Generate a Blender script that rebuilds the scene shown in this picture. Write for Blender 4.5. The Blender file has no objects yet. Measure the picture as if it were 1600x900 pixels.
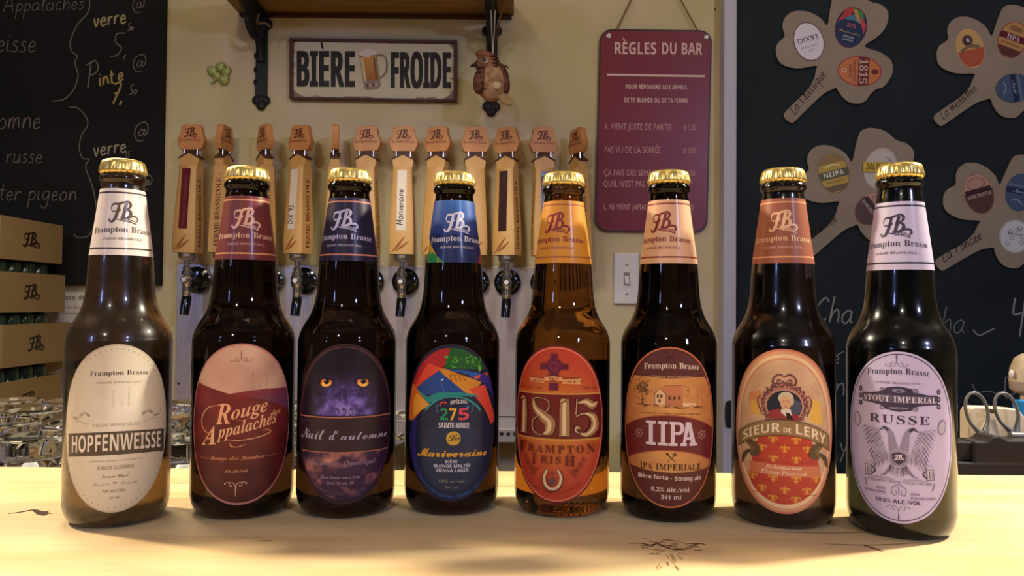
import bpy, bmesh, math, random
from math import sin, cos, pi, radians, sqrt, asin, atan2, hypot
from mathutils import Vector, Matrix, noise
from mathutils.geometry import tessellate_polygon

# ------------------------------------------------------------------ camera, world, lights
sc = bpy.context.scene
col = sc.collection
FPX, CZ = 1200.0, 0.1375
RCAM = Matrix.Rotation(pi/2 + radians(1.24), 3, 'X') @ Matrix.Rotation(radians(0.48), 3, 'Z')
cam_d = bpy.data.cameras.new('camera'); cam_d.sensor_width = 36; cam_d.lens = 36*FPX/1600; cam_d.clip_start = .02
cam = bpy.data.objects.new('camera', cam_d); col.objects.link(cam)
cam.matrix_world = Matrix.Translation((0, 0, CZ)) @ RCAM.to_4x4()
sc.camera = cam
sc.view_settings.view_transform = 'Standard'; sc.view_settings.look = 'None'
sc.view_settings.gamma = 1; sc.view_settings.use_curve_mapping = False
sc.view_settings.exposure = 0.0
sc.cycles.use_denoising = True
sc.cycles.caustics_reflective = False; sc.cycles.caustics_refractive = False
sc.cycles.max_bounces = 18; sc.cycles.transmission_bounces = 18; sc.cycles.glossy_bounces = 4; sc.cycles.diffuse_bounces = 3
sc.cycles.sample_clamp_indirect = 4

def lin(c):
    return tuple(((v/255)/12.92 if v/255 <= .04045 else ((v/255+.055)/1.055)**2.4) for v in c[:3])

w = bpy.data.worlds.new('room_ambience'); sc.world = w; w.use_nodes = True
w.node_tree.nodes['Background'].inputs[0].default_value = (.9, .72, .52, 1)
w.node_tree.nodes['Background'].inputs[1].default_value = .055

def light(kind, name, loc, target, power, color, size=.1, spot=None, blend=.6, size_y=None):
    d = bpy.data.lights.new(name, kind); d.energy = power; d.color = color
    if kind == 'AREA':
        d.size = size
        if size_y: d.shape = 'RECTANGLE'; d.size_y = size_y
    else: d.shadow_soft_size = size
    if kind == 'SPOT': d.spot_size = radians(spot); d.spot_blend = blend
    o = bpy.data.objects.new(name, d); col.objects.link(o); o.location = loc
    o.rotation_euler = (Vector(target)-Vector(loc)).to_track_quat('-Z', 'Y').to_euler()
    return o
# lamps over the two ends of the bar, an added fill above it, cool screen light from the room in front, wall washers
light('SPOT', 'bar_lamp_warm', (-.98, .73, .84), (-.14, .42, 0), 60, (1, .84, .62), .04, 74)
light('SPOT', 'bar_lamp_bright', (1.0, .71, .84), (.2, .42, 0), 112, (1, .91, .72), .04, 74)
light('AREA', 'bar_fill_light', (0, .18, 1.25), (0, .33, 0), 1.0, (1, .82, .56), .35)  # unseen overhead fill, added to brighten the front of the bar
light('AREA', 'cool_screen', (-1.9, -1.7, .95), (0, .5, .1), 9, (.35, .45, 1), .09, size_y=.5)
light('AREA', 'room_lamp_cool', (1.5, -1.4, 1.1), (.25, .5, .1), 17, (.55, .60, 1), .16)
light('AREA', 'room_lamp_warm', (-.6, -1.9, 1.5), (-.1, .6, .1), 9, (1, .92, .80), .14)
light('POINT', 'ceiling_bulb', (.75, .75, 1.45), (0, 0, 0), 4.6, (1, .82, .52), .05)
light('POINT', 'ceiling_bulb', (-.55, .9, 1.5), (0, 0, 0), 3.6, (1, .72, .42), .05)
light('AREA', 'glass_fill_light', (-.55, .95, .75), (-.5, .92, 0), 3.6, (1, .90, .74), .3)  # fill without a fixture, added to brighten the upturned glasses
light('SPOT', 'steel_fill_spot', (-.16, 1.02, .72), (-.16, 1.73, -.02), 13.0, (1, .95, .88), .06, 62, .8)  # added spot that lifts the steel backsplash, no real fixture there

def ray(px, py): return RCAM @ Vector(((px-800)/FPX, (450-py)/FPX, -1))
def at(px, py, Y):
    d = ray(px, py); k = Y/d.y
    return Vector((d.x*k, Y, CZ+d.z*k))
def on_z(px, py, z):
    d = ray(px, py); k = (z-CZ)/d.z
    return Vector((d.x*k, d.y*k, z))

# ------------------------------------------------------------------ tagging and parenting
def tag(o, label=None, cat=None, group=None, kind=None):
    if label: o['label'] = label
    if cat: o['category'] = cat
    if group: o['group'] = group
    if kind: o['kind'] = kind
    return o
def thing(name, loc, label, cat, group=None, rz=0, kind=None):
    o = bpy.data.objects.new(name, None); col.objects.link(o); o.empty_display_size = .02
    o.location = loc; o.rotation_euler = (0, 0, rz)
    return tag(o, label, cat, group, kind)
def origin(p):
    v = Vector((0, 0, 0))
    while p: v += p.location; p = p.parent
    return v
def link(name, me, parent=None):
    o = bpy.data.objects.new(name, me); col.objects.link(o)
    if parent: o.parent = parent
    return o
def kids(o): return [c for c in bpy.data.objects if c.parent == o]
def copy_tree(o, parent=None):
    c = o.copy(); col.objects.link(c); c.parent = parent
    for ch in kids(o): copy_tree(ch, c)
    return c

# ------------------------------------------------------------------ materials
def mat(name, c, rough=.6, metal=0, trans=0, ior=1.45, emit=None, noise_amt=0, nscale=20, stretch=(1, 1, 1), c2=None, bump=0, coat=0, raw=False, detail=4, spec=None):
    m = bpy.data.materials.new(name); m.use_nodes = True
    nt = m.node_tree; b = nt.nodes['Principled BSDF']
    rgb = tuple(c) if raw else lin(c)
    b.inputs['Base Color'].default_value = (*rgb, 1)
    b.inputs['Roughness'].default_value = rough; b.inputs['Metallic'].default_value = metal
    b.inputs['Transmission Weight'].default_value = trans; b.inputs['IOR'].default_value = ior
    if spec is not None: b.inputs['Specular IOR Level'].default_value = spec
    if coat: b.inputs['Coat Weight'].default_value = coat; b.inputs['Coat Roughness'].default_value = .08
    if c2 is not None or bump:
        tc = nt.nodes.new('ShaderNodeTexCoord'); mp = nt.nodes.new('ShaderNodeMapping'); mp.inputs['Scale'].default_value = stretch
        nz = nt.nodes.new('ShaderNodeTexNoise'); nz.inputs['Scale'].default_value = nscale; nz.inputs['Detail'].default_value = detail
        nt.links.new(tc.outputs['Object'], mp.inputs[0]); nt.links.new(mp.outputs[0], nz.inputs['Vector'])
        if c2 is not None:
            cr = nt.nodes.new('ShaderNodeValToRGB'); cr.color_ramp.elements[0].position = .35; cr.color_ramp.elements[1].position = .68
            cr.color_ramp.elements[0].color = (*rgb, 1); cr.color_ramp.elements[1].color = (*(c2 if raw else lin(c2)), 1)
            nt.links.new(nz.outputs['Fac'], cr.inputs[0]); nt.links.new(cr.outputs[0], b.inputs['Base Color'])
        if bump:
            bp = nt.nodes.new('ShaderNodeBump'); bp.inputs['Strength'].default_value = bump; bp.inputs['Distance'].default_value = .002
            nt.links.new(nz.outputs['Fac'], bp.inputs['Height']); nt.links.new(bp.outputs[0], b.inputs['Normal'])
    return m
def print_material(name, rough, coat=0):
    m = bpy.data.materials.new(name); m.use_nodes = True; nt = m.node_tree; b = nt.nodes['Principled BSDF']
    a = nt.nodes.new('ShaderNodeAttribute'); a.attribute_name = 'Col'
    nt.links.new(a.outputs['Color'], b.inputs['Base Color']); b.inputs['Roughness'].default_value = rough; b.inputs['Specular IOR Level'].default_value = .3
    if coat: b.inputs['Coat Weight'].default_value = coat; b.inputs['Coat Roughness'].default_value = .12
    return m
PRINT = print_material('printed_paper', .5)
PRINTG = print_material('glossy_print', .40, .08)
CHALK = print_material('chalk', .95)
WALL = mat('cream_wall_paint', (216, 196, 160), .75, c2=(194, 184, 128), nscale=3.5, bump=.12)
WOOD = mat('kraft_maple', (224, 188, 132), .5, c2=(246, 220, 170), nscale=5, stretch=(.7, 4.5, 3), bump=.10, detail=8)
def wood_patches(m):                   # pale sapwood colour broken by greenish heart patches and fine dark grain lines
    nt = m.node_tree; b = nt.nodes['Principled BSDF']; src = b.inputs['Base Color'].links[0].from_socket
    tc = nt.nodes.new('ShaderNodeTexCoord'); mp = nt.nodes.new('ShaderNodeMapping'); mp.inputs['Scale'].default_value = (3, 9, 3)
    nz = nt.nodes.new('ShaderNodeTexNoise'); nz.inputs['Scale'].default_value = 1.6; nz.inputs['Detail'].default_value = 5; nz.inputs['Distortion'].default_value = .6
    r = nt.nodes.new('ShaderNodeMapRange'); r.inputs[1].default_value = .56; r.inputs[2].default_value = .72; r.inputs[4].default_value = .55
    mx = nt.nodes.new('ShaderNodeMix'); mx.data_type = 'RGBA'; mx.inputs[7].default_value = (*lin((196, 172, 112)), 1)
    nt.links.new(tc.outputs['Object'], mp.inputs[0]); nt.links.new(mp.outputs[0], nz.inputs['Vector']); nt.links.new(nz.outputs['Fac'], r.inputs[0])
    nt.links.new(r.outputs[0], mx.inputs[0]); nt.links.new(src, mx.inputs[6])
    mp2 = nt.nodes.new('ShaderNodeMapping'); mp2.inputs['Scale'].default_value = (2.5, 60, 20); n2 = nt.nodes.new('ShaderNodeTexNoise'); n2.inputs['Scale'].default_value = 3; n2.inputs['Detail'].default_value = 4
    r2 = nt.nodes.new('ShaderNodeMapRange'); r2.inputs[1].default_value = .60; r2.inputs[2].default_value = .78; r2.inputs[4].default_value = .35
    m2 = nt.nodes.new('ShaderNodeMix'); m2.data_type = 'RGBA'; m2.inputs[7].default_value = (*lin((188, 148, 96)), 1)
    nt.links.new(tc.outputs['Object'], mp2.inputs[0]); nt.links.new(mp2.outputs[0], n2.inputs['Vector']); nt.links.new(n2.outputs['Fac'], r2.inputs[0]); nt.links.new(r2.outputs[0], m2.inputs[0])
    nt.links.new(mx.outputs[2], m2.inputs[6]); nt.links.new(m2.outputs[2], b.inputs['Base Color'])
wood_patches(WOOD)
WOOD2 = mat('sapwood_edge', (220, 186, 132), .5, c2=(236, 206, 154), nscale=6, stretch=(.8, 5, 3), bump=.08, detail=6)
TAPWOOD = mat('tap_handle_wood', (196, 148, 84), .42, c2=(210, 164, 98), nscale=30, stretch=(1, 1, .15))
TAPWOOD2 = mat('tap_crest_wood', (182, 118, 66), .45, c2=(204, 144, 88), nscale=40, stretch=(1, 1, .2))
BURNT = mat('burnt_edge_wood', (70, 34, 18), .6)
CHROME = mat('chrome', (205, 200, 195), .18, 1)
NICKEL = mat('brushed_nickel', (190, 184, 176), .36, 1)
BLACKP = mat('glossy_black_plastic', (10, 10, 11), .12, coat=.5)
STEEL = mat('brushed_steel', (208, 196, 194), .34, .7, c2=(190, 180, 178), nscale=60, stretch=(8, 1, .3))
IRON = mat('black_cast_iron', (22, 18, 15), .55, bump=.3, nscale=120)
SHELFW = mat('stained_shelf_wood', (170, 128, 66), .5, c2=(136, 98, 48), nscale=14, stretch=(.25, 5, 5))
SLATE = mat('chalkboard_black', (24, 22, 21), .8, c2=(32, 30, 28), nscale=4, spec=.25)
SLATE2 = mat('chalkboard_slate', (30, 38, 42), .75, c2=(38, 47, 51), nscale=4, spec=.25)
KRAFT = mat('kraft_card', (160, 147, 128), .85, c2=(150, 136, 118), nscale=9)
CARTON = mat('carton_board', (146, 120, 76), .9, c2=(156, 130, 84), nscale=5)
CARTONI = mat('carton_inside', (60, 44, 26), .9)
TWINE = mat('hemp_twine', (128, 96, 58), .9)
GREENG = mat('dark_green_glass', (.05, .09, .05), .12, 0, .5, raw=True)
CLEAR = mat('clear_glass', (.95, .96, .94), .02, 0, 1, 1.28, raw=True)
WHITEP = mat('white_plastic', (226, 218, 214), .4)
WHITET = mat('white_painted_trim', (196, 194, 206), .5)
GOLD = mat('gold_crown_cap', (226, 198, 116), .30, .8)
FLOORM = mat('dark_floor', (60, 50, 42), .6, c2=(72, 60, 50), nscale=3)
CEIL = mat('ceiling_paint', (200, 188, 165), .9)

# ------------------------------------------------------------------ mesh builder (coordinates in world or in the root's frame)
class MB:
    def __init__(s): s.v = []; s.f = []
    def add(s, vs, fs):
        n = len(s.v); s.v += [Vector(p) for p in vs]; s.f += [tuple(i+n for i in f) for f in fs]; return s
    def box(s, a, b):
        x0, y0, z0 = a; x1, y1, z1 = b
        return s.add([(x0,y0,z0),(x1,y0,z0),(x1,y1,z0),(x0,y1,z0),(x0,y0,z1),(x1,y0,z1),(x1,y1,z1),(x0,y1,z1)],
                     [(0,3,2,1),(4,5,6,7),(0,1,5,4),(1,2,6,5),(2,3,7,6),(3,0,4,7)])
    def lathe(s, prof, n=32, c=(0,0,0), axis='z', rfun=None):
        vs = []
        for (r, z) in prof:
            for i in range(n):
                a = 2*pi*i/n; rr = r*(rfun(a, z) if rfun else 1)
                p = (rr*cos(a), rr*sin(a), z)
                if axis == 'y': p = (p[0], -p[2], p[1])
                elif axis == 'x': p = (p[2], p[0], p[1])
                vs.append((p[0]+c[0], p[1]+c[1], p[2]+c[2]))
        fs = []
        for j in range(len(prof)-1):
            for i in range(n):
                k = (i+1) % n; fs.append((j*n+i, j*n+k, (j+1)*n+k, (j+1)*n+i))
        fs.append(tuple(range(n-1, -1, -1))); m = (len(prof)-1)*n; fs.append(tuple(range(m, m+n)))
        return s.add(vs, fs)
    def shell(s, prof, n=32, c=(0,0,0)):   # open lathe, no caps
        s.lathe(prof, n, c); s.f.pop(); s.f.pop(); return s
    def tube(s, pts, r, n=8, closed=False, flat=1.0):
        pts = [Vector(p) for p in pts]; N = len(pts); vs = []
        R = r if isinstance(r, (list, tuple)) else [r]*N
        prev = None
        for i, p in enumerate(pts):
            if closed: t = (pts[(i+1) % N]-pts[i-1]).normalized()
            else: t = (pts[min(i+1, N-1)]-pts[max(i-1, 0)]).normalized()
            if prev is None:
                u = t.cross(Vector((0, 1, 0)))
                if u.length < .1: u = t.cross(Vector((1, 0, 0)))
            else: u = prev - t*prev.dot(t)
            u.normalize(); prev = u; q = t.cross(u)
            for k in range(n):
                a = 2*pi*k/n; vs.append(p+u*(R[i]*cos(a))+q*(R[i]*flat*sin(a)))
        fs = []
        for i in range(N if closed else N-1):
            j = (i+1) % N
            for k in range(n):
                l = (k+1) % n; fs.append((i*n+k, i*n+l, j*n+l, j*n+k))
        if not closed: fs += [tuple(range(n-1, -1, -1)), tuple(range((N-1)*n, N*n))]
        return s.add(vs, fs)
    def prism(s, poly, y0, y1, bev=0):      # poly of (x, z) extruded along y
        n = len(poly); c = Vector((sum(p[0] for p in poly)/n, sum(p[1] for p in poly)/n))
        vs = [(x, y0, z) for x, z in poly]+[(x, y1, z) for x, z in poly]
        tri = tessellate_polygon([[Vector((x, z, 0)) for x, z in poly]])
        fs = [tuple(t) for t in tri]+[tuple(i+n for i in reversed(t)) for t in tri]
        fs += [(i, i+n, (i+1) % n+n, (i+1) % n) for i in range(n)]
        return s.add(vs, fs)
    def ball(s, c, r, n=12, m=8, rot=None):
        rx, ry, rz = r if isinstance(r, (tuple, list)) else (r, r, r); vs = []; fs = []
        for j in range(m+1):
            t = pi*j/m
            for i in range(n):
                a = 2*pi*i/n; p = Vector((rx*sin(t)*cos(a), ry*sin(t)*sin(a), rz*cos(t)))
                if rot: p = rot @ p
                vs.append(p+Vector(c))
        for j in range(m):
            for i in range(n): k = (i+1) % n; fs.append((j*n+i, (j+1)*n+i, (j+1)*n+k, j*n+k))
        return s.add(vs, fs)
    def build(s, name, m, parent=None, world=False, smooth=None, bevel=0, segs=2):
        off = origin(parent) if (world and parent) else Vector((0, 0, 0))
        me = bpy.data.meshes.new(name); me.from_pydata([v-off for v in s.v], [], s.f)
        bm = bmesh.new(); bm.from_mesh(me)
        bmesh.ops.remove_doubles(bm, verts=bm.verts, dist=1e-6)
        bmesh.ops.recalc_face_normals(bm, faces=bm.faces)
        if bevel:
            es = [e for e in bm.edges if e.is_manifold and e.calc_face_angle(0) > .6]
            bmesh.ops.bevel(bm, geom=es, offset=bevel, segments=segs, affect='EDGES', profile=.5, clamp_overlap=True)
        bm.to_mesh(me); bm.free()
        if smooth: me.shade_smooth(); me.set_sharp_from_angle(angle=radians(smooth))
        me.materials.append(m)
        return link(name, me, parent)

def spline(pts, n=6, closed=False):
    P = [Vector(p) for p in pts]; N = len(P); out = []
    for i in range(N if closed else N-1):
        g = lambda k: P[k % N] if closed else P[max(0, min(N-1, k))]
        a, b, c, d = g(i-1), g(i), g(i+1), g(i+2)
        for j in range(n):
            t = j/n
            out.append(.5*((2*b)+(c-a)*t+(2*a-5*b+4*c-d)*t*t+(3*b-a-3*c+d)*t**3))
    if not closed: out.append(P[-1])
    return out

# ------------------------------------------------------------------ lettering: outlines of serif, italic, script and bold letters
# each row: style, letter, width, number of outlines, then for each outline its point count and x, y in hundredths
GLYPHS = [
66,48,55,2,20,28,-1,20,0,14,4,9,9,6,17,3,36,6,55,9,62,14,68,20,71,28,72,36,71,42,68,47,62,50,55,53,36,50,16,47,9,42,4,36,0,12,28,6,33,8,35,14,37,36,35,58,33,64,28,66,23,64,21,58,19,36,21,14,23,8,
66,49,56,1,19,10,0,10,5,18,5,22,7,23,12,23,62,16,54,10,52,6,54,4,59,11,61,20,67,27,72,38,72,38,12,39,7,43,5,51,5,51,0,
66,51,56,1,50,24,-1,12,1,5,5,3,11,5,17,11,19,12,13,15,9,19,7,24,6,30,7,34,12,36,21,35,26,32,30,27,33,20,34,14,34,14,40,21,40,26,41,30,44,33,49,34,55,31,63,29,66,25,66,20,64,17,58,17,51,7,53,4,56,4,60,5,65,9,69,16,71,26,72,35,71,43,68,47,63,49,56,48,50,44,45,34,38,42,35,49,30,51,21,49,10,43,4,34,0,
66,52,56,2,19,18,0,18,5,21,5,27,7,29,12,29,19,1,19,1,25,30,71,44,71,44,25,54,25,54,19,44,19,44,12,46,7,52,5,53,5,53,0,9,8,25,29,25,29,43,29,52,30,62,28,59,26,54,24,50,22,48,
66,53,56,1,37,25,-1,12,1,6,5,4,11,6,16,12,18,13,12,17,8,23,6,29,7,34,12,35,22,34,29,32,33,27,36,22,37,15,36,11,35,6,37,9,71,47,71,48,53,42,53,41,57,40,59,36,60,16,60,14,42,19,43,25,43,35,42,44,38,49,31,51,22,48,11,42,4,34,0,
66,56,56,3,25,27,-1,14,2,6,9,3,18,4,24,7,29,18,36,9,44,5,54,8,63,15,70,29,72,38,71,44,67,48,62,50,55,49,50,46,45,36,39,49,30,52,25,53,19,51,11,46,4,38,0,10,30,42,36,47,37,55,36,61,33,65,28,67,24,66,22,63,19,55,22,47,12,28,5,32,6,36,8,39,17,38,22,36,25,24,32,19,27,17,18,17,13,20,8,23,6,
66,65,65,2,24,-1,0,-1,3,4,5,7,11,31,69,33,69,57,13,61,5,66,3,66,0,34,0,34,3,40,4,42,7,41,12,38,20,15,20,12,11,11,9,11,7,13,4,18,3,19,3,19,0,3,17,24,36,24,26,48,
66,66,66,3,21,2,0,2,3,9,5,11,12,11,55,10,61,8,64,2,65,2,68,33,68,47,66,56,61,59,52,55,42,43,37,57,31,62,20,61,11,55,5,47,1,35,0,11,27,38,28,38,35,38,39,41,42,45,42,51,40,61,37,64,32,65,28,63,27,58,11,33,4,39,5,42,7,45,19,44,26,41,31,37,34,29,34,27,34,27,10,28,5,
66,67,69,1,34,38,-2,29,0,20,3,14,8,8,16,5,24,4,34,5,44,8,52,14,59,21,65,29,68,39,69,55,66,58,65,61,66,62,69,65,69,65,46,62,46,58,54,53,61,47,65,40,66,29,62,23,52,21,34,24,17,30,7,41,4,53,7,64,16,67,13,54,2,
66,68,74,2,16,3,0,3,3,9,4,11,11,11,56,9,63,2,65,2,68,33,68,49,66,60,59,67,48,70,34,66,15,54,4,34,0,12,33,4,42,5,48,11,51,21,52,34,50,51,44,61,33,65,28,63,27,57,27,11,28,5,
66,69,66,1,38,2,0,2,3,9,4,11,12,11,55,9,63,2,65,2,68,59,68,59,48,57,48,55,55,51,61,44,63,35,64,30,64,28,62,27,58,27,37,29,37,35,37,39,40,43,51,45,51,45,18,43,18,41,27,36,32,28,33,27,33,27,10,29,5,34,4,47,6,55,11,61,21,64,21,60,0,
66,70,60,1,36,2,0,2,3,9,5,11,12,11,56,9,63,2,65,2,68,59,68,59,48,56,48,53,57,46,63,34,64,30,64,28,63,27,59,27,37,28,37,34,38,38,40,41,45,42,52,45,52,45,18,42,18,41,25,38,30,34,32,28,33,27,33,27,12,28,6,31,4,38,3,38,0,
66,71,75,1,42,40,-2,30,0,21,3,14,8,9,15,5,24,4,34,5,44,9,52,14,59,21,65,29,68,38,69,55,66,58,65,60,66,62,69,65,69,65,46,62,46,57,56,49,63,40,66,30,62,24,52,22,34,23,20,27,10,33,4,41,2,49,4,51,11,51,19,49,25,41,27,41,30,75,30,75,27,68,25,66,19,66,4,53,0,
66,72,77,1,38,2,0,2,3,9,5,11,12,11,56,9,63,2,65,2,68,36,68,36,65,30,64,28,62,27,56,27,37,51,37,51,56,50,62,48,64,42,65,42,68,76,68,76,65,69,63,67,56,67,12,69,5,76,3,76,0,42,0,42,3,49,5,51,12,51,33,27,33,27,12,29,5,36,3,36,0,
66,73,38,1,17,2,0,2,3,9,5,11,11,11,58,9,64,2,65,2,68,36,68,36,65,29,64,27,58,27,12,28,7,31,4,37,3,37,0,
66,76,63,1,22,2,0,2,3,9,5,11,12,11,56,9,63,2,65,2,68,37,68,37,65,31,65,28,62,27,56,27,12,28,7,30,5,35,4,47,6,55,12,61,23,64,23,60,0,
66,77,94,1,34,2,0,2,3,9,5,11,12,11,57,11,62,8,64,2,65,2,68,28,68,47,21,67,68,92,68,92,65,85,63,83,56,83,13,84,6,87,3,92,3,92,0,59,0,59,3,64,4,67,7,68,12,68,59,43,0,40,0,16,58,16,12,18,4,25,3,25,0,
66,78,74,1,27,60,-2,16,52,16,12,18,5,25,3,25,0,3,0,3,3,8,3,11,6,11,12,11,58,5,65,3,65,3,68,23,68,58,25,58,56,58,62,55,64,49,65,49,68,71,68,71,65,65,63,63,56,63,-2,
66,79,78,2,16,39,-2,25,1,14,9,7,20,4,34,7,48,14,59,25,67,40,69,53,67,64,59,72,48,74,34,72,20,64,9,53,1,14,39,2,49,5,55,16,56,34,55,48,52,58,46,64,39,66,29,62,24,52,22,34,23,20,26,10,32,4,
66,80,62,2,21,2,0,2,3,9,5,11,12,11,56,9,63,2,65,2,68,32,68,50,66,58,59,61,49,59,42,55,36,47,32,36,31,27,31,27,12,29,5,36,3,36,0,11,27,34,30,34,36,35,40,38,43,42,44,49,41,61,37,63,32,64,28,63,27,59,
66,81,78,2,22,56,-17,39,-13,28,0,15,7,7,19,4,34,7,48,14,59,25,67,40,69,53,67,64,59,72,48,74,34,73,23,68,13,60,5,49,0,56,-9,66,-12,73,-11,74,-14,14,40,2,49,5,55,16,57,34,55,48,52,58,46,64,39,66,29,62,24,52,22,34,23,20,26,10,32,4,
66,82,70,2,27,2,0,2,3,9,5,11,12,11,56,9,63,2,65,2,68,32,68,45,67,55,63,60,58,62,50,58,39,47,33,64,8,67,4,71,3,72,3,72,0,50,0,30,32,27,32,27,12,29,5,36,3,36,0,10,27,35,30,35,37,36,42,38,44,43,45,50,42,61,33,64,28,63,27,57,
66,83,58,1,49,6,-2,6,24,9,24,12,14,17,7,22,4,29,2,34,3,38,5,41,9,42,13,40,19,34,24,24,28,11,38,8,43,7,49,10,60,17,67,28,69,34,69,42,67,43,66,45,66,47,67,48,69,50,69,50,48,48,48,44,57,37,64,29,66,21,64,18,57,20,50,28,45,38,41,47,35,52,28,54,20,50,9,42,1,29,-2,24,-1,19,0,15,1,13,2,10,1,9,-2,
66,84,63,1,23,14,0,14,3,21,5,23,12,23,65,22,65,15,63,10,60,6,55,4,47,2,47,2,68,61,68,61,47,59,47,56,57,50,63,40,65,39,65,39,12,41,5,49,3,49,0,
66,85,73,1,34,37,-2,25,0,17,4,12,12,11,23,11,56,9,63,2,65,2,68,36,68,36,65,30,64,28,62,27,56,27,21,28,13,30,8,35,4,41,3,51,6,56,12,58,24,58,56,56,63,49,65,49,68,71,68,71,65,64,63,63,56,63,27,61,14,57,5,48,0,
66,97,51,2,34,38,-2,32,0,30,5,23,0,14,-1,6,2,3,9,5,15,9,20,30,28,30,36,28,42,22,44,17,43,16,41,17,38,18,34,16,30,12,28,7,30,5,35,7,41,14,46,24,47,33,46,39,44,43,39,44,31,44,9,44,6,45,5,48,6,49,4,44,0,7,23,5,26,6,30,9,30,25,21,21,18,12,19,7,
66,98,54,2,19,6,-2,6,58,5,64,1,65,1,68,21,68,21,42,26,46,33,47,42,45,49,37,51,25,48,11,40,2,35,-1,29,-2,22,0,16,4,8,-2,11,27,2,32,3,35,7,37,24,34,37,32,41,27,42,23,40,21,36,21,10,22,4,
66,99,44,1,29,23,-2,13,2,6,10,3,22,6,35,14,44,26,48,32,47,37,44,40,41,41,37,40,32,35,30,31,32,29,37,29,39,29,40,28,43,25,44,19,40,17,28,18,18,20,11,25,7,30,6,36,7,40,11,42,9,34,1,
66,101,45,2,19,23,-2,13,2,6,10,3,23,6,36,13,44,23,47,31,46,37,42,41,35,42,26,42,25,17,25,21,11,30,6,35,8,40,13,42,11,34,2,8,17,29,30,29,30,32,29,41,27,43,24,44,19,41,17,30,
66,102,32,1,34,2,0,2,2,6,3,7,5,8,11,8,41,2,41,2,46,8,46,8,53,9,60,13,65,18,68,26,69,36,66,38,63,39,60,38,55,33,53,29,54,28,58,29,63,29,64,27,66,23,64,22,58,22,46,30,46,30,41,22,41,22,10,24,4,30,2,30,0,
66,103,49,3,38,22,-21,13,-20,7,-18,3,-15,2,-11,4,-7,10,-4,5,0,4,5,6,11,15,16,6,22,3,32,6,40,13,45,23,47,35,45,47,45,47,40,40,40,43,35,43,30,41,23,35,17,26,15,23,15,21,16,17,14,15,11,17,8,21,7,26,7,39,6,45,2,47,-6,45,-12,41,-17,33,-20,12,23,19,26,19,28,22,30,31,28,41,26,43,23,44,20,43,18,41,17,31,18,22,20,19,8,24,-17,35,-15,39,-10,37,-6,31,-5,14,-5,11,-11,14,-15,
66,104,57,1,32,3,0,3,2,7,4,8,8,8,59,7,64,3,66,3,68,22,68,22,40,28,45,36,47,46,43,49,32,49,8,50,4,54,2,54,0,30,0,30,2,31,2,34,4,35,8,35,32,34,38,30,40,26,39,22,35,22,8,23,4,27,2,27,0,
66,105,29,2,8,15,54,10,56,8,61,10,67,15,69,20,67,23,61,20,56,13,3,0,3,2,7,4,8,8,8,38,7,42,3,44,3,46,22,46,22,8,23,4,27,2,27,0,
66,108,30,1,13,3,0,3,2,7,4,8,8,8,59,7,64,3,65,3,68,22,68,22,8,23,4,27,2,27,0,
66,109,82,1,48,3,0,3,2,7,4,8,8,8,38,7,42,3,44,3,46,22,46,22,39,28,45,35,47,44,45,48,39,54,45,62,47,72,43,75,32,75,8,76,4,80,2,80,0,56,0,56,2,60,4,61,8,61,32,60,38,56,40,52,39,48,35,48,8,49,4,53,2,53,0,30,0,30,2,34,4,35,8,35,32,34,38,30,40,25,39,22,35,22,8,23,4,26,2,26,0,
66,110,57,1,32,3,0,3,2,7,4,8,8,8,38,7,42,3,44,3,46,22,46,22,40,28,46,36,47,46,43,49,32,49,8,50,4,54,2,54,0,30,0,30,2,31,2,34,4,35,8,35,32,34,38,30,40,26,39,22,35,22,8,23,4,27,2,27,0,
66,111,50,2,12,25,-2,13,2,6,10,3,23,6,36,13,44,25,47,37,44,44,36,47,23,44,10,37,2,14,25,2,29,3,31,6,32,12,33,23,31,40,29,43,25,45,21,43,19,40,17,23,18,12,19,6,22,3,
66,112,55,2,26,3,-21,3,-18,6,-17,8,-15,8,-10,8,36,7,42,3,44,3,46,21,46,21,39,27,45,34,48,44,44,50,36,52,24,50,11,43,2,34,-2,27,0,22,5,22,-9,23,-15,25,-18,29,-18,29,-21,11,29,4,33,5,36,9,38,23,36,37,34,40,30,41,25,40,22,35,22,10,25,6,
66,114,43,1,25,3,0,3,2,7,4,8,8,8,38,7,42,3,44,3,46,22,46,22,38,28,45,35,47,41,45,43,40,41,35,37,33,33,34,31,37,28,39,24,36,22,29,22,8,24,4,29,2,29,0,
66,115,43,1,41,23,-2,13,1,11,1,8,-1,5,-1,5,16,8,16,13,6,17,3,21,2,27,4,29,9,27,13,23,16,16,19,8,25,6,33,7,39,10,43,15,46,21,48,25,47,30,46,31,46,32,45,34,48,36,48,36,33,34,33,29,41,22,44,17,43,16,39,17,35,22,32,29,28,36,23,38,14,37,8,34,3,29,0,
66,116,34,1,21,18,-1,13,-1,10,2,7,11,7,42,3,42,3,45,13,55,19,63,22,63,22,46,31,46,31,42,22,42,22,12,22,8,25,6,28,7,31,11,33,10,27,1,
66,117,55,1,27,20,-2,14,0,10,3,8,8,7,14,7,37,6,42,2,44,2,46,21,46,21,11,22,7,26,5,31,6,34,10,34,37,33,42,28,44,28,46,48,46,48,10,49,6,54,4,54,2,34,-2,34,6,28,1,
66,118,46,1,22,21,-2,6,37,3,42,0,44,0,46,24,46,24,44,23,44,20,43,19,41,19,40,28,18,35,38,36,41,35,43,30,44,30,46,45,46,45,44,41,42,39,36,24,-2,
73,65,62,2,24,-10,0,-10,3,-6,4,-2,7,48,69,51,69,49,13,49,12,51,5,58,3,58,0,27,0,27,3,31,4,34,6,35,13,36,21,14,21,7,12,5,8,4,6,6,4,11,3,11,0,3,18,25,36,25,37,49,
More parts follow.
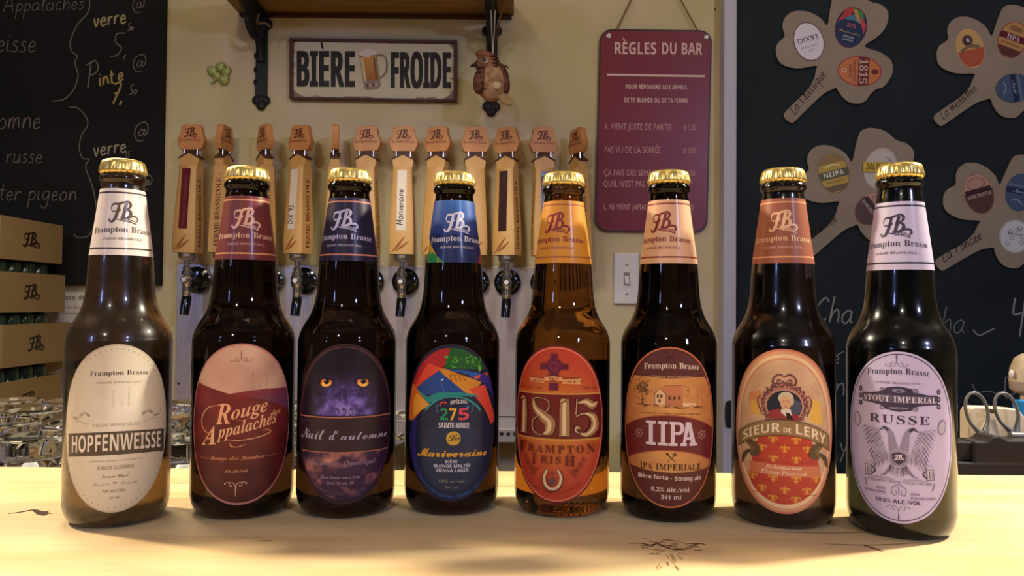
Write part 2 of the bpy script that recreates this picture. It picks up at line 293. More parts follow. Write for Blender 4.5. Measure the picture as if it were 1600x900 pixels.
73,66,64,3,25,-5,0,-5,2,0,3,3,6,6,13,17,55,18,58,18,60,16,63,11,65,11,67,33,67,46,66,55,64,60,59,62,53,57,42,43,36,53,30,56,21,53,11,50,6,44,3,36,1,26,0,11,30,37,37,38,43,42,46,47,47,54,45,61,38,64,35,63,33,60,27,37,29,37,11,25,3,31,5,37,9,40,15,41,22,38,31,28,34,26,34,20,11,19,7,21,4,
73,68,72,2,19,-5,0,-5,2,0,3,3,6,6,13,17,55,18,60,16,63,11,65,11,67,38,67,55,64,66,55,69,39,66,24,56,11,48,4,37,1,23,0,14,25,3,37,6,46,16,52,29,55,44,53,55,48,62,39,64,34,63,32,59,20,12,19,9,19,7,20,4,
73,80,61,2,25,-5,0,-5,2,0,3,3,6,6,13,17,55,18,58,18,60,16,63,11,65,11,67,39,67,51,65,59,60,61,52,60,46,58,41,48,34,29,32,26,32,20,12,19,7,21,4,26,2,26,0,11,30,35,37,37,42,40,45,46,46,54,44,61,38,64,34,63,33,58,27,36,28,35,
73,81,71,2,39,39,-21,26,-18,15,-16,8,-17,5,-18,4,-18,3,-17,6,-13,20,-1,12,3,7,8,4,14,3,23,5,36,11,49,21,59,32,66,44,69,55,67,62,63,67,55,68,45,66,31,60,18,50,8,40,1,28,-1,25,-2,20,-7,22,-7,28,-7,36,-9,48,-11,56,-9,63,-3,65,-5,60,-12,54,-17,47,-20,14,27,2,32,3,36,6,44,16,50,31,54,52,51,62,44,65,37,64,32,58,26,49,22,38,17,15,20,5,
73,82,64,2,32,-5,0,-5,2,0,3,3,6,6,13,17,55,18,58,18,60,16,63,11,65,11,67,38,67,49,66,56,63,60,59,62,52,61,46,57,41,51,37,43,34,51,9,54,4,60,3,60,0,40,0,29,33,26,33,20,12,19,7,21,4,26,2,26,0,11,29,37,37,38,42,41,45,47,47,54,44,61,38,64,35,63,33,59,27,37,28,37,
73,83,55,1,48,23,-2,9,2,6,2,4,1,1,-1,-1,-1,4,22,7,22,7,21,8,13,11,7,15,3,22,2,28,4,32,8,34,15,33,20,28,25,21,32,15,38,11,44,10,50,13,60,20,66,31,69,37,68,44,66,47,66,51,69,54,69,49,48,46,48,46,49,46,50,44,58,40,63,33,65,26,62,23,55,25,49,29,44,33,41,36,38,44,29,46,19,45,10,40,4,33,0,
73,97,50,2,27,8,-1,4,0,0,2,-3,11,-1,22,5,33,12,41,19,45,25,46,29,44,32,40,34,45,44,45,36,16,35,11,34,8,36,6,39,8,42,13,45,12,37,2,29,-1,25,0,23,5,23,8,24,11,17,2,14,14,6,18,8,23,14,26,22,29,30,30,37,29,41,26,42,21,39,16,33,12,24,10,17,10,12,11,8,
73,98,48,2,24,11,-1,5,-1,0,2,-2,5,-1,8,12,56,14,61,12,64,9,65,7,65,7,67,17,68,28,70,19,38,26,44,33,46,37,45,40,43,43,38,43,33,41,22,35,12,27,3,19,0,15,14,2,19,4,24,10,28,17,30,26,31,33,30,38,27,39,23,38,20,35,17,29,14,21,11,10,10,5,11,3,
73,99,41,1,30,14,-1,7,0,3,3,0,8,-1,15,0,22,2,29,7,36,13,41,20,45,27,46,35,43,38,37,36,32,32,30,28,32,26,35,27,38,28,41,26,43,21,40,16,33,12,24,11,15,13,8,18,5,24,7,30,14,33,12,24,2,
73,100,50,2,31,8,-1,4,-1,1,2,-2,12,-1,22,4,32,12,41,18,45,24,46,32,44,35,57,36,59,36,61,35,64,31,64,31,67,40,68,51,70,35,12,35,9,34,7,35,6,38,8,42,13,44,12,37,2,30,-1,25,0,23,5,24,11,17,2,14,14,6,19,9,23,15,27,23,29,31,30,37,29,41,26,42,22,40,18,34,14,27,11,19,10,12,11,8,
73,101,40,2,22,13,-1,7,0,2,3,-1,8,-2,15,1,26,7,36,16,43,26,46,34,44,37,37,36,31,31,26,23,21,12,19,11,13,13,7,18,5,24,8,29,14,32,12,24,2,8,12,22,21,26,27,32,29,39,28,42,26,43,22,41,19,38,
73,102,29,1,41,-10,-21,-16,-18,-19,-13,-17,-9,-14,-7,-10,-8,-9,-12,-10,-15,-11,-16,-9,-17,-5,-15,-2,-10,1,0,4,16,9,41,2,41,3,45,10,45,14,56,19,64,25,68,32,70,39,68,42,62,41,58,37,57,33,58,32,62,33,64,34,66,32,67,29,66,27,62,22,45,30,45,29,41,21,41,16,17,10,-4,2,-17,-4,-20,
73,103,44,3,35,12,-21,3,-20,-3,-18,-6,-14,-8,-10,-5,-4,5,1,1,4,0,8,2,12,9,17,3,22,1,28,4,37,12,44,22,46,30,45,36,41,45,41,45,37,39,37,39,35,39,34,36,24,29,18,18,16,12,16,10,12,14,9,20,8,27,5,32,1,35,-5,32,-13,24,-19,10,17,19,22,21,26,28,28,37,26,41,23,43,18,40,14,33,13,24,14,20,9,13,-17,21,-15,24,-10,23,-7,21,-5,9,-1,3,-5,1,-9,4,-15,
73,104,53,1,36,31,-1,26,0,25,6,26,12,29,23,32,33,33,37,31,39,26,36,20,28,14,15,9,0,-3,0,12,56,13,59,13,61,12,64,9,64,7,64,7,67,16,68,28,70,17,29,27,42,32,45,38,46,43,44,45,39,42,25,37,11,37,10,37,9,38,6,46,15,48,13,39,2,
73,105,29,2,8,20,55,15,57,13,62,15,67,20,69,24,67,26,62,24,57,20,7,-1,2,1,0,6,1,10,2,13,7,31,8,35,8,38,7,40,4,41,3,41,3,43,13,45,22,46,13,13,12,8,14,6,21,13,23,12,15,2,
73,107,48,1,37,30,-1,26,0,23,3,18,21,14,19,9,0,-3,0,12,56,13,59,13,61,12,64,9,64,7,64,7,67,16,68,28,70,16,25,24,31,28,35,32,40,31,42,27,43,27,45,47,45,47,43,45,42,42,41,38,38,28,30,30,19,32,12,34,8,36,6,39,8,41,12,44,11,37,2,
73,108,26,1,19,6,-1,0,1,-2,6,-1,9,0,13,12,55,13,62,12,64,9,65,8,65,8,67,27,70,12,13,11,10,11,8,12,6,20,13,22,12,14,2,
73,109,79,1,50,57,-1,52,1,50,6,51,13,54,23,58,33,59,37,57,39,52,37,47,32,37,9,34,0,23,0,33,33,34,37,32,39,26,36,20,28,15,16,10,0,-2,0,6,31,7,36,8,38,7,40,4,41,3,41,3,43,23,46,17,29,28,42,33,45,38,46,44,44,46,39,45,32,54,43,63,46,69,44,70,39,67,25,62,11,62,10,62,9,64,7,66,8,68,10,70,14,72,12,65,2,
73,110,53,1,35,32,-1,27,0,25,6,26,12,29,23,33,33,34,37,32,39,26,36,20,28,15,16,10,0,-2,0,6,31,7,36,8,38,7,40,4,41,3,41,3,43,23,46,17,29,28,42,33,45,38,46,44,44,46,39,45,34,42,25,37,9,39,6,42,8,45,13,48,12,40,2,
73,111,47,2,16,14,-1,8,0,3,3,0,8,-2,15,1,26,7,36,16,43,26,46,33,45,38,42,41,37,42,30,40,19,34,9,25,2,14,15,2,20,5,24,11,27,20,30,29,31,36,29,41,26,43,21,41,17,34,13,26,11,17,10,9,12,4,
73,112,49,2,28,-12,-21,-12,-18,-8,-17,-6,-14,-4,-11,7,34,8,38,7,40,2,41,2,43,13,45,22,46,19,36,26,44,34,46,38,45,42,43,44,33,42,21,36,10,27,2,17,-1,10,1,7,-10,7,-14,8,-17,13,-18,13,-21,13,15,2,20,5,25,11,28,19,31,27,32,33,31,38,28,39,21,35,15,21,13,12,12,6,13,3,
73,114,38,1,24,-2,0,6,31,7,36,8,38,7,40,4,41,3,41,3,43,23,46,17,28,22,36,26,42,29,45,33,46,37,44,39,39,37,34,33,32,28,35,27,36,23,33,19,26,14,15,10,0,
73,115,38,1,38,14,-1,4,1,2,1,-1,-1,-4,-1,-1,16,2,16,5,6,12,2,16,4,18,8,17,11,14,16,10,21,6,28,4,34,5,39,8,43,12,45,17,46,27,44,28,44,29,44,32,46,34,46,32,31,29,31,26,40,20,43,16,41,14,38,18,30,22,26,25,22,27,17,28,12,26,5,21,0,
73,116,27,1,22,5,-1,-1,0,-2,6,-2,8,-2,10,7,41,2,41,2,44,12,50,20,59,24,59,20,45,28,45,27,41,19,41,11,15,10,11,10,8,12,6,19,14,21,13,13,2,
73,117,53,1,35,7,-1,1,0,-1,6,0,11,2,19,6,31,7,38,6,40,3,41,2,41,2,43,11,44,22,46,12,12,11,8,13,6,19,9,25,17,31,29,35,45,47,45,37,9,38,7,39,7,42,8,43,10,46,14,48,12,40,2,32,-1,27,1,25,6,27,15,17,3,12,0,
73,118,42,1,25,7,-1,7,4,7,23,6,34,4,39,1,41,0,41,0,43,14,46,17,37,18,18,18,13,24,20,28,25,30,32,28,36,26,40,28,45,32,46,36,44,38,40,36,33,32,25,15,4,9,-1,
73,119,62,1,30,7,-2,7,4,7,23,6,34,4,39,1,41,0,41,0,43,14,46,17,39,19,20,34,46,37,46,40,13,45,19,49,25,51,29,52,32,49,36,47,40,48,45,53,46,57,44,59,39,53,25,37,4,32,-1,29,-2,27,27,10,-1,
73,120,45,1,50,0,-2,-5,0,-7,4,-5,9,-1,10,3,9,6,8,9,11,14,19,11,36,9,40,6,42,5,42,3,41,3,44,8,45,12,45,16,46,18,46,21,44,21,42,22,38,23,33,31,43,39,46,43,45,45,41,44,36,40,35,38,35,36,36,35,37,33,37,31,36,29,33,24,27,27,13,29,8,32,6,34,8,36,10,38,12,40,11,33,2,25,-1,22,0,19,2,15,14,10,6,5,0,
73,121,42,1,41,-4,-21,-10,-19,-12,-15,-10,-11,-6,-9,-1,-11,3,-13,6,-12,9,-8,11,-5,12,-1,12,4,10,13,9,23,7,32,5,37,4,40,0,41,-1,41,-1,44,3,44,7,45,13,46,15,44,17,38,19,27,22,11,28,24,31,31,28,35,25,40,27,44,31,46,36,44,37,39,36,33,32,23,26,11,19,-1,11,-11,3,-18,
73,122,39,1,30,23,-8,16,-6,8,-2,3,1,-1,-1,-4,-2,-5,-1,-5,0,24,35,11,35,7,35,5,34,3,30,1,30,5,45,36,45,8,11,15,6,19,-1,23,-5,25,-4,25,-3,25,-2,23,0,23,2,25,5,28,7,32,5,34,1,31,-5,
83,66,86,1,99,61,-1,55,1,53,6,54,10,57,14,61,16,63,17,64,17,62,14,58,11,56,6,57,3,59,3,63,5,67,10,71,17,72,24,72,28,70,30,66,29,65,30,64,31,65,33,66,33,71,33,75,35,79,41,81,48,80,53,78,57,72,53,68,46,63,33,52,14,39,4,31,1,23,0,15,1,10,3,7,7,6,12,8,18,15,21,21,20,23,16,21,12,18,11,16,10,15,10,13,8,15,4,22,3,30,5,37,12,45,28,55,43,65,53,70,56,75,58,62,60,49,59,37,54,27,47,22,42,21,36,22,32,27,31,33,32,40,37,45,44,48,50,49,52,51,48,48,37,40,29,29,26,24,27,21,29,18,37,21,45,29,52,42,59,53,62,63,63,80,60,86,61,88,60,86,59,83,58,90,54,93,46,91,42,88,38,74,31,82,26,84,19,82,12,77,6,70,1,
83,71,68,2,61,40,-1,31,0,25,2,21,6,20,11,23,17,30,19,35,18,36,14,35,11,30,9,28,6,30,3,37,2,42,3,47,7,56,22,48,20,41,21,35,25,34,25,32,25,23,27,16,33,14,40,17,50,26,58,36,62,38,61,35,59,29,55,23,47,20,38,21,34,24,30,32,27,33,27,34,27,32,35,34,44,40,51,47,57,56,61,64,63,71,60,74,55,72,48,66,40,56,32,41,26,43,23,48,22,55,23,62,28,72,33,73,32,72,32,68,23,65,13,59,5,51,1,11,41,28,53,33,62,41,69,48,71,55,70,59,67,60,61,58,55,53,49,45,44,37,
83,76,63,3,54,19,-1,9,1,7,6,9,10,17,12,31,9,39,24,32,25,26,29,23,34,21,40,22,45,26,51,31,56,37,59,54,62,57,62,59,62,60,61,57,60,45,58,36,52,31,45,29,37,32,29,40,26,51,45,63,58,69,61,74,63,81,60,84,54,81,47,75,39,66,32,55,26,48,14,38,5,45,3,51,5,58,10,65,16,71,22,76,26,79,27,81,27,78,24,74,20,66,13,59,6,53,2,45,0,35,3,27,0,10,56,30,65,35,72,41,76,48,78,56,77,59,75,60,70,58,65,53,61,43,7,18,2,24,3,29,6,17,10,12,9,10,6,12,3,
83,77,81,1,73,6,-1,-1,2,-4,9,-3,14,1,18,6,19,10,18,12,14,11,11,6,9,3,8,2,5,3,3,7,2,14,6,19,12,25,22,39,42,51,56,59,62,62,61,58,49,53,39,49,28,45,18,43,11,54,30,65,46,75,56,83,62,86,61,85,60,85,59,78,44,73,31,69,20,66,13,63,4,64,3,70,6,78,12,87,21,96,27,98,27,87,17,72,4,61,-1,56,2,53,9,54,13,55,18,58,23,62,31,67,40,72,48,76,54,67,45,58,31,53,23,48,14,44,6,41,2,37,-1,33,2,31,10,34,20,40,35,50,51,43,42,34,31,27,18,17,4,12,1,
83,78,66,1,53,47,-1,45,14,45,26,46,39,48,50,44,43,40,36,33,21,27,11,20,5,13,1,6,-1,-3,2,-6,9,-3,16,4,19,9,18,11,14,9,10,4,9,0,6,2,3,6,2,12,4,19,8,26,16,34,31,41,45,48,55,56,62,58,62,59,61,58,60,58,58,57,53,57,47,56,42,57,30,58,19,64,34,68,42,71,48,74,51,78,52,81,51,82,49,81,47,77,45,71,41,66,31,62,22,59,12,60,5,
83,83,63,2,52,21,-1,13,0,8,3,4,6,3,11,6,18,13,20,18,19,20,15,19,11,15,10,14,9,12,9,11,9,11,7,13,4,19,2,25,3,30,7,35,14,40,24,33,25,27,29,24,34,23,40,24,45,27,51,38,59,46,62,55,62,60,62,61,61,59,59,58,59,56,60,46,58,38,53,32,45,30,37,33,29,41,26,48,41,57,52,67,60,76,62,82,60,84,54,81,44,71,34,56,26,48,12,35,3,9,57,30,65,35,72,42,77,49,79,55,78,59,75,60,71,58,66,52,
83,87,92,1,74,24,-1,21,1,28,9,34,15,41,24,47,34,51,44,53,52,52,58,47,60,38,57,28,51,20,43,16,37,15,31,16,26,20,24,25,26,30,31,34,37,38,44,39,50,39,51,39,52,40,54,42,51,44,43,41,32,33,24,23,21,15,24,12,31,13,38,18,45,25,52,33,58,41,61,48,63,55,61,61,58,64,53,65,47,63,38,58,30,39,11,59,27,82,51,93,62,95,62,95,61,93,55,91,50,88,43,84,34,79,22,77,14,83,22,90,32,97,40,103,46,110,50,112,49,96,34,81,12,75,3,70,0,66,3,64,12,67,23,75,38,63,26,53,17,45,11,36,5,
83,97,53,2,24,31,-1,27,1,25,6,19,1,12,-1,5,2,2,9,5,16,11,24,19,29,28,31,33,30,35,26,37,30,48,31,39,12,37,7,36,6,37,5,39,6,43,8,46,11,48,9,39,2,12,15,2,22,6,29,16,33,24,32,27,29,28,26,26,21,22,17,16,13,9,12,4,13,3,
83,100,61,2,23,13,-1,5,2,3,5,2,9,5,17,11,24,20,29,28,31,33,30,36,27,53,58,65,59,40,14,37,7,36,4,37,3,48,11,50,9,41,2,34,-1,28,1,26,6,20,1,13,16,2,20,4,25,9,30,16,34,25,33,27,31,28,27,26,22,22,18,16,15,12,13,5,13,3,
83,101,41,2,20,15,-1,10,0,5,2,3,6,2,10,4,17,11,24,19,29,27,31,33,29,36,24,33,18,25,13,15,10,13,4,16,2,25,4,34,11,36,9,25,2,7,16,13,22,15,27,19,29,25,27,28,24,26,19,20,
83,102,54,2,31,32,9,26,3,20,0,15,-1,14,-1,-2,-27,-14,-29,5,4,4,7,5,10,9,11,17,24,13,20,9,17,7,19,12,23,16,27,21,32,27,41,39,56,44,59,49,61,55,59,56,55,53,45,43,35,28,25,15,2,16,2,22,4,30,11,9,28,28,38,35,45,42,49,48,50,55,49,57,47,58,44,56,40,50,
83,103,52,3,26,47,9,39,4,31,0,16,-22,9,-28,1,-30,-6,-27,-9,-22,-2,-11,19,-1,21,3,17,0,12,-1,5,2,2,9,4,17,10,24,19,29,27,31,32,30,34,27,36,30,49,31,34,4,39,7,45,11,11,14,2,19,4,24,10,29,17,32,25,30,28,26,26,21,21,17,14,13,8,11,4,10,1,-27,4,-25,7,-21,12,-15,17,-4,9,-8,3,-12,-2,-17,-3,-23,-2,-26,
83,104,57,1,37,51,9,47,6,44,3,36,-1,31,2,29,8,30,12,31,15,35,20,40,26,41,27,40,28,33,24,28,19,22,11,15,0,2,-1,15,24,12,20,8,17,6,19,13,25,18,32,24,41,33,57,45,59,24,20,34,28,41,31,47,29,49,22,46,17,41,10,38,4,39,3,42,5,49,11,
83,105,34,2,8,27,36,24,37,22,41,24,45,29,46,32,45,34,42,32,38,20,29,9,23,4,19,1,13,-1,7,1,5,6,7,12,12,22,10,20,7,17,5,19,8,21,12,26,16,30,30,31,20,12,16,4,16,3,20,5,27,11,
83,108,42,1,19,30,9,22,2,14,-1,8,1,6,7,10,18,12,21,7,17,5,19,12,25,18,33,33,57,45,59,23,20,18,10,16,5,18,3,21,5,28,11,
83,109,81,1,51,0,-1,7,9,12,16,15,23,15,24,13,22,8,17,6,19,14,27,22,31,25,29,26,24,25,20,35,28,42,31,46,29,47,24,47,20,56,28,63,31,69,29,71,23,69,15,64,8,61,4,62,3,65,5,72,11,74,9,69,4,66,2,62,0,59,-1,54,2,52,8,53,12,55,16,59,21,63,27,62,28,53,21,47,13,38,0,23,-1,32,13,37,20,39,24,39,26,39,27,30,20,15,0,
83,110,58,1,39,0,-1,7,9,12,16,15,23,15,24,13,22,8,17,6,19,14,27,22,31,25,29,26,24,25,20,35,28,42,31,47,29,49,22,48,18,45,13,41,8,39,4,40,3,43,5,50,11,52,9,47,4,43,2,40,0,37,-1,32,2,30,8,31,12,36,20,41,26,42,27,41,28,32,21,24,12,15,0,
83,111,45,2,17,14,-1,6,2,3,10,5,17,11,24,19,29,28,31,36,28,38,22,37,15,31,8,35,10,38,12,40,10,33,6,26,4,20,0,14,16,3,21,5,21,6,22,9,26,11,31,18,33,25,32,27,30,28,25,24,22,20,18,14,15,9,14,5,
83,114,41,1,33,35,9,29,4,26,1,20,-1,13,1,10,7,11,13,16,19,22,25,18,24,15,24,11,21,7,17,5,19,9,22,12,25,14,32,16,33,17,33,17,31,17,30,21,28,26,27,30,26,32,22,31,19,28,15,25,11,23,8,22,4,23,3,26,5,34,11,
83,116,44,1,26,5,19,11,25,16,31,21,38,32,56,45,57,37,44,44,44,43,41,35,41,28,29,22,17,17,8,15,4,17,3,21,5,28,11,30,9,21,2,13,-1,8,1,6,7,7,11,9,15,12,22,7,17,
83,117,59,1,30,53,9,45,2,38,-1,31,1,29,6,29,8,29,9,21,2,13,-1,8,1,6,6,7,12,12,22,9,19,7,17,5,19,11,24,16,30,31,31,20,12,18,6,19,4,28,11,34,20,40,30,54,31,42,10,40,4,41,3,52,11,
83,118,47,2,42,17,-1,9,1,6,8,7,13,12,21,13,23,13,24,12,23,8,19,6,21,9,23,12,27,15,29,18,30,21,31,23,29,24,25,24,21,22,17,20,13,18,10,16,8,15,6,15,5,17,3,24,4,30,9,28,11,27,16,29,23,33,28,37,31,41,29,43,25,41,17,35,10,39,11,43,14,45,12,40,8,33,7,25,1,8,32,11,37,16,39,22,37,24,34,23,31,20,30,16,31,12,
68,48,57,2,18,29,-1,17,1,10,9,5,20,4,36,6,56,9,63,14,68,20,71,29,73,40,70,47,63,52,51,54,36,51,16,48,9,43,3,37,0,12,29,11,33,13,36,17,39,36,36,54,33,59,29,60,24,59,21,54,19,36,21,17,24,13,
68,49,58,1,11,26,0,26,41,26,48,27,56,24,53,21,51,13,44,6,53,29,71,41,71,41,0,
68,50,57,1,23,4,0,4,11,22,29,31,38,35,45,37,51,35,58,28,60,20,58,12,53,4,62,10,67,18,71,29,72,41,70,49,63,52,53,50,42,43,33,32,22,23,13,54,13,54,0,
68,51,57,1,41,24,-1,13,0,4,3,4,16,13,12,23,11,30,12,34,14,37,17,37,22,36,27,31,30,20,31,15,31,15,43,20,43,30,44,35,47,36,52,34,58,26,60,17,58,11,55,4,65,14,70,27,72,37,71,45,68,49,63,51,55,50,49,47,44,36,38,36,37,43,36,49,32,52,27,53,21,50,10,46,5,41,2,
68,52,57,2,11,32,0,32,15,2,15,2,25,33,71,47,71,47,27,56,27,56,15,47,15,47,0,9,15,27,32,27,32,39,32,44,33,50,33,54,32,54,31,50,28,46,
68,53,57,1,27,24,-1,14,0,5,3,5,16,14,13,24,11,34,14,37,18,37,23,34,31,23,33,17,33,12,32,6,35,9,71,48,71,48,59,22,59,21,45,25,45,30,46,42,43,50,36,53,24,51,14,45,6,36,1,
68,55,57,1,7,11,0,38,59,3,59,3,71,54,71,54,62,27,0,
68,56,57,3,27,29,-1,18,0,10,4,5,10,4,18,5,25,8,30,17,37,9,45,7,49,6,55,7,60,9,65,17,70,29,72,40,70,48,65,51,60,51,55,50,49,48,45,39,38,46,33,51,27,54,19,50,8,42,1,8,29,44,35,48,37,54,35,59,29,61,22,59,20,54,23,48,10,28,10,37,12,40,19,38,24,34,27,29,30,28,31,20,26,18,19,20,13,
68,65,69,2,8,0,0,25,72,44,72,69,0,53,0,48,17,22,17,16,0,9,25,30,44,30,39,46,37,51,36,56,35,61,33,56,32,50,30,46,
68,66,67,3,18,9,0,9,71,31,71,44,70,53,67,58,62,60,53,57,43,54,40,49,38,49,37,56,35,60,30,62,21,60,12,55,6,47,1,36,0,8,24,43,33,43,42,45,45,51,44,55,42,57,32,59,24,59,8,24,12,34,12,40,13,44,15,46,22,43,29,34,31,24,31,
68,67,64,1,30,38,-1,28,0,20,4,14,9,9,16,7,25,6,36,7,46,10,55,14,62,21,68,29,71,39,72,50,71,60,67,55,55,47,58,39,60,32,58,26,53,23,46,21,36,22,25,26,18,31,13,39,12,48,13,58,15,58,3,48,0,
68,68,74,2,13,9,0,9,71,31,71,42,70,51,67,58,62,64,56,67,47,68,36,66,21,58,9,46,2,29,0,10,24,12,31,12,43,15,50,23,53,36,51,46,47,53,41,58,32,59,24,59,
68,69,56,1,12,9,0,9,71,50,71,50,59,24,59,24,43,48,43,48,31,24,31,24,12,50,12,50,0,
68,70,55,1,10,9,0,9,71,50,71,50,59,24,59,24,41,48,41,48,28,24,28,24,0,
68,71,73,1,31,39,-1,25,1,14,8,8,20,6,36,7,46,10,55,15,62,23,68,32,71,43,72,54,71,64,68,59,56,52,59,43,60,32,57,24,48,21,36,23,23,29,15,34,12,40,12,45,12,50,13,50,28,36,28,36,40,64,40,64,3,53,0,
68,72,76,1,12,9,0,9,71,24,71,24,43,52,43,52,71,68,71,68,0,52,0,52,31,24,31,24,0,
68,73,39,1,12,3,0,3,9,12,13,12,59,3,63,3,71,36,71,36,63,27,59,27,13,36,9,36,0,
68,76,57,1,6,9,0,9,71,24,71,24,12,53,12,53,0,
68,77,95,1,19,9,0,9,71,30,71,47,17,65,71,85,71,85,0,71,0,71,34,71,42,72,50,72,56,53,0,39,0,22,56,22,50,22,41,23,33,23,0,
68,78,82,1,14,9,0,9,71,28,71,59,18,59,28,59,38,59,71,72,71,72,0,53,0,22,54,22,44,23,34,23,0,
68,79,79,2,24,40,-1,29,0,21,4,14,9,9,17,7,26,6,36,7,46,9,55,14,62,21,68,29,71,40,73,50,71,59,68,66,62,70,55,73,46,74,36,73,25,70,16,66,9,59,4,50,0,16,40,12,48,13,54,18,57,26,58,36,57,46,54,54,48,58,40,60,32,58,26,54,23,46,22,36,23,26,26,18,32,13,
68,80,63,2,14,9,0,9,71,32,71,44,70,52,65,57,58,58,49,56,37,52,33,47,29,40,26,31,25,24,25,24,0,8,24,38,29,38,39,40,42,44,43,49,40,56,31,59,24,59,
68,81,79,2,26,54,-17,41,-1,40,-1,29,0,21,4,14,9,9,17,7,26,6,36,7,46,9,55,14,62,21,68,29,71,40,73,50,71,59,68,66,62,70,55,73,46,74,36,73,25,70,15,64,7,56,2,73,-17,16,40,12,48,13,54,18,57,26,58,36,57,46,54,54,48,58,40,60,32,58,26,54,23,46,22,36,23,26,26,18,32,13,
68,82,66,2,15,9,0,9,71,30,71,42,70,51,66,57,59,58,50,56,41,52,35,45,31,66,0,49,0,32,27,24,27,24,0,9,24,40,29,40,40,42,42,45,43,50,42,54,40,57,29,59,24,59,
68,83,55,1,35,25,-1,14,0,5,3,5,17,15,13,26,12,34,14,36,19,35,23,32,26,22,31,17,34,11,38,7,44,5,52,7,61,12,67,20,71,30,72,40,71,51,67,46,56,37,59,29,60,23,58,20,53,21,49,24,47,34,41,43,36,49,29,51,20,49,11,44,5,36,0,
68,84,58,1,8,21,0,21,59,2,59,2,71,56,71,56,59,37,59,37,0,
68,85,76,1,23,38,-1,25,1,16,6,10,15,9,25,9,71,24,71,24,28,25,20,27,15,32,13,38,12,44,13,49,16,51,21,52,28,52,71,67,71,67,25,64,12,60,7,54,2,47,0,
68,86,65,1,13,24,0,0,71,15,71,29,29,30,25,31,19,33,13,34,19,35,25,36,29,50,71,65,71,41,0,
68,87,96,1,33,18,0,0,71,15,71,24,32,25,27,27,20,28,14,28,20,30,26,31,31,41,71,56,71,66,31,67,26,68,20,69,14,70,20,71,27,73,32,82,71,97,71,79,0,61,0,52,38,51,41,50,46,49,51,48,54,48,51,47,46,46,41,45,37,35,0,
68,88,66,1,12,0,0,24,37,2,71,18,71,34,46,49,71,65,71,43,36,67,0,49,0,33,27,16,0,
68,89,63,1,9,24,0,24,27,0,71,16,71,31,42,46,71,62,71,39,28,39,0,
68,97,60,2,27,21,-1,14,0,9,3,5,9,4,16,6,24,10,29,18,32,29,34,38,34,38,36,36,43,30,45,22,44,14,41,9,51,19,54,30,56,40,55,47,51,51,45,53,36,53,0,43,0,40,7,39,7,32,1,9,27,10,35,13,37,16,38,21,38,25,32,25,22,23,20,16,22,11,
68,98,63,2,21,38,-1,28,1,23,6,22,6,19,0,8,0,8,76,23,76,23,58,23,52,22,48,23,48,29,53,38,56,47,54,53,48,57,40,59,27,57,15,53,6,46,1,13,34,11,38,12,41,15,44,28,41,40,38,43,33,44,28,43,25,40,23,29,23,28,25,15,28,12,
68,99,52,1,25,30,-1,19,1,11,6,6,14,5,27,5,36,8,43,12,49,17,53,31,56,41,55,48,52,44,40,37,43,31,44,23,39,20,27,20,20,23,15,26,12,31,11,40,12,47,16,47,3,39,0,
68,101,59,2,25,33,-1,18,2,12,6,8,11,5,18,5,27,5,36,8,43,12,48,17,52,30,56,40,54,48,49,53,41,55,31,55,24,20,24,21,18,23,14,28,11,33,10,43,11,52,14,52,3,43,0,6,20,34,41,34,38,42,35,44,30,45,23,42,
68,102,39,1,21,10,0,10,43,2,43,2,51,10,55,10,59,13,69,19,75,30,77,37,76,43,74,39,63,36,64,31,65,27,63,25,58,25,55,38,55,38,43,25,43,25,0,
68,103,63,2,30,28,-24,17,-23,8,-21,8,-9,18,-12,29,-13,38,-10,41,-1,41,0,41,4,41,7,34,1,25,-1,16,1,10,6,6,15,5,27,6,39,10,48,17,54,26,56,35,54,41,48,42,48,43,55,56,55,56,0,54,-10,49,-18,40,-22,13,30,11,35,12,39,14,41,18,42,25,42,27,41,35,39,40,35,43,30,44,22,39,20,27,22,15,
68,104,66,1,22,8,0,8,76,23,76,23,61,22,53,22,48,23,48,30,54,39,56,47,54,53,51,57,45,58,36,58,0,43,0,43,32,41,41,35,44,29,43,25,39,23,26,23,0,
68,105,31,2,8,15,61,10,63,7,69,10,74,15,76,21,74,23,69,21,63,4,8,0,8,55,23,55,23,0,
68,108,30,1,4,8,0,8,76,23,76,23,0,
68,109,98,1,33,8,0,8,55,19,55,21,48,22,48,29,54,38,56,48,54,55,48,56,48,63,54,72,56,80,54,86,51,90,45,91,36,91,0,76,0,76,32,74,41,68,44,63,43,59,40,57,27,57,0,42,0,42,32,40,41,34,44,28,43,25,39,23,26,23,0,
68,110,66,1,21,8,0,8,55,19,55,21,48,22,48,29,54,39,56,47,54,53,51,57,45,58,36,58,0,43,0,43,32,41,41,38,43,35,44,29,43,25,39,23,26,23,0,
68,111,62,2,19,31,-1,17,2,12,6,8,12,5,19,5,27,6,39,12,48,20,54,31,56,38,55,45,52,50,48,54,43,57,36,57,27,56,15,50,6,42,1,12,31,11,36,12,40,15,42,27,40,40,36,43,31,44,26,43,22,40,20,27,22,15,26,12,
68,112,63,2,20,8,-24,8,55,20,55,22,48,23,48,29,53,38,56,47,54,53,48,57,40,59,27,57,15,53,6,46,1,38,-1,28,1,23,6,22,6,23,-2,23,-24,12,34,11,38,12,41,15,44,28,41,40,33,44,28,43,25,40,23,29,23,28,25,15,28,12,
68,114,46,1,16,8,0,8,55,19,55,21,45,22,45,29,53,38,56,41,56,43,55,42,41,40,42,38,42,31,40,25,36,23,28,23,0,
68,115,50,1,34,23,-1,13,0,5,2,5,15,14,11,23,10,29,11,31,15,30,17,27,20,19,23,11,28,6,33,5,40,6,47,10,52,17,55,26,56,36,55,45,51,41,41,33,43,26,45,21,44,19,41,20,39,23,36,31,33,39,29,44,24,46,16,44,9,40,3,33,0,
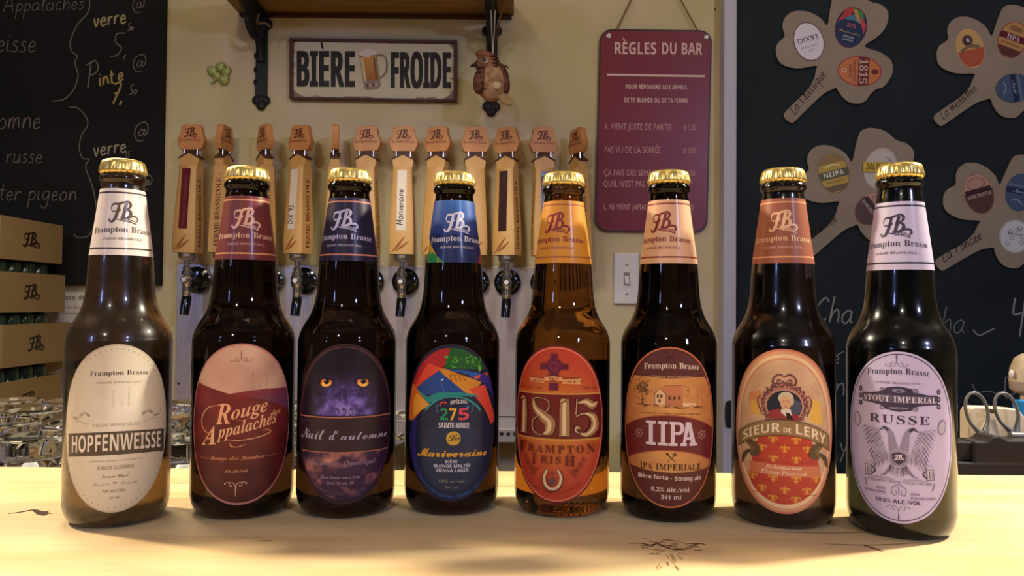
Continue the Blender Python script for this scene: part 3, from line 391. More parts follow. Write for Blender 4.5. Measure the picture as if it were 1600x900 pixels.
68,116,44,1,21,27,-1,18,1,12,6,9,17,9,43,2,43,2,50,11,55,15,66,24,66,24,55,40,55,40,43,24,43,24,17,26,12,31,11,36,11,40,13,40,2,34,0,
68,117,66,1,21,27,-1,19,0,13,4,9,10,8,19,8,55,22,55,22,23,25,14,27,12,31,11,37,12,41,16,43,29,43,55,58,55,58,0,47,0,45,7,44,7,37,1,
68,118,57,1,11,21,0,0,55,16,55,26,24,28,18,28,12,29,12,31,24,41,55,57,55,36,0]
FONT = {}
def read_glyphs():
    i = 0; G = GLYPHS
    while i < len(G):
        st, ch, wd, nc = chr(G[i]), chr(G[i+1]), G[i+2], G[i+3]; i += 4; cons = []
        for _ in range(nc):
            k = G[i]; i += 1
            cons.append([(G[i+2*j]/100, G[i+2*j+1]/100) for j in range(k)]); i += 2*k
        area = lambda c: sum(c[j-1][0]*c[j][1]-c[j][0]*c[j-1][1] for j in range(len(c)))/2
        def inside(p, c):
            k = False
            for j in range(len(c)):
                (ax, ay), (bx, by) = c[j-1], c[j]
                if (ay > p[1]) != (by > p[1]) and p[0] < (bx-ax)*(p[1]-ay)/(by-ay)+ax: k = not k
            return k
        cons.sort(key=lambda c: -abs(area(c))); groups = []
        for c in cons:
            for g in groups:
                if inside(c[0], g[0]): g.append(c); break
            else: groups.append([c])
        pts, tri = [], []
        for g in groups:
            n0 = len(pts); pts += [p for c in g for p in c]
            tri += [tuple(n0+q for q in t) for t in tessellate_polygon([[Vector((x, y, 0)) for x, y in c] for c in g])]
        FONT[(st, ch)] = (wd/100, pts, tri)
read_glyphs()
def plain_letters(chars):           # the plain sans letters come from Blender's built-in text object
    cu = bpy.data.curves.new('letter', 'FONT'); cu.resolution_u = 3; o = bpy.data.objects.new('letter', cu); col.objects.link(o)
    def shape(t):
        cu.body = t; dg = bpy.context.evaluated_depsgraph_get(); dg.update(); e = o.evaluated_get(dg); me = e.to_mesh()
        r = [(v.co.x, v.co.y) for v in me.vertices], [tuple(p.vertices) for p in me.polygons]; e.to_mesh_clear(); return r
    bar = min(x for x, y in shape('|')[0])
    for ch in chars:
        P, T = shape(ch); adv = max(x for x, y in shape(ch+'|')[0])-max(x for x, y in shape('|')[0])
        FONT[('R', ch)] = (adv, P, T)
    bpy.data.objects.remove(o); bpy.data.curves.remove(cu)
plain_letters("ABCDEFGHIJKLMNOPQRSTUVWXYZabcdefghijklmnopqrstuvwxyz0123456789$%',-./")
plain_letters([chr(199)])
CAPH = {k: max(p[1] for p in FONT[(k, {'S': 'L', 'I': 'B'}.get(k, 'H'))][1]) for k in 'BISDR'}
ACC = {'È': ('E', -1), 'É': ('E', 1), 'é': ('e', 1), 'è': ('e', -1)}

# single-stroke handwriting, x-height 1
HAND = {
 'a': (.9, [[(.7,.85),(.4,1),(.05,.6),(.1,.1),(.4,0),(.68,.4),(.72,.95),(.7,.2),(.9,.05)]]),
 'b': (.8, [[(.1,2),(.1,.05),(.2,.6),(.5,1),(.75,.5),(.5,0),(.1,.1)]]),
 'c': (.75, [[(.65,.85),(.35,1),(.05,.5),(.3,0),(.7,.15)]]),
 'd': (.9, [[(.7,.85),(.35,.95),(.05,.5),(.3,0),(.65,.4),(.75,2),(.7,.2),(.9,.05)]]),
 'e': (.75, [[(.1,.5),(.6,.6),(.4,1),(.08,.6),(.25,0),(.7,.2)]]),
 'f': (.6, [[(.6,1.8),(.3,1.9),(.2,1),(.2,-.8)],[(0,.95),(.5,1)]]),
 'g': (.85, [[(.7,.9),(.35,1),(.05,.5),(.35,.05),(.68,.5),(.72,.9),(.65,-.6),(.3,-.9),(.05,-.6)]]),
 'h': (.85, [[(.1,2),(.1,0),(.2,.6),(.5,1),(.7,.6),(.72,0)]]),
 'i': (.35, [[(.1,1),(.1,.1),(.3,.05)],[(.12,1.4),(.14,1.5)]]),
 'j': (.4, [[(.3,1),(.3,-.6),(0,-.8)]]),
 'k': (.7, [[(.1,1.9),(.1,0)],[(.6,1),(.12,.45),(.65,0)]]),
 'l': (.5, [[(.1,.3),(.4,1.7),(.2,1.9),(.1,.6),(.2,0),(.45,.1)]]),
 'm': (1.2, [[(.1,1),(.1,0),(.2,.8),(.4,1),(.5,.7),(.5,0),(.6,.8),(.85,1),(.95,.6),(1,.05)]]),
 'n': (.85, [[(.1,1),(.1,0),(.2,.7),(.5,1),(.68,.6),(.72,.05)]]),
 'o': (.8, [[(.4,1),(.05,.6),(.2,.02),(.6,.15),(.65,.7),(.4,1)]]),
 'p': (.8, [[(.1,1),(.1,-1)],[(.1,.6),(.4,1),(.7,.6),(.5,.05),(.1,.1)]]),
 'q': (.85, [[(.7,.9),(.35,1),(.05,.5),(.35,.05),(.68,.5),(.7,1),(.65,-1)]]),
 'r': (.65, [[(.1,1),(.1,0),(.15,.6),(.35,.95),(.6,.9)]]),
 's': (.65, [[(.55,.9),(.25,1),(.15,.7),(.5,.4),(.4,.02),(.05,.1)]]),
 't': (.6, [[(.25,1.7),(.22,.2),(.5,.05)],[(0,1.1),(.55,1.15)]]),
 'u': (.85, [[(.1,1),(.12,.2),(.35,0),(.65,.4),(.68,1),(.7,.1),(.85,.05)]]),
 'v': (.7, [[(.05,1),(.3,0),(.6,1)]]), 'y': (.8, [[(.1,1),(.15,.4),(.4,.2),(.65,.9),(.6,-.5),(.2,-.8)]]),
 'z': (.7, [[(.1,1),(.6,1),(.1,0),(.65,.05)]]), 'x': (.7, [[(.1,1),(.6,0)],[(.6,1),(.1,0)]]),
 'A': (1.3, [[(0,0),(.55,1.9),(1.1,0)],[(.25,.7),(.9,.75)]]),
 'C': (1.1, [[(.95,1.6),(.6,1.9),(.1,1),(.4,0),(1,.3)]]), 'F': (1, [[(.2,0),(.25,1.8)],[(.1,1.8),(.95,1.9)],[(.2,1),(.7,1.05)]]),
 'L': (.9, [[(.2,1.9),(.1,.05),(.75,.05)]]), 'M': (1.4, [[(.1,0),(.2,1.8),(.6,.5),(1.05,1.8),(1.15,0)]]),
 'P': (1.1, [[(.3,1.8),(.25,-.1)],[(0,1.6),(.6,1.9),(.9,1.3),(.6,.9),(.25,.9)]]),
 'V': (1, [[(.05,1.6),(.4,0),(.9,1.7)]]), 'D': (1.1, [[(.15,1.8),(.15,0)],[(.05,1.8),(.7,1.5),(.9,.8),(.5,.05),(.1,0)]]),
 'I': (.3, [[(.1,1.8),(.1,0)]]), 'X': (.9, [[(.05,1.8),(.8,0)],[(.8,1.8),(.05,0)]]), 'S': (.9, [[(.75,1.6),(.4,1.8),(.1,1.4),(.7,.6),(.5,0),(.05,.2)]]),
 'O': (1, [[(.5,1.8),(.08,1),(.4,0),(.85,.8),(.5,1.8)]]), 'Y': (.9, [[(.05,1.8),(.45,.9)],[(.85,1.8),(.35,-.2)]]),
 '0': (.7, [[(.35,1),(.05,.5),(.3,0),(.6,.5),(.35,1)]]), '3': (.8, [[(.1,1.7),(.5,1.8),(.3,1),(.6,.6),(.3,0),(.05,.2)]]),
 '4': (1, [[(.1,2),(.15,1),(.8,1.15)],[(.75,2),(.75,-.4)]]), '5': (.9, [[(.8,1.9),(.25,1.8),(.3,1.1),(.75,.7),(.6,.1),(.1,-.1)]]),
 '7': (.9, [[(.1,1.7),(.8,1.8),(.4,-.2)],[(.3,.8),(.75,.9)]]), '9': (.8, [[(.6,1.5),(.3,1.8),(.1,1.3),(.5,1.1),(.6,1.6),(.5,0)]]), '1': (.5, [[(.1,1.4),(.35,1.8),(.35,0)]]),
 '@': (1.7, [[(1.05,1),(.75,1.2),(.5,.8),(.7,.5),(1,.8),(1.1,1.2),(1.05,.6),(1.35,.7),(1.45,1.4),(1,1.9),(.3,1.6),(.05,.8),(.5,0),(1.1,.05)]]),
 ',': (.35, [[(.15,.1),(.05,-.35)]]), ' ': (.6, []), '-': (.7, [[(.1,.6),(.6,.65)]]), ')': (.5, [[(0,2),(.35,1),(0,-.3)]]), '~': (1.5, [[(.1,.7),(.5,.3),(.9,.5),(1.4,.8)]]),
}

def clip_convex(poly, hull):
    out = list(poly)
    for i in range(len(hull)):
        ax, ay = hull[i]; bx, by = hull[(i+1) % len(hull)]; inp = out; out = []
        if not inp: break
        sd = lambda p: (bx-ax)*(p[1]-ay)-(by-ay)*(p[0]-ax)
        for j in range(len(inp)):
            p, q = inp[j-1], inp[j]; dp, dq = sd(p), sd(q)
            if dq >= 0:
                if dp < 0: t = dp/(dp-dq); out.append((p[0]+(q[0]-p[0])*t, p[1]+(q[1]-p[1])*t))
                out.append(q)
            elif dp >= 0: t = dp/(dp-dq); out.append((p[0]+(q[0]-p[0])*t, p[1]+(q[1]-p[1])*t))
    return out

class Print:
    """flat coloured shapes in (u, v); built onto a surface by a mapping (u, v, height)"""
    def __init__(s, ell=None): s.t = []; s.L = 0; s.ell = ell     # triangles: (pts, cols, layer)
    def layer(s, n=1): s.L += n; return s
    def hull(s, k=1.0, n=48): return [(s.ell[0]*k*cos(2*pi*i/n), s.ell[1]*k*sin(2*pi*i/n)) for i in range(n)]
    def tri(s, pts, c):
        cs = [c(*p) for p in pts] if callable(c) else [c]*len(pts)
        s.n = (getattr(s, 'n', 0)+1) % 200
        s.t.append((pts, [lin(x) for x in cs], s.L+s.n*.002))
    def poly(s, pts, c, clip=False):
        pts = [tuple(p[:2]) for p in pts]
        if clip: pts = clip_convex(pts, s.hull(.985 if clip is True else clip))
        if len(pts) < 3: return
        for t in tessellate_polygon([[Vector((x, y, 0)) for x, y in pts]]): s.tri([pts[i] for i in t], c)
    def rect(s, x0, y0, x1, y1, c): s.tri([(x0,y0),(x1,y0),(x1,y1),(x0,y1)], c)
    def disc(s, cx, cy, rx, ry, c, n=28, rot=0, r0=0, rings=1):
        f = lambda k, a: (cx+k*(rx*cos(a)*cos(rot)-ry*sin(a)*sin(rot)), cy+k*(rx*cos(a)*sin(rot)+ry*sin(a)*cos(rot)))
        for j in range(rings):
            a0 = r0+(1-r0)*j/rings; a1 = r0+(1-r0)*(j+1)/rings
            for i in range(n):
                a, b = 2*pi*i/n, 2*pi*(i+1)/n
                s.tri([f(a0,a), f(a1,a), f(a1,b), f(a0,b)] if a0 > 0 else [f(0,a), f(a1,a), f(a1,b)], c)
    def band(s, lo, hi, c, k=.985, x0=None, x1=None, n=40):
        a, b = s.ell if s.ell else (1e9, 1e9); a *= k; b *= k
        x0 = -a*.999 if x0 is None else x0; x1 = a*.999 if x1 is None else x1
        lo_ = lo if callable(lo) else (lambda x: lo); hi_ = hi if callable(hi) else (lambda x: hi)
        pr = None
        for i in range(n+1):
            x = x0+(x1-x0)*i/n; e = b*sqrt(max(0, 1-(x/a)**2))
            l, h = max(lo_(x), -e), min(hi_(x), e)
            if pr and (h > l or pr[2] > pr[1]): s.tri([(pr[0], pr[1]), (x, min(l, max(h, l))), (x, max(h, l)), (pr[0], max(pr[2], pr[1]))], c)
            pr = (x, l, h)
    def region(s, lo, hi, c, k=.985, x0=None, x1=None, nx=40, ny=24):
        a, b = s.ell; a *= k; b *= k; x0 = -a*.999 if x0 is None else x0; x1 = a*.999 if x1 is None else x1; pr = None
        for i in range(nx+1):
            x = x0+(x1-x0)*i/nx; e = b*sqrt(max(0, 1-(x/a)**2)); l = max(lo(x) if callable(lo) else lo, -e); h = max(l, min(hi(x) if callable(hi) else hi, e))
            if pr:
                for j in range(ny):
                    t0, t1 = j/ny, (j+1)/ny; X, L_, H_ = pr
                    s.tri([(X, L_+(H_-L_)*t0), (x, l+(h-l)*t0), (x, l+(h-l)*t1), (X, L_+(H_-L_)*t1)], c)
            pr = (x, l, h)
    def stroke(s, pts, w, c, sm=5, taper=False):
        P = spline([(p[0], p[1], 0) for p in pts], sm) if sm else [Vector((p[0], p[1], 0)) for p in pts]
        N = len(P)
        if isinstance(w, (list, tuple)):
            m = len(w)-1; ws = []
            for i in range(N):
                t = i/(N-1)*m; k = min(int(t), m-1); ws.append(w[k]+(w[k+1]-w[k])*(t-k))
        else: ws = [w*(min(1, .25+3*min(i, N-1-i)/(N-1)) if taper else 1) for i in range(N)]
        L, R = [], []
        for i, p in enumerate(P):
            t = P[min(i+1, N-1)]-P[max(i-1, 0)]
            if t.length < 1e-9: t = Vector((1, 0, 0))
            t.normalize(); q = Vector((-t.y, t.x, 0))*ws[i]*.5
            L.append((p+q)[:2]); R.append((p-q)[:2])
        for i in range(N-1): s.tri([R[i], R[i+1], L[i+1], L[i]], c)
    def text(s, st, txt, x0, x1, y, h, c, bulge=0, slope=0, slant=0, fit=True, gap=.0, vert=False):
        """letters from x0 to x1 (cap height h, baseline y, raised by bulge in the middle)"""
        xs = 0; gl = []
        k = h/CAPH[st]
        for ch in txt:
            if ch == ' ': xs += .32+gap; continue
            b, acc = ACC.get(ch, (ch, 0))
            key = (st, b) if (st, b) in FONT else ('R', ch)
            if key not in FONT: xs += .3; continue
            wd, P, T = FONT[key]
            gl.append((xs, P, T, acc if key[0] == st else 0, wd, b)); xs += wd+gap
        if not gl: return
        tot = xs-gap; kx = (x1-x0)/tot if fit else k
        if not fit: x1 = x0+tot*k
        xc, hw = (x0+x1)/2, (x1-x0)/2 or 1
        def M(x, yy):
            X = x0+x*kx+slant*yy*k; Y = y+yy*k+bulge*(1-((X-xc)/hw)**2)+slope*(X-x0)
            return (-(Y-y)+x0*0, X) if False else (X, Y)
        for xo, P, T, acc, wd, b in gl:
            Q = [M(px+xo, py) for px, py in P]
            for t in T: s.tri([Q[i] for i in t], c)
            if acc:
                yb = (CAPH[st] if b.isupper() else CAPH[st]*.75)+.05; cx = xo+wd*.5
                s.tri([M(cx-.03*acc-.05, yb), M(cx-.03*acc+.05, yb), M(cx+.14*acc+.06, yb+.2), M(cx+.14*acc-.08, yb+.2)], c)
    def hand(s, txt, x, y, size, c, w=.12, rot=0, slant=.15, jit=.04, kx=1.0, seed=1, acc=True):
        rnd = random.Random(seed); X = 0
        for ch in txt:
            b = 'e' if ch in 'éè' else ch
            if b not in HAND: X += .6; continue
            wd, ss = HAND[b]
            ss = list(ss)+([[(.35,1.35),(.6,1.75)]] if ch == 'é' else [])
            dy = rnd.uniform(-jit, jit)
            for st in ss:
                pts = []
                for px, py in st:
                    u = (X+px*kx+slant*py+rnd.uniform(-jit, jit)*.5)*size; v = (py+dy)*size
                    pts.append((x+u*cos(rot)-v*sin(rot), y+u*sin(rot)+v*cos(rot)))
                s.stroke(pts, w*size, c, 4)
            X += wd*kx+.12
    def build(s, name, m, mapf, parent=None, step=None, vstep=None, lift=.00006, world=False):
        bm = bmesh.new(); cl = bm.loops.layers.float_color.new('Col')
        for pts, cs, L in s.t:
            if len({(round(p[0], 7), round(p[1], 7)) for p in pts}) < 3: continue
            vs = [bm.verts.new((p[0], p[1], L)) for p in pts]
            f = bm.faces.new(vs)
            ar = sum(pts[i-1][0]*pts[i][1]-pts[i][0]*pts[i-1][1] for i in range(len(pts)))
            for lp, cc in zip(f.loops, cs): lp[cl] = (*cc, 1)
            if ar < 0: f.normal_flip()
        if step:
            lo = min(p[0] for t in s.t for p in t[0]); hi = max(p[0] for t in s.t for p in t[0])
            x = math.ceil(lo/step)*step
            while x < hi:
                fs = [f for f in bm.faces if min(v.co.x for v in f.verts) < x-1e-5 and max(v.co.x for v in f.verts) > x+1e-5]
                if fs:
                    g = list({v for f in fs for v in f.verts})+list({e for f in fs for e in f.edges})+fs
                    bmesh.ops.bisect_plane(bm, geom=g, plane_co=(x, 0, 0), plane_no=(1, 0, 0), dist=1e-7)
                x += step
        if vstep:
            lo = min(p[1] for t in s.t for p in t[0]); hi = max(p[1] for t in s.t for p in t[0]); y = lo+vstep
            while y < hi:
                fs = [f for f in bm.faces if min(v.co.y for v in f.verts) < y-1e-5 and max(v.co.y for v in f.verts) > y+1e-5]
                g = list({v for f in fs for v in f.verts})+list({e for f in fs for e in f.edges})+fs
                if fs: bmesh.ops.bisect_plane(bm, geom=g, plane_co=(0, y, 0), plane_no=(0, 1, 0), dist=1e-7)
                y += vstep
        off = origin(parent) if (world and parent) else Vector((0, 0, 0))
        for v in bm.verts: v.co = mapf(v.co.x, v.co.y, v.co.z*lift)-off
        me = bpy.data.meshes.new(name); bm.to_mesh(me); bm.free()
        me.materials.append(m)
        return link(name, me, parent)

def wallmap(Y):                       # (u, v) = pixels of the photograph unprojected onto the plane y = Y
    return lambda u, v, h: at(u, -v, Y)-Vector((0, h, 0))

LOGO = [([(8,36),(5,44),(8,54),(16,58),(30,58),(40,61),(48,66)], [1,2,3,4,4.5,4,1]),
        ([(35,59),(31,45),(25,24),(16,7),(7,3),(1,7),(1,12)], [4,5.5,6,5.5,4,3.5,4]),
        ([(8,36),(14,33),(17,38)], [1.5,2.5,1.5]), ([(14,34),(26,35),(36,38),(38,43)], [1.5,3,3,1]),
        ([(60,62),(55,44),(48,18)], [5.5,6.5,5.5]), ([(44,58),(52,64),(66,66),(75,58),(70,47),(56,41)], [1,3,4,6,4,2]),
        ([(56,41),(72,38),(74,26),(66,17),(50,15),(38,18)], [2,5,6.5,4.5,3,1.5]),
        ([(22,15),(34,10),(52,14),(70,20),(88,22),(98,18),(99,10),(93,8)], [1,2,3.5,4,4,4,4.5,3])]
def logo(P, x, y, wdt, c, wheat=True, hgt=None):
    k = wdt/100; ky = (hgt/66) if hgt else k
    for pts, ws in LOGO: P.stroke([(x+px*k, y+py*ky) for px, py in pts], [q*k*1.9 for q in ws], c, 4)
    if wheat:
        P.stroke([(x+38*k, y+7*ky), (x+60*k, y+8*ky), (x+94*k, y-1*ky)], 1.6*k, c, 4)
        for i in range(6):
            t = i/5; px, py = 48+42*t, 9-8*t*t
            P.disc(x+(px+3)*k, y+(py+3.2)*ky, 5*k, 1.7*ky, c, 8, rot=.35); P.disc(x+(px+2)*k, y+(py-3.2)*ky, 5*k, 1.7*ky, c, 8, rot=-.65)

# ------------------------------------------------------------------ setting
WY = 1.73
def struct(name, mb, m, **k):
    o = mb.build(name, m, **k); o['kind'] = 'structure'; return o
struct('wall_back', MB().box((-2.6, WY, -1.05), (2.6, WY+.05, 1.9)), WALL)
struct('floor', MB().box((-2.6, -2.6, -1.1), (2.6, WY+.1, -1.05)), FLOORM)
struct('ceiling', MB().box((-2.6, -2.6, 1.9), (2.6, WY+.1, 1.95)), CEIL)
a, b_ = at(1129, 300, 1.70), at(1149, 300, 1.70)
struct('trim_1', MB().box((a.x, 1.69, -1.05), (b_.x, WY, 1.9)), WHITET, bevel=.003)

# counters behind the bar
BC = tag(MB().box((-1.25, .685, -.147), (-.03, 1.16, -.107)).box((-1.23, .70, -1.05), (-.05, 1.14, -.147)).build('glass_counter', mat('pale_counter', (206, 196, 182), .35), bevel=.003), 'low wooden back counter carrying the upturned drinking glasses', 'counter')
PC = tag(MB().box((.40, .70, -.150), (1.3, .98, -.110)).box((.42, .72, -1.05), (1.28, .96, -.15)).build('prep_counter', WOOD2, bevel=.003), 'low back counter under the black caddy with scissors', 'counter')
CB = tag(MB().box((-1.4, 1.38, -1.05), (-.75, 1.725, -.104)).build('low_cabinet', WOOD2, bevel=.003), 'low cabinet against the wall carrying the stacked cartons', 'cabinet')

# bar top: planks
bar = thing('bar_counter', (0, .35, 0), 'pale knotty wooden bar top the eight beer bottles stand on', 'bar counter')
def plank(x0, x1, y0, y1, m):
    return MB().box((x0, y0, -.045), (x1, y1, 0)).build('plank', m, bar, world=True, bevel=.0012)
plank(-1.25, 1.25, .5865, .6385, WOOD2).name = 'plank'
plank(-1.25, 1.25, .04, .5855, WOOD)
MB().box((-1.2, .12, -1.05), (1.2, .60, -.045)).build('bar_front', WOOD2, bar, world=True)
kn = Print()
DK, DK2 = (70, 44, 26), (150, 112, 72)
def barpt(px, py): p = on_z(px, py, 0); return (p.x, p.y)
KM = print_material('wood_knots', .6)
def crack(pts, w, c, L=0):
    kn = Print(); kn.L = L; q = [barpt(*p) for p in pts]; kn.stroke(q, w, c, 4, taper=True); kn.build('knot', KM, lambda u, v, h: Vector((u, v, .00006+h)), bar, world=True)
crack([(12, 803), (34, 800), (52, 797), (66, 800), (80, 803)], .0022, DK, 2)
kn = Print(); kn.L = 3; kn.poly([barpt(*p) for p in [(50, 798), (58, 799.5), (76, 799), (74, 804), (68, 806), (58, 804)]], DK); kn.build('knot', KM, lambda u, v, h: Vector((u, v, .00006+h)), bar, world=True)
crack([(984, 850), (1000, 849), (1016, 852), (1028, 850), (1042, 856), (1056, 859), (1070, 858), (1082, 856)], .0014, (88, 62, 42), 3)
rk = random.Random(12)
kn = Print()
for i in range(46):
    x, y = rk.gauss(1040, 26), rk.gauss(855, 6); kn.stroke([barpt(x, y), barpt(x+rk.uniform(3, 11), y+rk.uniform(-1, 2)), barpt(x+rk.uniform(11, 18), y+rk.uniform(-1.5, 2.5))], rk.uniform(.0004, .0015), rk.choice([(120, 90, 60), (150, 116, 78), (176, 140, 96), (100, 72, 50)]), 3, taper=True)
for i in range(16):
    x, y = rk.gauss(1044, 9), rk.uniform(862, 886); kn.stroke([barpt(x, y), barpt(x+rk.uniform(2, 6), y+rk.uniform(4, 8))], rk.uniform(.0005, .0011), rk.choice([(150, 120, 80), (176, 146, 100)]), 0)
tag(kn.build('knot_grain', KM, lambda u, v, h: Vector((u, v, .00006+h)), bar, world=True), kind='stuff')
crack([(1078, 853), (1092, 850), (1104, 851)], .0010, (120, 88, 58), 2)
crack([(1348, 852), (1362, 856), (1380, 862)], .0022, (120, 88, 56), 2)
crack([(1290, 850), (1360, 852), (1440, 848)], .0016, (176, 140, 92), 2)
crack([(400, 846), (425, 845)], .0014, (140, 110, 70), 2)
crack([(1188, 830), (1300, 833), (1420, 829)], .0012, (150, 108, 66), 1)

# ------------------------------------------------------------------ left chalkboard
CH = (124, 113, 98); CHY = (170, 150, 84)
def board(name, x0, x1, y0, y1, Y, m, label):
    r = thing(name, at((x0+x1)/2, min(y1, 700), Y), label, 'chalkboard')
    p, q = at(x0, y0, Y), at(x1, y1, Y); px = at(x1 if x1 < 800 else x0, (y0+y1)/2, Y)
    xa, xb = (p.x, px.x) if x1 < 800 else (px.x, q.x)
    MB().box((xa, Y, q.z), (xb, WY-.001, p.z)).build('slate_panel', m, r, world=True, bevel=.002); return r
cl = board('chalkboard', -330, 255, -200, 446, 1.712, SLATE, 'black chalkboard with handwritten glass and pint prices on the left wall')
P = Print()
BRD = [cl, 1.7115]
def H(t, x, y, s, c=CH, rot=0, w=.10, **k):
    for wd in t.split(' '):
        Q = Print(); Q.hand(wd, x, -y, s, c, w, rot, **k); Q.build('chalk_writing', CHALK, wallmap(BRD[1]), BRD[0], world=True)
        x += (sum(HAND.get(ch, HAND['e'])[0]*k.get('kx', 1)+.12 for ch in wd)+.7)*s
def CS(*strokes):
    for st in strokes: Q = Print(); Q.stroke(*st); Q.build('chalk_writing', CHALK, wallmap(BRD[1]), BRD[0], world=True)
H('Appalaches', 5, 18, 12, rot=.03, kx=1.15, slant=.2); H('eisse', -6, 80, 17, rot=-.02, kx=1.0); H('omne', -4, 201, 17, rot=0, kx=1.0)
H('o russe', -14, 254, 14, rot=-.02); H('ater pigeon', -18, 312, 14, rot=-.02, kx=1.1)
H('verre', 146, 42, 13, (172, 160, 104), rot=.12, w=.2); H('@', 206, 20, 13, rot=.1); H('5,', 170, 86, 19, rot=-.05, kx=1.2); H('50', 199, 47, 5.5, (165, 150, 130), w=.2)
H('P', 132, 135, 21, rot=.05); H('int', 155, 134, 12, CHY, rot=.2, w=.24); H('e', 184, 126, 12, CHY, rot=.1, w=.24)
H('@', 206, 112, 14, rot=.05); H('7,', 171, 158, 16, CHY, rot=-.05, w=.18); H('50', 201, 147, 7.5, w=.2)
H('verre', 146, 244, 13, (160, 150, 120), rot=.12, w=.18); H('@', 208, 220, 15, rot=.05); H('15', 195, 246, 5, w=.2); H('@', 218, 296, 12, w=.1)
CS(([(140, 5), (138, -18), (120, -40), (110, -65), (112, -80), (121, -88), (117, -98), (122, -118), (115, -140), (100, -155), (82, -158)], 1.8, CH, 6))
CS(([(108, -167), (122, -169), (134, -182), (137, -195), (127, -212), (124, -232), (129, -247), (139, -249), (134, -262), (144, -290), (150, -320), (150, -345), (138, -368), (122, -371), (115, -366)], 1.6, CH, 6))

# right chalkboard
cr = board('chalkboard', 1150, 2000, -200, 1020, 1.705, SLATE2, 'dark slate chalkboard wall panel behind the card shamrocks')
CHR = (150, 156, 150); BRD = [cr, 1.7045]
H('Cha', 1270, 502, 20, CHR, rot=-.04, w=.12, kx=1.0); H('cha', 1452, 518, 20, (120, 128, 124), rot=-.03, w=.1); H('~', 1515, 530, 22, CHR, w=.1, kx=1.2); H('4', 1576, 515, 25, CHR, w=.12)
H('e', 1302, 568, 12, CHR, w=.14); CS(([(1306, -556), (1318, -549)], 1.6, CHR, 0))
H('n', 1303, 618, 20, CHR, w=.1); H('Y', 1308, 718, 15, CHR, w=.12); H('a', 1300, 720, 12, (70, 76, 74), w=.1)
CS(([(1519, -600), (1524, -610), (1530, -613), (1545, -611), (1557, -615)], 1.6, (130, 140, 136), 5))
CS(([(1571, -590), (1570, -615), (1574, -622), (1578, -618), (1590, -612)], 1.6, (150, 158, 154), 5)); CS(([(1571, -590), (1582, -588)], 1.6, (150, 158, 154), 0))

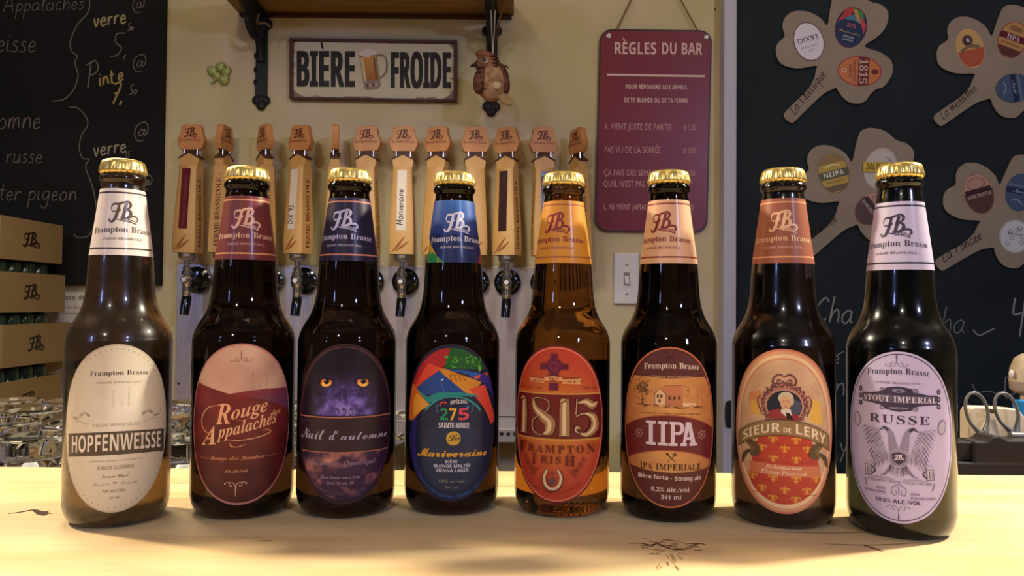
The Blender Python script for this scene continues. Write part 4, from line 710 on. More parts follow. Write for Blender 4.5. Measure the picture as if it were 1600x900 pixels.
# ------------------------------------------------------------------ card shamrocks
SH = [(100,715),(110,750),(140,770),(165,765),(260,670),(345,590),(400,560),(430,550),(450,585),(500,635),(560,648),(610,632),(640,590),(680,555),(725,540),(770,480),(783,430),(770,370),(700,320),(605,285),(680,230),(735,170),(757,100),(745,50),(700,15),(640,0),(570,-50),(480,-66),(420,-45),(400,0),(385,80),(370,155),(330,110),(270,75),(200,62),(140,75),(100,115),(90,170),(103,225),(60,270),(48,320),(65,380),(110,415),(200,428),(300,410),(300,440),(285,500),(240,570),(160,650)]
SH = [((x-300)/4, -(y-410)/4) for x, y in SH]
def mini(P, kind, rx, ry):
    """the small oval stickers: same artwork family as the bottle labels, in a unit oval rx by ry"""
    P.layer(); f = lambda lo, hi, c: (P.layer(), P.band(lo*ry, hi*ry, c, .96))
    P.ell = (rx, ry)
    if kind == 'white':
        P.disc(0, 0, rx, ry, (92, 60, 62)); P.layer(); P.disc(0, 0, rx*.94, ry*.95, (232, 224, 230)); P.layer()
        P.text('R', 'DIX93', -rx*.74, rx*.70, 0, ry*.27, (50, 44, 52)); P.text('R', 'Blonde légère', -rx*.6, rx*.55, -ry*.28, ry*.1, (120, 110, 115)); P.text('R', '3,9%', -rx*.2, rx*.15, -ry*.5, ry*.09, (120, 110, 115))
    elif kind == 'special':
        P.disc(0, 0, rx, ry, (90, 40, 44)); P.layer(); P.disc(0, 0, rx*.94, ry*.95, (32, 48, 82)); P.layer()
        for pts, c in [([(-.9,.1),(-.6,.8),(-.1,1),(-.2,.5),(-.6,.3)], (190,60,60)), ([(-.1,1),(.5,.85),(.7,.5),(.1,.6)], (70,140,70)), ([(-.6,.35),(.2,.75),(.8,.3),(.3,.25)], (70,130,150)), ([(.3,.7),(.9,.3),(.85,-.3),(.6,.2)], (200,70,74)), ([(-.2,.9),(.1,.9),(.5,.3),(.2,.45)], (200,150,70))]:
            P.poly([(x*rx, y*ry) for x, y in pts], c, True); P.layer()
        P.disc(0, -.28*ry, .86*rx, .64*ry, (28, 44, 78)); P.layer()
        P.text('D', '275', -rx*.3, rx*.3, ry*.0, ry*.18, (200, 90, 80)); P.text('S', 'Mariveraine', -rx*.7, rx*.7, -ry*.3, ry*.14, (190, 150, 70)); P.text('D', 'BIERE', -rx*.35, rx*.35, -ry*.52, ry*.09, (190, 195, 205)); P.text('D', 'LAGER', -rx*.35, rx*.35, -ry*.66, ry*.08, (190, 195, 205))
    elif kind == 'red':
        P.disc(0, 0, rx, ry, (170, 60, 50)); P.layer(); P.disc(0, 0, rx*.92, ry*.94, (206, 122, 58)); f(-.08, .42, (112, 30, 30)); P.layer()
        P.text('B', '1815', -rx*.85, rx*.85, -ry*.02, ry*.36, (206, 176, 140)); P.disc(0, ry*.68, rx*.18, ry*.16, (110, 30, 34)); P.text('B', 'FRAMPTON', -rx*.75, rx*.75, -ry*.3, ry*.12, (110, 40, 24)); P.text('B', 'IRISH', -rx*.45, rx*.45, -ry*.48, ry*.12, (110, 40, 24)); P.disc(0, -ry*.7, rx*.14, ry*.12, (220, 200, 180), r0=.6)
    elif kind == 'amber':
        P.disc(0, 0, rx, ry, (222, 168, 128)); P.layer(); P.disc(0, 0, rx*.9, ry*.93, (206, 172, 104)); f(-.9, -.06, (186, 92, 62)); P.layer()
        P.disc(-.05*rx, .42*ry, .4*rx, .28*ry, (118, 80, 84)); P.layer(); P.disc(-.05*rx, .4*ry, .25*rx, .2*ry, (40, 36, 50)); P.layer(); P.disc(-.03*rx, .42*ry, .12*rx, .13*ry, (205, 180, 160))
        P.stroke([(-.7*rx, -.05*ry), (0, .12*ry), (.7*rx, -.02*ry)], ry*.16, (130, 112, 70))
    elif kind == 'iipa':
        P.disc(0, 0, rx, ry, (150, 80, 60)); P.layer(); P.disc(0, 0, rx*.93, ry*.95, (196, 148, 92)); f(-.05, .3, (104, 32, 40)); f(-.92, -.45, (100, 56, 44)); P.layer(); P.text('B', 'IIPA', -rx*.45, rx*.5, 0, ry*.24, (222, 205, 210)); P.disc(0, .6*ry, .5*rx, .14*ry, (150, 110, 72)); P.text('B', 'IPA IMPERIALE', -rx*.7, rx*.7, -ry*.3, ry*.1, (80, 40, 24))
    elif kind == 'blue':
        P.disc(0, 0, rx, ry, (70, 86, 110)); P.layer(); P.disc(0, 0, rx*.93, ry*.95, (74, 92, 122)); f(-.1, .2, (34, 46, 76)); f(.28, .4, (100, 120, 140)); P.layer(); P.stroke([(-.5*rx, -.5*ry), (-.1*rx, -.4*ry), (.3*rx, -.6*ry)], ry*.06, (150, 160, 170)); P.text('S', 'Nuit', -rx*.5, rx*.4, -ry*.04, ry*.2, (170, 180, 195))
    elif kind == 'neipa':
        P.disc(0, 0, rx, ry, (120, 96, 36)); P.layer(); P.disc(0, 0, rx*.95, ry*.96, (192, 160, 44)); f(.5, .9, (150, 118, 40)); f(-.25, .15, (92, 88, 40)); f(-.9, -.6, (110, 92, 44)); P.layer(); P.text('D', 'NEIPA', -rx*.7, rx*.65, -ry*.15, ry*.24, (226, 220, 196)); P.stroke([(-.5*rx, .35*ry), (0, .42*ry), (.5*rx, .33*ry)], ry*.08, (230, 214, 130)); P.text('D', 'INDIA PALE ALE', -rx*.6, rx*.6, -ry*.45, ry*.08, (110, 84, 30))
    elif kind == 'plain':
        P.disc(0, 0, rx, ry, (196, 186, 170)); P.layer(); P.disc(0, 0, rx*.9, ry*.93, (206, 198, 184)); P.layer()
        for i, (x, y) in enumerate([(.1,.6),(.3,.5),(-.3,-.1),(.2,-.5)]): P.stroke([(x*rx, y*ry), ((x+.3)*rx, (y-.05)*ry), ((x+.55)*rx, (y-.25)*ry)], ry*.03, (110, 104, 98))
    elif kind == 'brown':
        P.disc(0, 0, rx, ry, (150, 112, 92)); P.layer(); P.disc(0, 0, rx*.93, ry*.95, (90, 62, 52)); f(.12, .93, (188, 150, 128)); P.layer(); P.disc(0, .5*ry, .62*rx, .3*ry, (160, 120, 100), r0=.8)
        P.rect(-rx*.85, .02*ry, rx*.85, .26*ry, (62, 36, 32)); P.layer(); P.text('B', 'DORCHESTER', -rx*.8, rx*.8, -.16*ry, .17*ry, (200, 176, 160))
    elif kind == 'silver':
        P.disc(0, 0, rx, ry, (190, 192, 196)); P.layer(); P.disc(0, 0, rx*.9, ry*.92, (214, 215, 220)); P.layer()
        for i in range(7): P.disc(cos(i)*rx*.45, sin(i*1.7)*ry*.5, rx*.16, ry*.12, (120, 120, 128), r0=.7)
        P.text('B', 'RUSSE', -rx*.5, rx*.5, ry*.05, ry*.16, (70, 66, 84))
    P.ell = None
def shamrock(px, py, rot, text, tx, ty, trot, tsize, stickers, label):
    Y = 1.698; c = at(px, py, Y); k = Y/FPX
    r = thing('card_shamrock', c, label, 'cardboard cut-out', 'card shamrocks on the slate chalkboard')
    R = lambda x, y: (x*cos(rot)-y*sin(rot), x*sin(rot)+y*cos(rot))
    sm = spline([(x, y, 0) for x, y in SH], 3, True)
    pl = [(a*k, b*k) for a, b in (R(p.x, p.y) for p in sm)]
    MB().prism(pl, 0, .003).build('card', KRAFT, r)
    P = Print(); P.hand(text, tx-px, py-ty, tsize, (58, 44, 38), .15, trot, kx=.95, slant=.25)
    P.build('handwriting', CHALK, lambda u, v, h: Vector((u*k, -.0002-h, v*k)), r)
    for kind, sx, sy, rx, ry, srot in stickers:
        P = Print(); mini(P, kind, rx, ry)
        MBs = P.build('sticker', PRINTG, lambda u, v, h: Vector(((sx-px+u*cos(srot)-v*sin(srot))*k, -.0003-h, (py-sy+u*sin(srot)+v*cos(srot))*k)), r)
        MBs['label'] = {'white': 'white oval sticker with black lettering', 'special': 'navy oval sticker with coloured swirls', 'red': 'orange oval sticker with dark red band', 'amber': 'yellow and orange oval sticker with small portrait', 'iipa': 'tan oval sticker with maroon band', 'blue': 'blue grey oval sticker', 'neipa': 'yellow oval sticker with olive band', 'plain': 'off-white oval sticker with thin lines', 'brown': 'brown and pink oval sticker', 'silver': 'silvery white oval sticker'}[kind]
    return r
shamrock(1275, 102.5, 0, 'La Classique', 1241, 181, .90, 8.2, [('white', 1263.7, 64.5, 24, 31.5, .30), ('special', 1330, 41.7, 25, 33, -.27), ('red', 1343.7, 110.7, 24, 35, -1.62)], 'brown card shamrock with white, navy and orange oval stickers, nearest the white trim')
shamrock(1522, 115, -.17, 'La médaillée', 1473, 188, .72, 7.2, [('amber', 1516, 75.5, 22, 32, .25), ('iipa', 1582.5, 61, 23, 30, -.35), ('blue', 1584, 137.5, 23, 29, -1.4)], 'brown card shamrock with yellow portrait, maroon-banded and blue stickers, top right of the chalkboard')
s3 = shamrock(1310, 314.5, -.06, 'La houblonnée', 1240, 392, .60, 7.4, [('neipa', 1302.5, 270.5, 24.5, 32, .25), ('plain', 1376, 262.5, 26, 33, -.3), ('brown', 1362, 326, 24, 30, -.9)], 'brown card shamrock with yellow tape and olive yellow sticker, partly hidden by two bottles')
shamrock(1530, 345, -.25, 'La Foncée', 1474, 410, .55, 9.0, [('brown', 1529.5, 302.5, 24, 33, .28), ('blue', 1594, 300, 23, 30, -.2), ('silver', 1586, 369, 25, 26, -.1)], 'brown card shamrock with brown and silvery stickers, right of the last bottle neck')
Y = 1.693
MB().prism([(p.x, p.z) for p in (at(1349, 268, Y), at(1384, 269, Y), at(1388, 253, Y), at(1349, 253, Y))], Y, Y+.0008).build('sold_out_tape', mat('yellow_tape', (214, 184, 66), .6), s3, world=True)
P = Print(); P.hand('SOLD', 1353, -264.5, 5, (50, 44, 36), .2); P.build('tape_writing', CHALK, wallmap(Y-.0003), s3, world=True)

# ------------------------------------------------------------------ shelf and brackets
def depth_pt(px, py, Ya, Y): p = at(px, py, Ya); return p
sz = at(590, 24, WY).z; sx0, sx1 = at(374, 24, WY).x, at(803, 24, WY).x
tag(MB().box((sx0, 1.44, sz), (sx1, WY-.001, sz+.028)).build('wall_shelf', SHELFW, bevel=.002), 'stained wooden wall shelf seen from below on two iron brackets', 'shelf')
MBk = MB().box((sx0+.005, WY-.014, sz-.008), (sx1-.005, WY-.001, sz-.0005)).build('shelf_cleat', BURNT, bpy.data.objects['wall_shelf'])
def bracket(px, ptop, pbot, label):
    c = at(px, pbot, 1.72); k = 1.72/FPX; g = thing('shelf_bracket', c, label, 'bracket', 'iron brackets holding the wall shelf')
    H_ = sz-c.z-.001; Wd = 9*k
    poly = [(-Wd, 8*k), (-Wd, H_), (Wd, H_), (Wd, 8*k)]
    MB().prism(poly, .001, .0085).build('wall_bar', IRON, g, bevel=.001)
    m = MB()
    for x, z in ((0, -6*k), (-6.5*k, 2*k), (6.5*k, 2*k), (0, 4*k)): m.ball((x, .004, z), (7.8*k, .0055, 8*k), 14, 8)
    for x, z in ((-9*k, 50*k), (-9*k, 72*k), (-9*k, 30*k)): MB().ball((x, .003, z), (3.2*k, .005, 5*k), 8, 6).build('edge_knob', IRON, g, smooth=60)
    for x in (-10*k, 10*k): MB().ball((x, .004, 122*k), (6*k, .006, 8*k), 10, 6).build('edge_knob', IRON, g, smooth=60)
    m.build('trefoil_finial', IRON, g, smooth=60)
    # horizontal arm under the shelf and the curved brace in front
    MB().box((-Wd, -.235, H_-.009), (Wd, .001, H_)).build('shelf_arm', IRON, g, bevel=.001)
    n = 14; pts = []
    for i in range(n+1):
        t = i/n; a = t*pi/2
        pts.append((0, .0-.205*(1-cos(a)), 62*k+(H_-62*k-.012)*sin(a)))
    MB().tube(pts, .0085, 8).build('curved_brace', IRON, g, smooth=60)
    sc2 = [(0, -.02-.055*(1-cos(t))*(1-t/9), H_-.055+.035*sin(t)*(1-t/9)) for t in [j*.45 for j in range(15)]]
    MB().tube(sc2, .006, 6).build('iron_scroll', IRON, g, smooth=60)
    return g
bracket(407, 0, 158, 'black iron shelf bracket with trefoil end beside the green clover')
bracket(767.5, 0, 168, 'black iron shelf bracket behind the hanging bird')
tw = [at(404, 22, 1.66)+Vector((0, 0, .0)), at(402, 36, 1.66), at(414, 36, 1.66), at(422, 42, 1.665)]
tag(MB().tube(spline(tw, 4), .0028, 6).build('twine_end', TWINE, smooth=60), 'short piece of frayed twine tied round the left iron bracket', 'twine')

# ------------------------------------------------------------------ BIERE FROIDE sign
Y = 1.715
def wquad(pts, Y, y1): return MB().prism([(p.x, p.z) for p in (at(x, y, Y) for x, y in pts)], Y, y1)
sg = thing('beer_sign', at(583, 108, Y), 'framed off-white BIÈRE FROIDE sign with a beer mug hanging under the shelf', 'sign')
FRD = mat('worn_brown_frame', (66, 34, 24), .6, c2=(84, 46, 30), nscale=30)
wquad([(456, 153), (710, 156), (711, 66), (456, 62)], Y+.004, Y+.012).build('sign_panel', FRD, sg, world=True)
for q in ([(452, 154), (452, 59), (457, 62), (457, 152)], [(452, 59), (714, 63), (709, 67), (457, 63)], [(714, 63), (714, 158), (708.5, 155), (709, 66)], [(452, 154), (457, 151), (709, 155), (714, 158)]):
    wquad(q[::-1], Y-.004, Y+.010).build('frame_rail', FRD, sg, world=True)
P = Print(); IV = (206, 196, 162); INK = (30, 15, 14)
P.poly([(457, -152), (709, -155.3), (709.5, -67), (457, -62.5)], IV); P.layer()
rnd = random.Random(3)
for i in range(46):
    e = rnd.random()*4; t = rnd.random()
    x, y = [(457+252*t, -64-3.5*t), (457+252*t, -151-3*t), (459, -63-88*t), (708, -68-86*t)][int(e)]
    P.disc(x, y, (3+6*rnd.random())*(1.6 if int(e) < 2 else .35), 1.6+1.2*rnd.random(), (150, 126, 104) if rnd.random() < .5 else (168, 146, 122), 8)
P.poly([(457, -152), (457, -140), (470, -149), (480, -152.4)], (140, 116, 104)); P.poly([(709, -155), (709, -140), (700, -150), (690, -155)], (140, 116, 104)); P.poly([(709.4, -67), (700, -66.9), (708, -78)], (140, 116, 104)); P.layer(2)
[(P.text('D', 'BIERE', 462+d, 555.5+d, -135.5, 56, INK, slope=-.006), P.layer()) for d in (-1.3, 0, 1.3)]; P.poly([(500.5, -66.8), (504, -66.5), (506, -76.5), (502.5, -76.3)], INK)
[(P.text('D', 'FROIDE', 609.5+d, 705+d, -137.5, 56, INK, slope=-.006), P.layer()) for d in (-1.2, 0, 1.2)]
# the mug
P.layer(); G1, G2 = (150, 126, 104), (196, 180, 158)
P.stroke([(588, -88), (597, -87), (603, -93), (604, -108), (600, -117), (591, -123)], 4.2, (138, 118, 98), 5); P.layer(); P.stroke([(589, -89), (597, -89), (601.5, -94), (602, -107), (599, -115), (591, -121)], 1.4, (206, 194, 166), 5); P.layer()
P.poly([(561, -86), (588, -83), (595, -134), (590, -139), (573, -141), (569, -137)], G1); P.layer()
P.poly([(562.5, -90), (587, -88), (591.5, -125), (568.5, -127)], lambda x, y: (210-(-y-90)*1.3, 152-(-y-90)*1.6, 66-(-y-90)*.8)); P.layer()
for cx, cy, rx, ry in ((567, -84, 5.5, 4), (575, -81, 6.5, 5), (583, -82.5, 5, 4), (573, -86, 7, 4)): P.disc(cx, cy, rx, ry, (222, 212, 190), 16)
P.layer(); P.poly([(563, -91), (568, -91), (573, -127), (569, -127)], (214, 190, 140)); P.poly([(583, -90), (586, -90), (590, -124), (587, -124)], (120, 80, 40))
for i in range(4): P.disc(574+i*4.6, -134+i*.5, 2, 2.6, G2 if i % 2 else (90, 72, 60), 10)
P.build('sign_print', PRINT, wallmap(Y+.0038), sg, world=True, lift=.00008)

# ------------------------------------------------------------------ maroon bar rules sign
Y = 1.722
def rrect(x0, y0, x1, y1, r, lean=0, n=6):
    out = []
    for cx, cy, a0 in ((x1-r, y0+r, -90), (x1-r, y1-r, 0), (x0+r, y1-r, 90), (x0+r, y0+r, 180)):
        for i in range(n+1):
            a = radians(a0+90*i/n); out.append((cx+r*cos(a), cy+r*sin(a)))
    return out
def warp(x, y):     # the sign's own slightly tilted outline
    t = (y-45)/320; return (x-8.0*t*(1)+(x-1022)*0.0, y+(x-937)*.012)
SG = mat('maroon_tin', (126, 24, 34), .36, coat=.25, c2=(120, 23, 34), nscale=6); SGE = mat('tin_edge', (48, 12, 20), .4)
rs = thing('bar_rules_sign', at(1022, 205, Y), 'maroon tin bar rules sign with rounded corners hanging on a cord', 'sign')
o = [warp(*p) for p in rrect(937, 45, 1113, 362, 20)]
MB().prism([(p.x, p.z) for p in (at(x, y, Y) for x, y in o)][::-1], Y+.0004, Y+.003).build('tin_rim', SGE, rs, world=True)
o = [warp(*p) for p in rrect(939.5, 47.5, 1110.5, 359.5, 18.5)]
MB().prism([(p.x, p.z) for p in (at(x, y, Y) for x, y in o)][::-1], Y, Y+.0004).build('tin_plate', SG, rs, world=True)
P = Print(); PK = (226, 192, 178)
def T(st, t, x0, x1, y, h, c=PK):
    xa, ya = warp(x0, y); xb, _ = warp(x1, y); P.text(st, t, xa, xb, -ya, h, c, slope=-.012)
T('D', 'RÈGLES', 960, 1027, 84, 18.5); T('D', 'DU BAR', 1034, 1098.5, 83.5, 18)
a0, a1 = warp(950, 115), warp(1103, 115.5); P.poly([(a0[0], -a0[1]), (a1[0], -a1[1]), (a1[0], -a1[1]-3.2), (a0[0], -a0[1]-3.2)], PK)
T('D', 'POUR RÉPONDRE AUX APPELS', 979.5, 1076, 138.5, 7); T('D', 'DE TA BLONDE OU DE TA FEMME', 978, 1078, 159, 7)
PK2 = (206, 160, 152)
for t, x1, y, pr in (("IL VIENT JUSTE DE PARTIR", 1054, 202, '1.50'), ("PAS VU DE LA SOIRÉE", 1037, 238, '3.00'), ("ÇA FAIT DES SEMAINES", 1042, 274, '5.00'), ("QU'IL N'EST PAS VENU", 1040, 291.5, None), ("IL NE VIENT JAMAIS", 1020, 327.5, '10.00')):
    T('R', t, 949, x1, y, 9.5, PK2)
    if pr: T('R', '$', 1072, 1076, y-.5, 7.5, PK2); T('R', pr, 1079 if len(pr) < 5 else 1077, 1092, y-.5, 9, PK2)
P.build('sign_lettering', PRINT, wallmap(Y-.0003), rs, world=True)
MB().tube([at(963, 48, Y-.002), at(989, -5, Y-.002), at(1003, -42, Y)], .0016, 6).tube([at(1090, 48, Y-.002), at(1061, -5, Y-.002), at(1003, -42, Y)], .0016, 6).build('hanging_cord', TWINE, rs, world=True)
m = MB()
for x, y in ((951, 56), (1104, 58)): q = at(x, y, Y); m.lathe([(.0055, 0), (.0055, .0015), (.003, .0022)], 12, q, 'y')
m.build('eyelet', NICKEL, rs, world=True)

# ------------------------------------------------------------------ green clover, switch, notice, small hook
Y = 1.722; k = Y/FPX; c = at(341, 114, Y)
GC = mat('glitter_green', (140, 150, 70), .3, .25, c2=(190, 190, 120), nscale=260, bump=.5)
cv = thing('clover_ornament', c, 'small glittery green four-leaf clover stuck on the cream wall', 'ornament')
for x, y, r in ((2, 10, 7.5), (-10, 3, 8), (11, 3, 8), (8, -10, 8.5), (-3, -4, 7)):
    MB().ball((x*k, .003, y*k), (r*k, .006, r*k), 16, 8).ball(((x+(3 if x > 0 else -3))*k, .003, (y+3)*k), (r*.72*k, .006, r*.72*k), 14, 8).build('clover_leaf', GC, cv, smooth=60)
MB().tube([(-4*k, .002, -6*k), (-7*k, .002, -13*k), (-12*k, .002, -15*k)], .003, 6).build('clover_stem', GC, cv, smooth=60)
Y = 1.722; c = at(979, 435, Y); k = Y/FPX
sw = thing('light_switch', c, 'white toggle light switch plate on the wall under the maroon sign', 'light switch')
MB().prism([(-19.5*k, -40*k), (19.5*k, -40*k), (19.5*k, 40*k), (-19.5*k, 40*k)], -.001, .0079).build('switch_plate', WHITEP, sw, bevel=.0025)
MB().prism([(-4.5*k, -9.5*k), (4.5*k, -9.5*k), (4.5*k, 9.5*k), (-4.5*k, 9.5*k)], -.0016, -.0009).build('toggle_surround', mat('grey_slot', (140, 130, 124), .6), sw)
MB().add([(-3.2*k, -.0015, 4*k), (3.2*k, -.0015, 4*k), (3.2*k, -.0015, -8*k), (-3.2*k, -.0015, -8*k), (-2.6*k, -.011, -5*k), (2.6*k, -.011, -5*k), (2.6*k, -.011, -9*k), (-2.6*k, -.011, -9*k)], [(0,1,2,3),(4,5,1,0),(5,6,2,1),(6,7,3,2),(7,4,0,3),(4,7,6,5)]).build('toggle', WHITEP, sw)
for z in (22, -24): MB().lathe([(.003, 0), (.003, .0012), (.0015, .0018)], 10, (0, -.001, z*k), 'y').build('screw', NICKEL, sw)
nt_ = thing('paper_notice', at(108, 480, 1.724), 'white printed paper notice half hidden behind the cartons and the first bottle', 'notice')
wquad([(70, 505), (150, 505), (150, 457), (70, 457)], 1.725, 1.7255).build('sheet', mat('white_paper', (224, 214, 198), .8), nt_, world=True)
P = Print(); P.text('R', 'Mousse de', 79, 134, -468, 7.5, (56, 46, 40)); P.text('R', 'verre de biere', 82, 135, -482, 3.6, (120, 104, 90)); P.text('R', 'bar brasserie', 82, 130, -491, 3.6, (120, 104, 90)); P.build('sheet_print', PRINT, wallmap(1.7248), nt_, world=True)
hk = thing('wall_latch', at(1139, 645, 1.68), 'small black latch screwed on the white trim beside the seventh bottle', 'latch')
MB().prism([(p.x, p.z) for p in (at(x, y, 1.68) for x, y in [(1136, 668), (1143, 669), (1143, 626), (1136, 628), (1134, 640), (1134, 655)])], 1.68, 1.69).build('latch_body', IRON, hk, world=True, bevel=.0015)
sd = at(280, 599, 1.725); tag(MB().lathe([(.0045, 0), (.0045, .002), (.002, .0035)], 12, sd, 'y').build('screw_head', IRON), 'dark round screw head in the wall left of the second bottle', 'screw')
sd = at(1117, 15, 1.729); tag(MB().lathe([(.0018, 0), (.0018, .003)], 8, sd, 'y').build('wall_nail', IRON), 'tiny dark nail in the wall above the maroon sign', 'nail')

# ------------------------------------------------------------------ steel backsplash and drip tray
Y = 1.722
p0, p1 = at(277, 412, Y), at(925, 650, Y); pz = at(600, 415.5, Y).z
sp = thing('steel_backsplash', (0, Y, -.1), 'brushed steel backsplash panel behind the row of beer taps', 'backsplash')
MB().box((p0.x, Y, -.112), (at(925, 500, Y).x, WY-.001, pz)).build('steel_panel', STEEL, sp, world=True, bevel=.0008)
dt = thing('drip_tray', (0, 1.60, -.13), 'long pale metal drip tray with slotted top under the taps', 'drip tray')
TR = mat('tray_metal', (168, 160, 156), .4, .35)
xa, xb = at(290, 600, 1.6).x, at(905, 600, 1.6).x
MB().box((xa, 1.56, -.142), (xb, WY-.001, -.114)).build('tray_body', TR, dt, world=True, bevel=.002)
m = MB(); x = xa+.02
while x < xb-.02:
    m.box((x, 1.5590, -.127), (x+.007, 1.5605, -.121)); x += .0135
o = m.build('drain_slot', mat('slot_black', (16, 14, 12), .8), dt, world=True); o['kind'] = 'stuff'
for i in range(2): MB().box((-.35+i*.6, 1.60, -1.05), (-.31+i*.6, 1.72, -.1425)).build('tray_support', TR, dt, world=True)

# ------------------------------------------------------------------ beer taps
TY = 1.662
K = TY/FPX
ZF = at(628, 409, TY).z                       # underside of the handle's wooden body
def zz(py): return (409-py)*K
PROFH = []
def front(z):
    py = 409-z/K
    for i in range(len(PROFH)-1):
        (a, _, da), (b, _, db) = PROFH[i], PROFH[i+1]
        if b <= py <= a: return (da+(db-da)*(a-py)/(a-b))*K
    return 15*K
def side(z):
    py = 409-z/K
    for i in range(len(PROFH)-1):
        (a, da, _), (b, db, _) = PROFH[i], PROFH[i+1]
        if b <= py <= a: return (da+(db-da)*(a-py)/(a-b))*K
    return 18*K
def handle_body(root, lean):
    prof = [(398, 19.0, 15.5), (380, 19.3, 16), (355, 18.6, 15.5), (325, 17.2, 14.5), (295, 15.6, 13), (272, 14.6, 12), (262, 14.6, 12)]
    vs, fs = [], []; e = .78
    for py, hw, hd in prof:
        z = zz(py); a, b = hw*K, hd*K
        vs += [(-a*e, -b, z), (a*e, -b, z), (a, -b*e, z), (a, b*e, z), (a*e, b, z), (-a*e, b, z), (-a, b*e, z), (-a, -b*e, z)]
    for j in range(len(prof)-1):
        for i in range(8): k = (i+1) % 8; fs.append((j*8+i, j*8+k, j*8+8+k, j*8+8+i))
    fs.append(tuple(range(7, -1, -1))); m = (len(prof)-1)*8; fs.append(tuple(range(m, m+8)))
    PROFH[:] = prof
    h = MB().add(vs, fs).build('handle', TAPWOOD, root, smooth=40)
    MB().prism([(x*K, zz(y)) for x, y in [(-14.8, 263), (-16.8, 249.5), (0, 242), (16.8, 249.5), (14.8, 263)]][::-1], -7*K, 7*K).build('gable_block', TAPWOOD, h, bevel=.0008)
    MB().prism([(x*K, zz(y)) for x, y in [(-17.6, 251.2), (-17.3, 248.4), (0, 238.8), (17.3, 248.4), (17.6, 251.2), (0, 242)]][::-1], -7.6*K, 7.6*K).build('gable_roof', BURNT, h)
    MB().prism([(x*K, zz(y)) for x, y in [(-13, 246), (-9, 241), (-8, 236.3), (8, 236.3), (9, 241), (13, 246), (0, 239.5)]][::-1], -4*K, 4*K).build('burnt_bridge', BURNT, h)
    for x in (-11, 11): MB().lathe([(2.0*K, zz(246)), (2.0*K, zz(235))], 10, (x*K, -3*K, 0)).build('metal_pin', CHROME, h, smooth=40)
    cr_ = [(-13, 197), (13, 197), (16.5, 200.5), (18, 210), (23, 222), (21.5, 229), (17.5, 236.5), (-17.5, 236.5), (-21.5, 229), (-23, 222), (-18, 210), (-16.5, 200.5)]
    MB().prism([(x*K, zz(y)) for x, y in cr_], -5.2*K, 5.2*K).build('crest', TAPWOOD2, h, bevel=.0012)
    P = Print(); PB = (92, 38, 26)
    logo(P, -10.5, -217.5, 21, PB, hgt=15); P.text('B', 'Frampton Brasse', -17.5, 17.5, -224, 4, (120, 56, 36), bulge=1.2)
    P.build('crest_print', PRINT, lambda u, v, hh: Vector((u*K, -5.2*K-.0002-hh, zz(-v))), h)
    P = Print(); WH = (150, 92, 44)
    for (x0, y0, x1, y1) in ((-11, 392, 6, 370), (-9, 393, 12, 378)):
        P.stroke([(x0, -y0), ((x0+x1)/2, -(y0+y1)/2-1), (x1, -y1)], [1, 4.2, 1], WH, 4)
        P.layer()
    P.stroke([(-14, -395), (-8, -388), (-3, -384)], 1, (120, 66, 30), 3)
    P.build('wheat_print', PRINT, lambda u, v, hh: Vector((u*K, -front(zz(-v))-.0002-hh, zz(-v))), h)
    P = Print(); P.text('B', '- FERME BRASSICOLE -', 272, 394, -3.6, 7.2, (96, 52, 26))
    for sgn in (1, -1):
        P.build('side_lettering', PRINT, lambda u, v, hh: Vector((sgn*(side(zz(398)+(u-270)*K)+.0004+hh), -sgn*v*K, zz(398)+(u-270)*K)), h, step=8)
    return h
def strip(h, colr, txt, tc):
    P = Print(); [P.rect(268+i*9.4, -7.2, 277.4+i*9.4, 7.2, colr) for i in range(10)]
    P.layer()
    if txt: P.hand(txt, 276, -2.6, 5.6, tc, .22, slant=.1, kx=1.05)
    elif colr == MAR: P.text('I', 'Rouge des Appalaches', 272, 352, -2.2, 5, tc)
    # runs upwards: u = distance from the bottom of the strip
    hd = front
    s = P.build('name_strip', PRINTG, lambda u, v, hh: Vector((-v*K, -hd((u-268)*K+zz(361))-.0005-hh, zz(361)+(u-268)*K)), h, step=6)
    return s
def make_tap():
    r = thing('beer_tap', (0, 0, 0), '-', 'beer tap', 'beer taps along the steel backsplash')
    MB().lathe([(20*K, 0), (21.5*K, 2*K), (21.5*K, 5*K), (16*K, 8*K), (13*K, 8.5*K)], 32, (1*K, .054, -30*K), 'y').build('shank_flange', BLACKP, r, smooth=35)
    MB().lathe([(6*K, 0), (6*K, .052)], 20, (0, .054, -31*K), 'y').build('shank', CHROME, r, smooth=35)
    MB().lathe([(5*K, -61*K), (6.6*K, -58*K), (7.2*K, -46*K), (6.4*K, -40*K), (7.6*K, -36*K), (7.6*K, -28*K), (5.6*K, -25*K), (8.2*K, -23*K), (8.2*K, -18*K), (6*K, -16*K), (6.2*K, -11*K), (4*K, -9*K), (4*K, 1*K)], 24).build('faucet_body', CHROME, r, smooth=35)
    MB().lathe([(5.6*K, 0), (5.6*K, 9*K), (4.4*K, 10*K)], 24, (-.5*K, -.001, -31*K), 'y').build('faucet_button', CHROME, r, smooth=35)
    MB().lathe([(3.4*K, 0), (3.4*K, .3*K)], 20, (-.5*K, -.0012-10*K, -31*K), 'y').build('button_inlay', WHITEP, r)
    MB().tube([(0, .001, -54*K), (0, 0, -62*K), (-.8*K, -.003, -72*K), (-1.6*K, -.006, -86*K)], [6.6*K, 7.8*K, 7.6*K, 7.2*K], 20).build('spout', BLACKP, r, smooth=40)
    MB().lathe([(8*K, 0), (12*K, 3*K), (13*K, 6*K), (13*K, 11*K), (11*K, 11.5*K)], 28).build('ferrule', NICKEL, r, smooth=35)
    handle_body(r, 0)
    return r
MAR, WHT, DRK = (96, 26, 34), (222, 206, 186), (52, 22, 16)
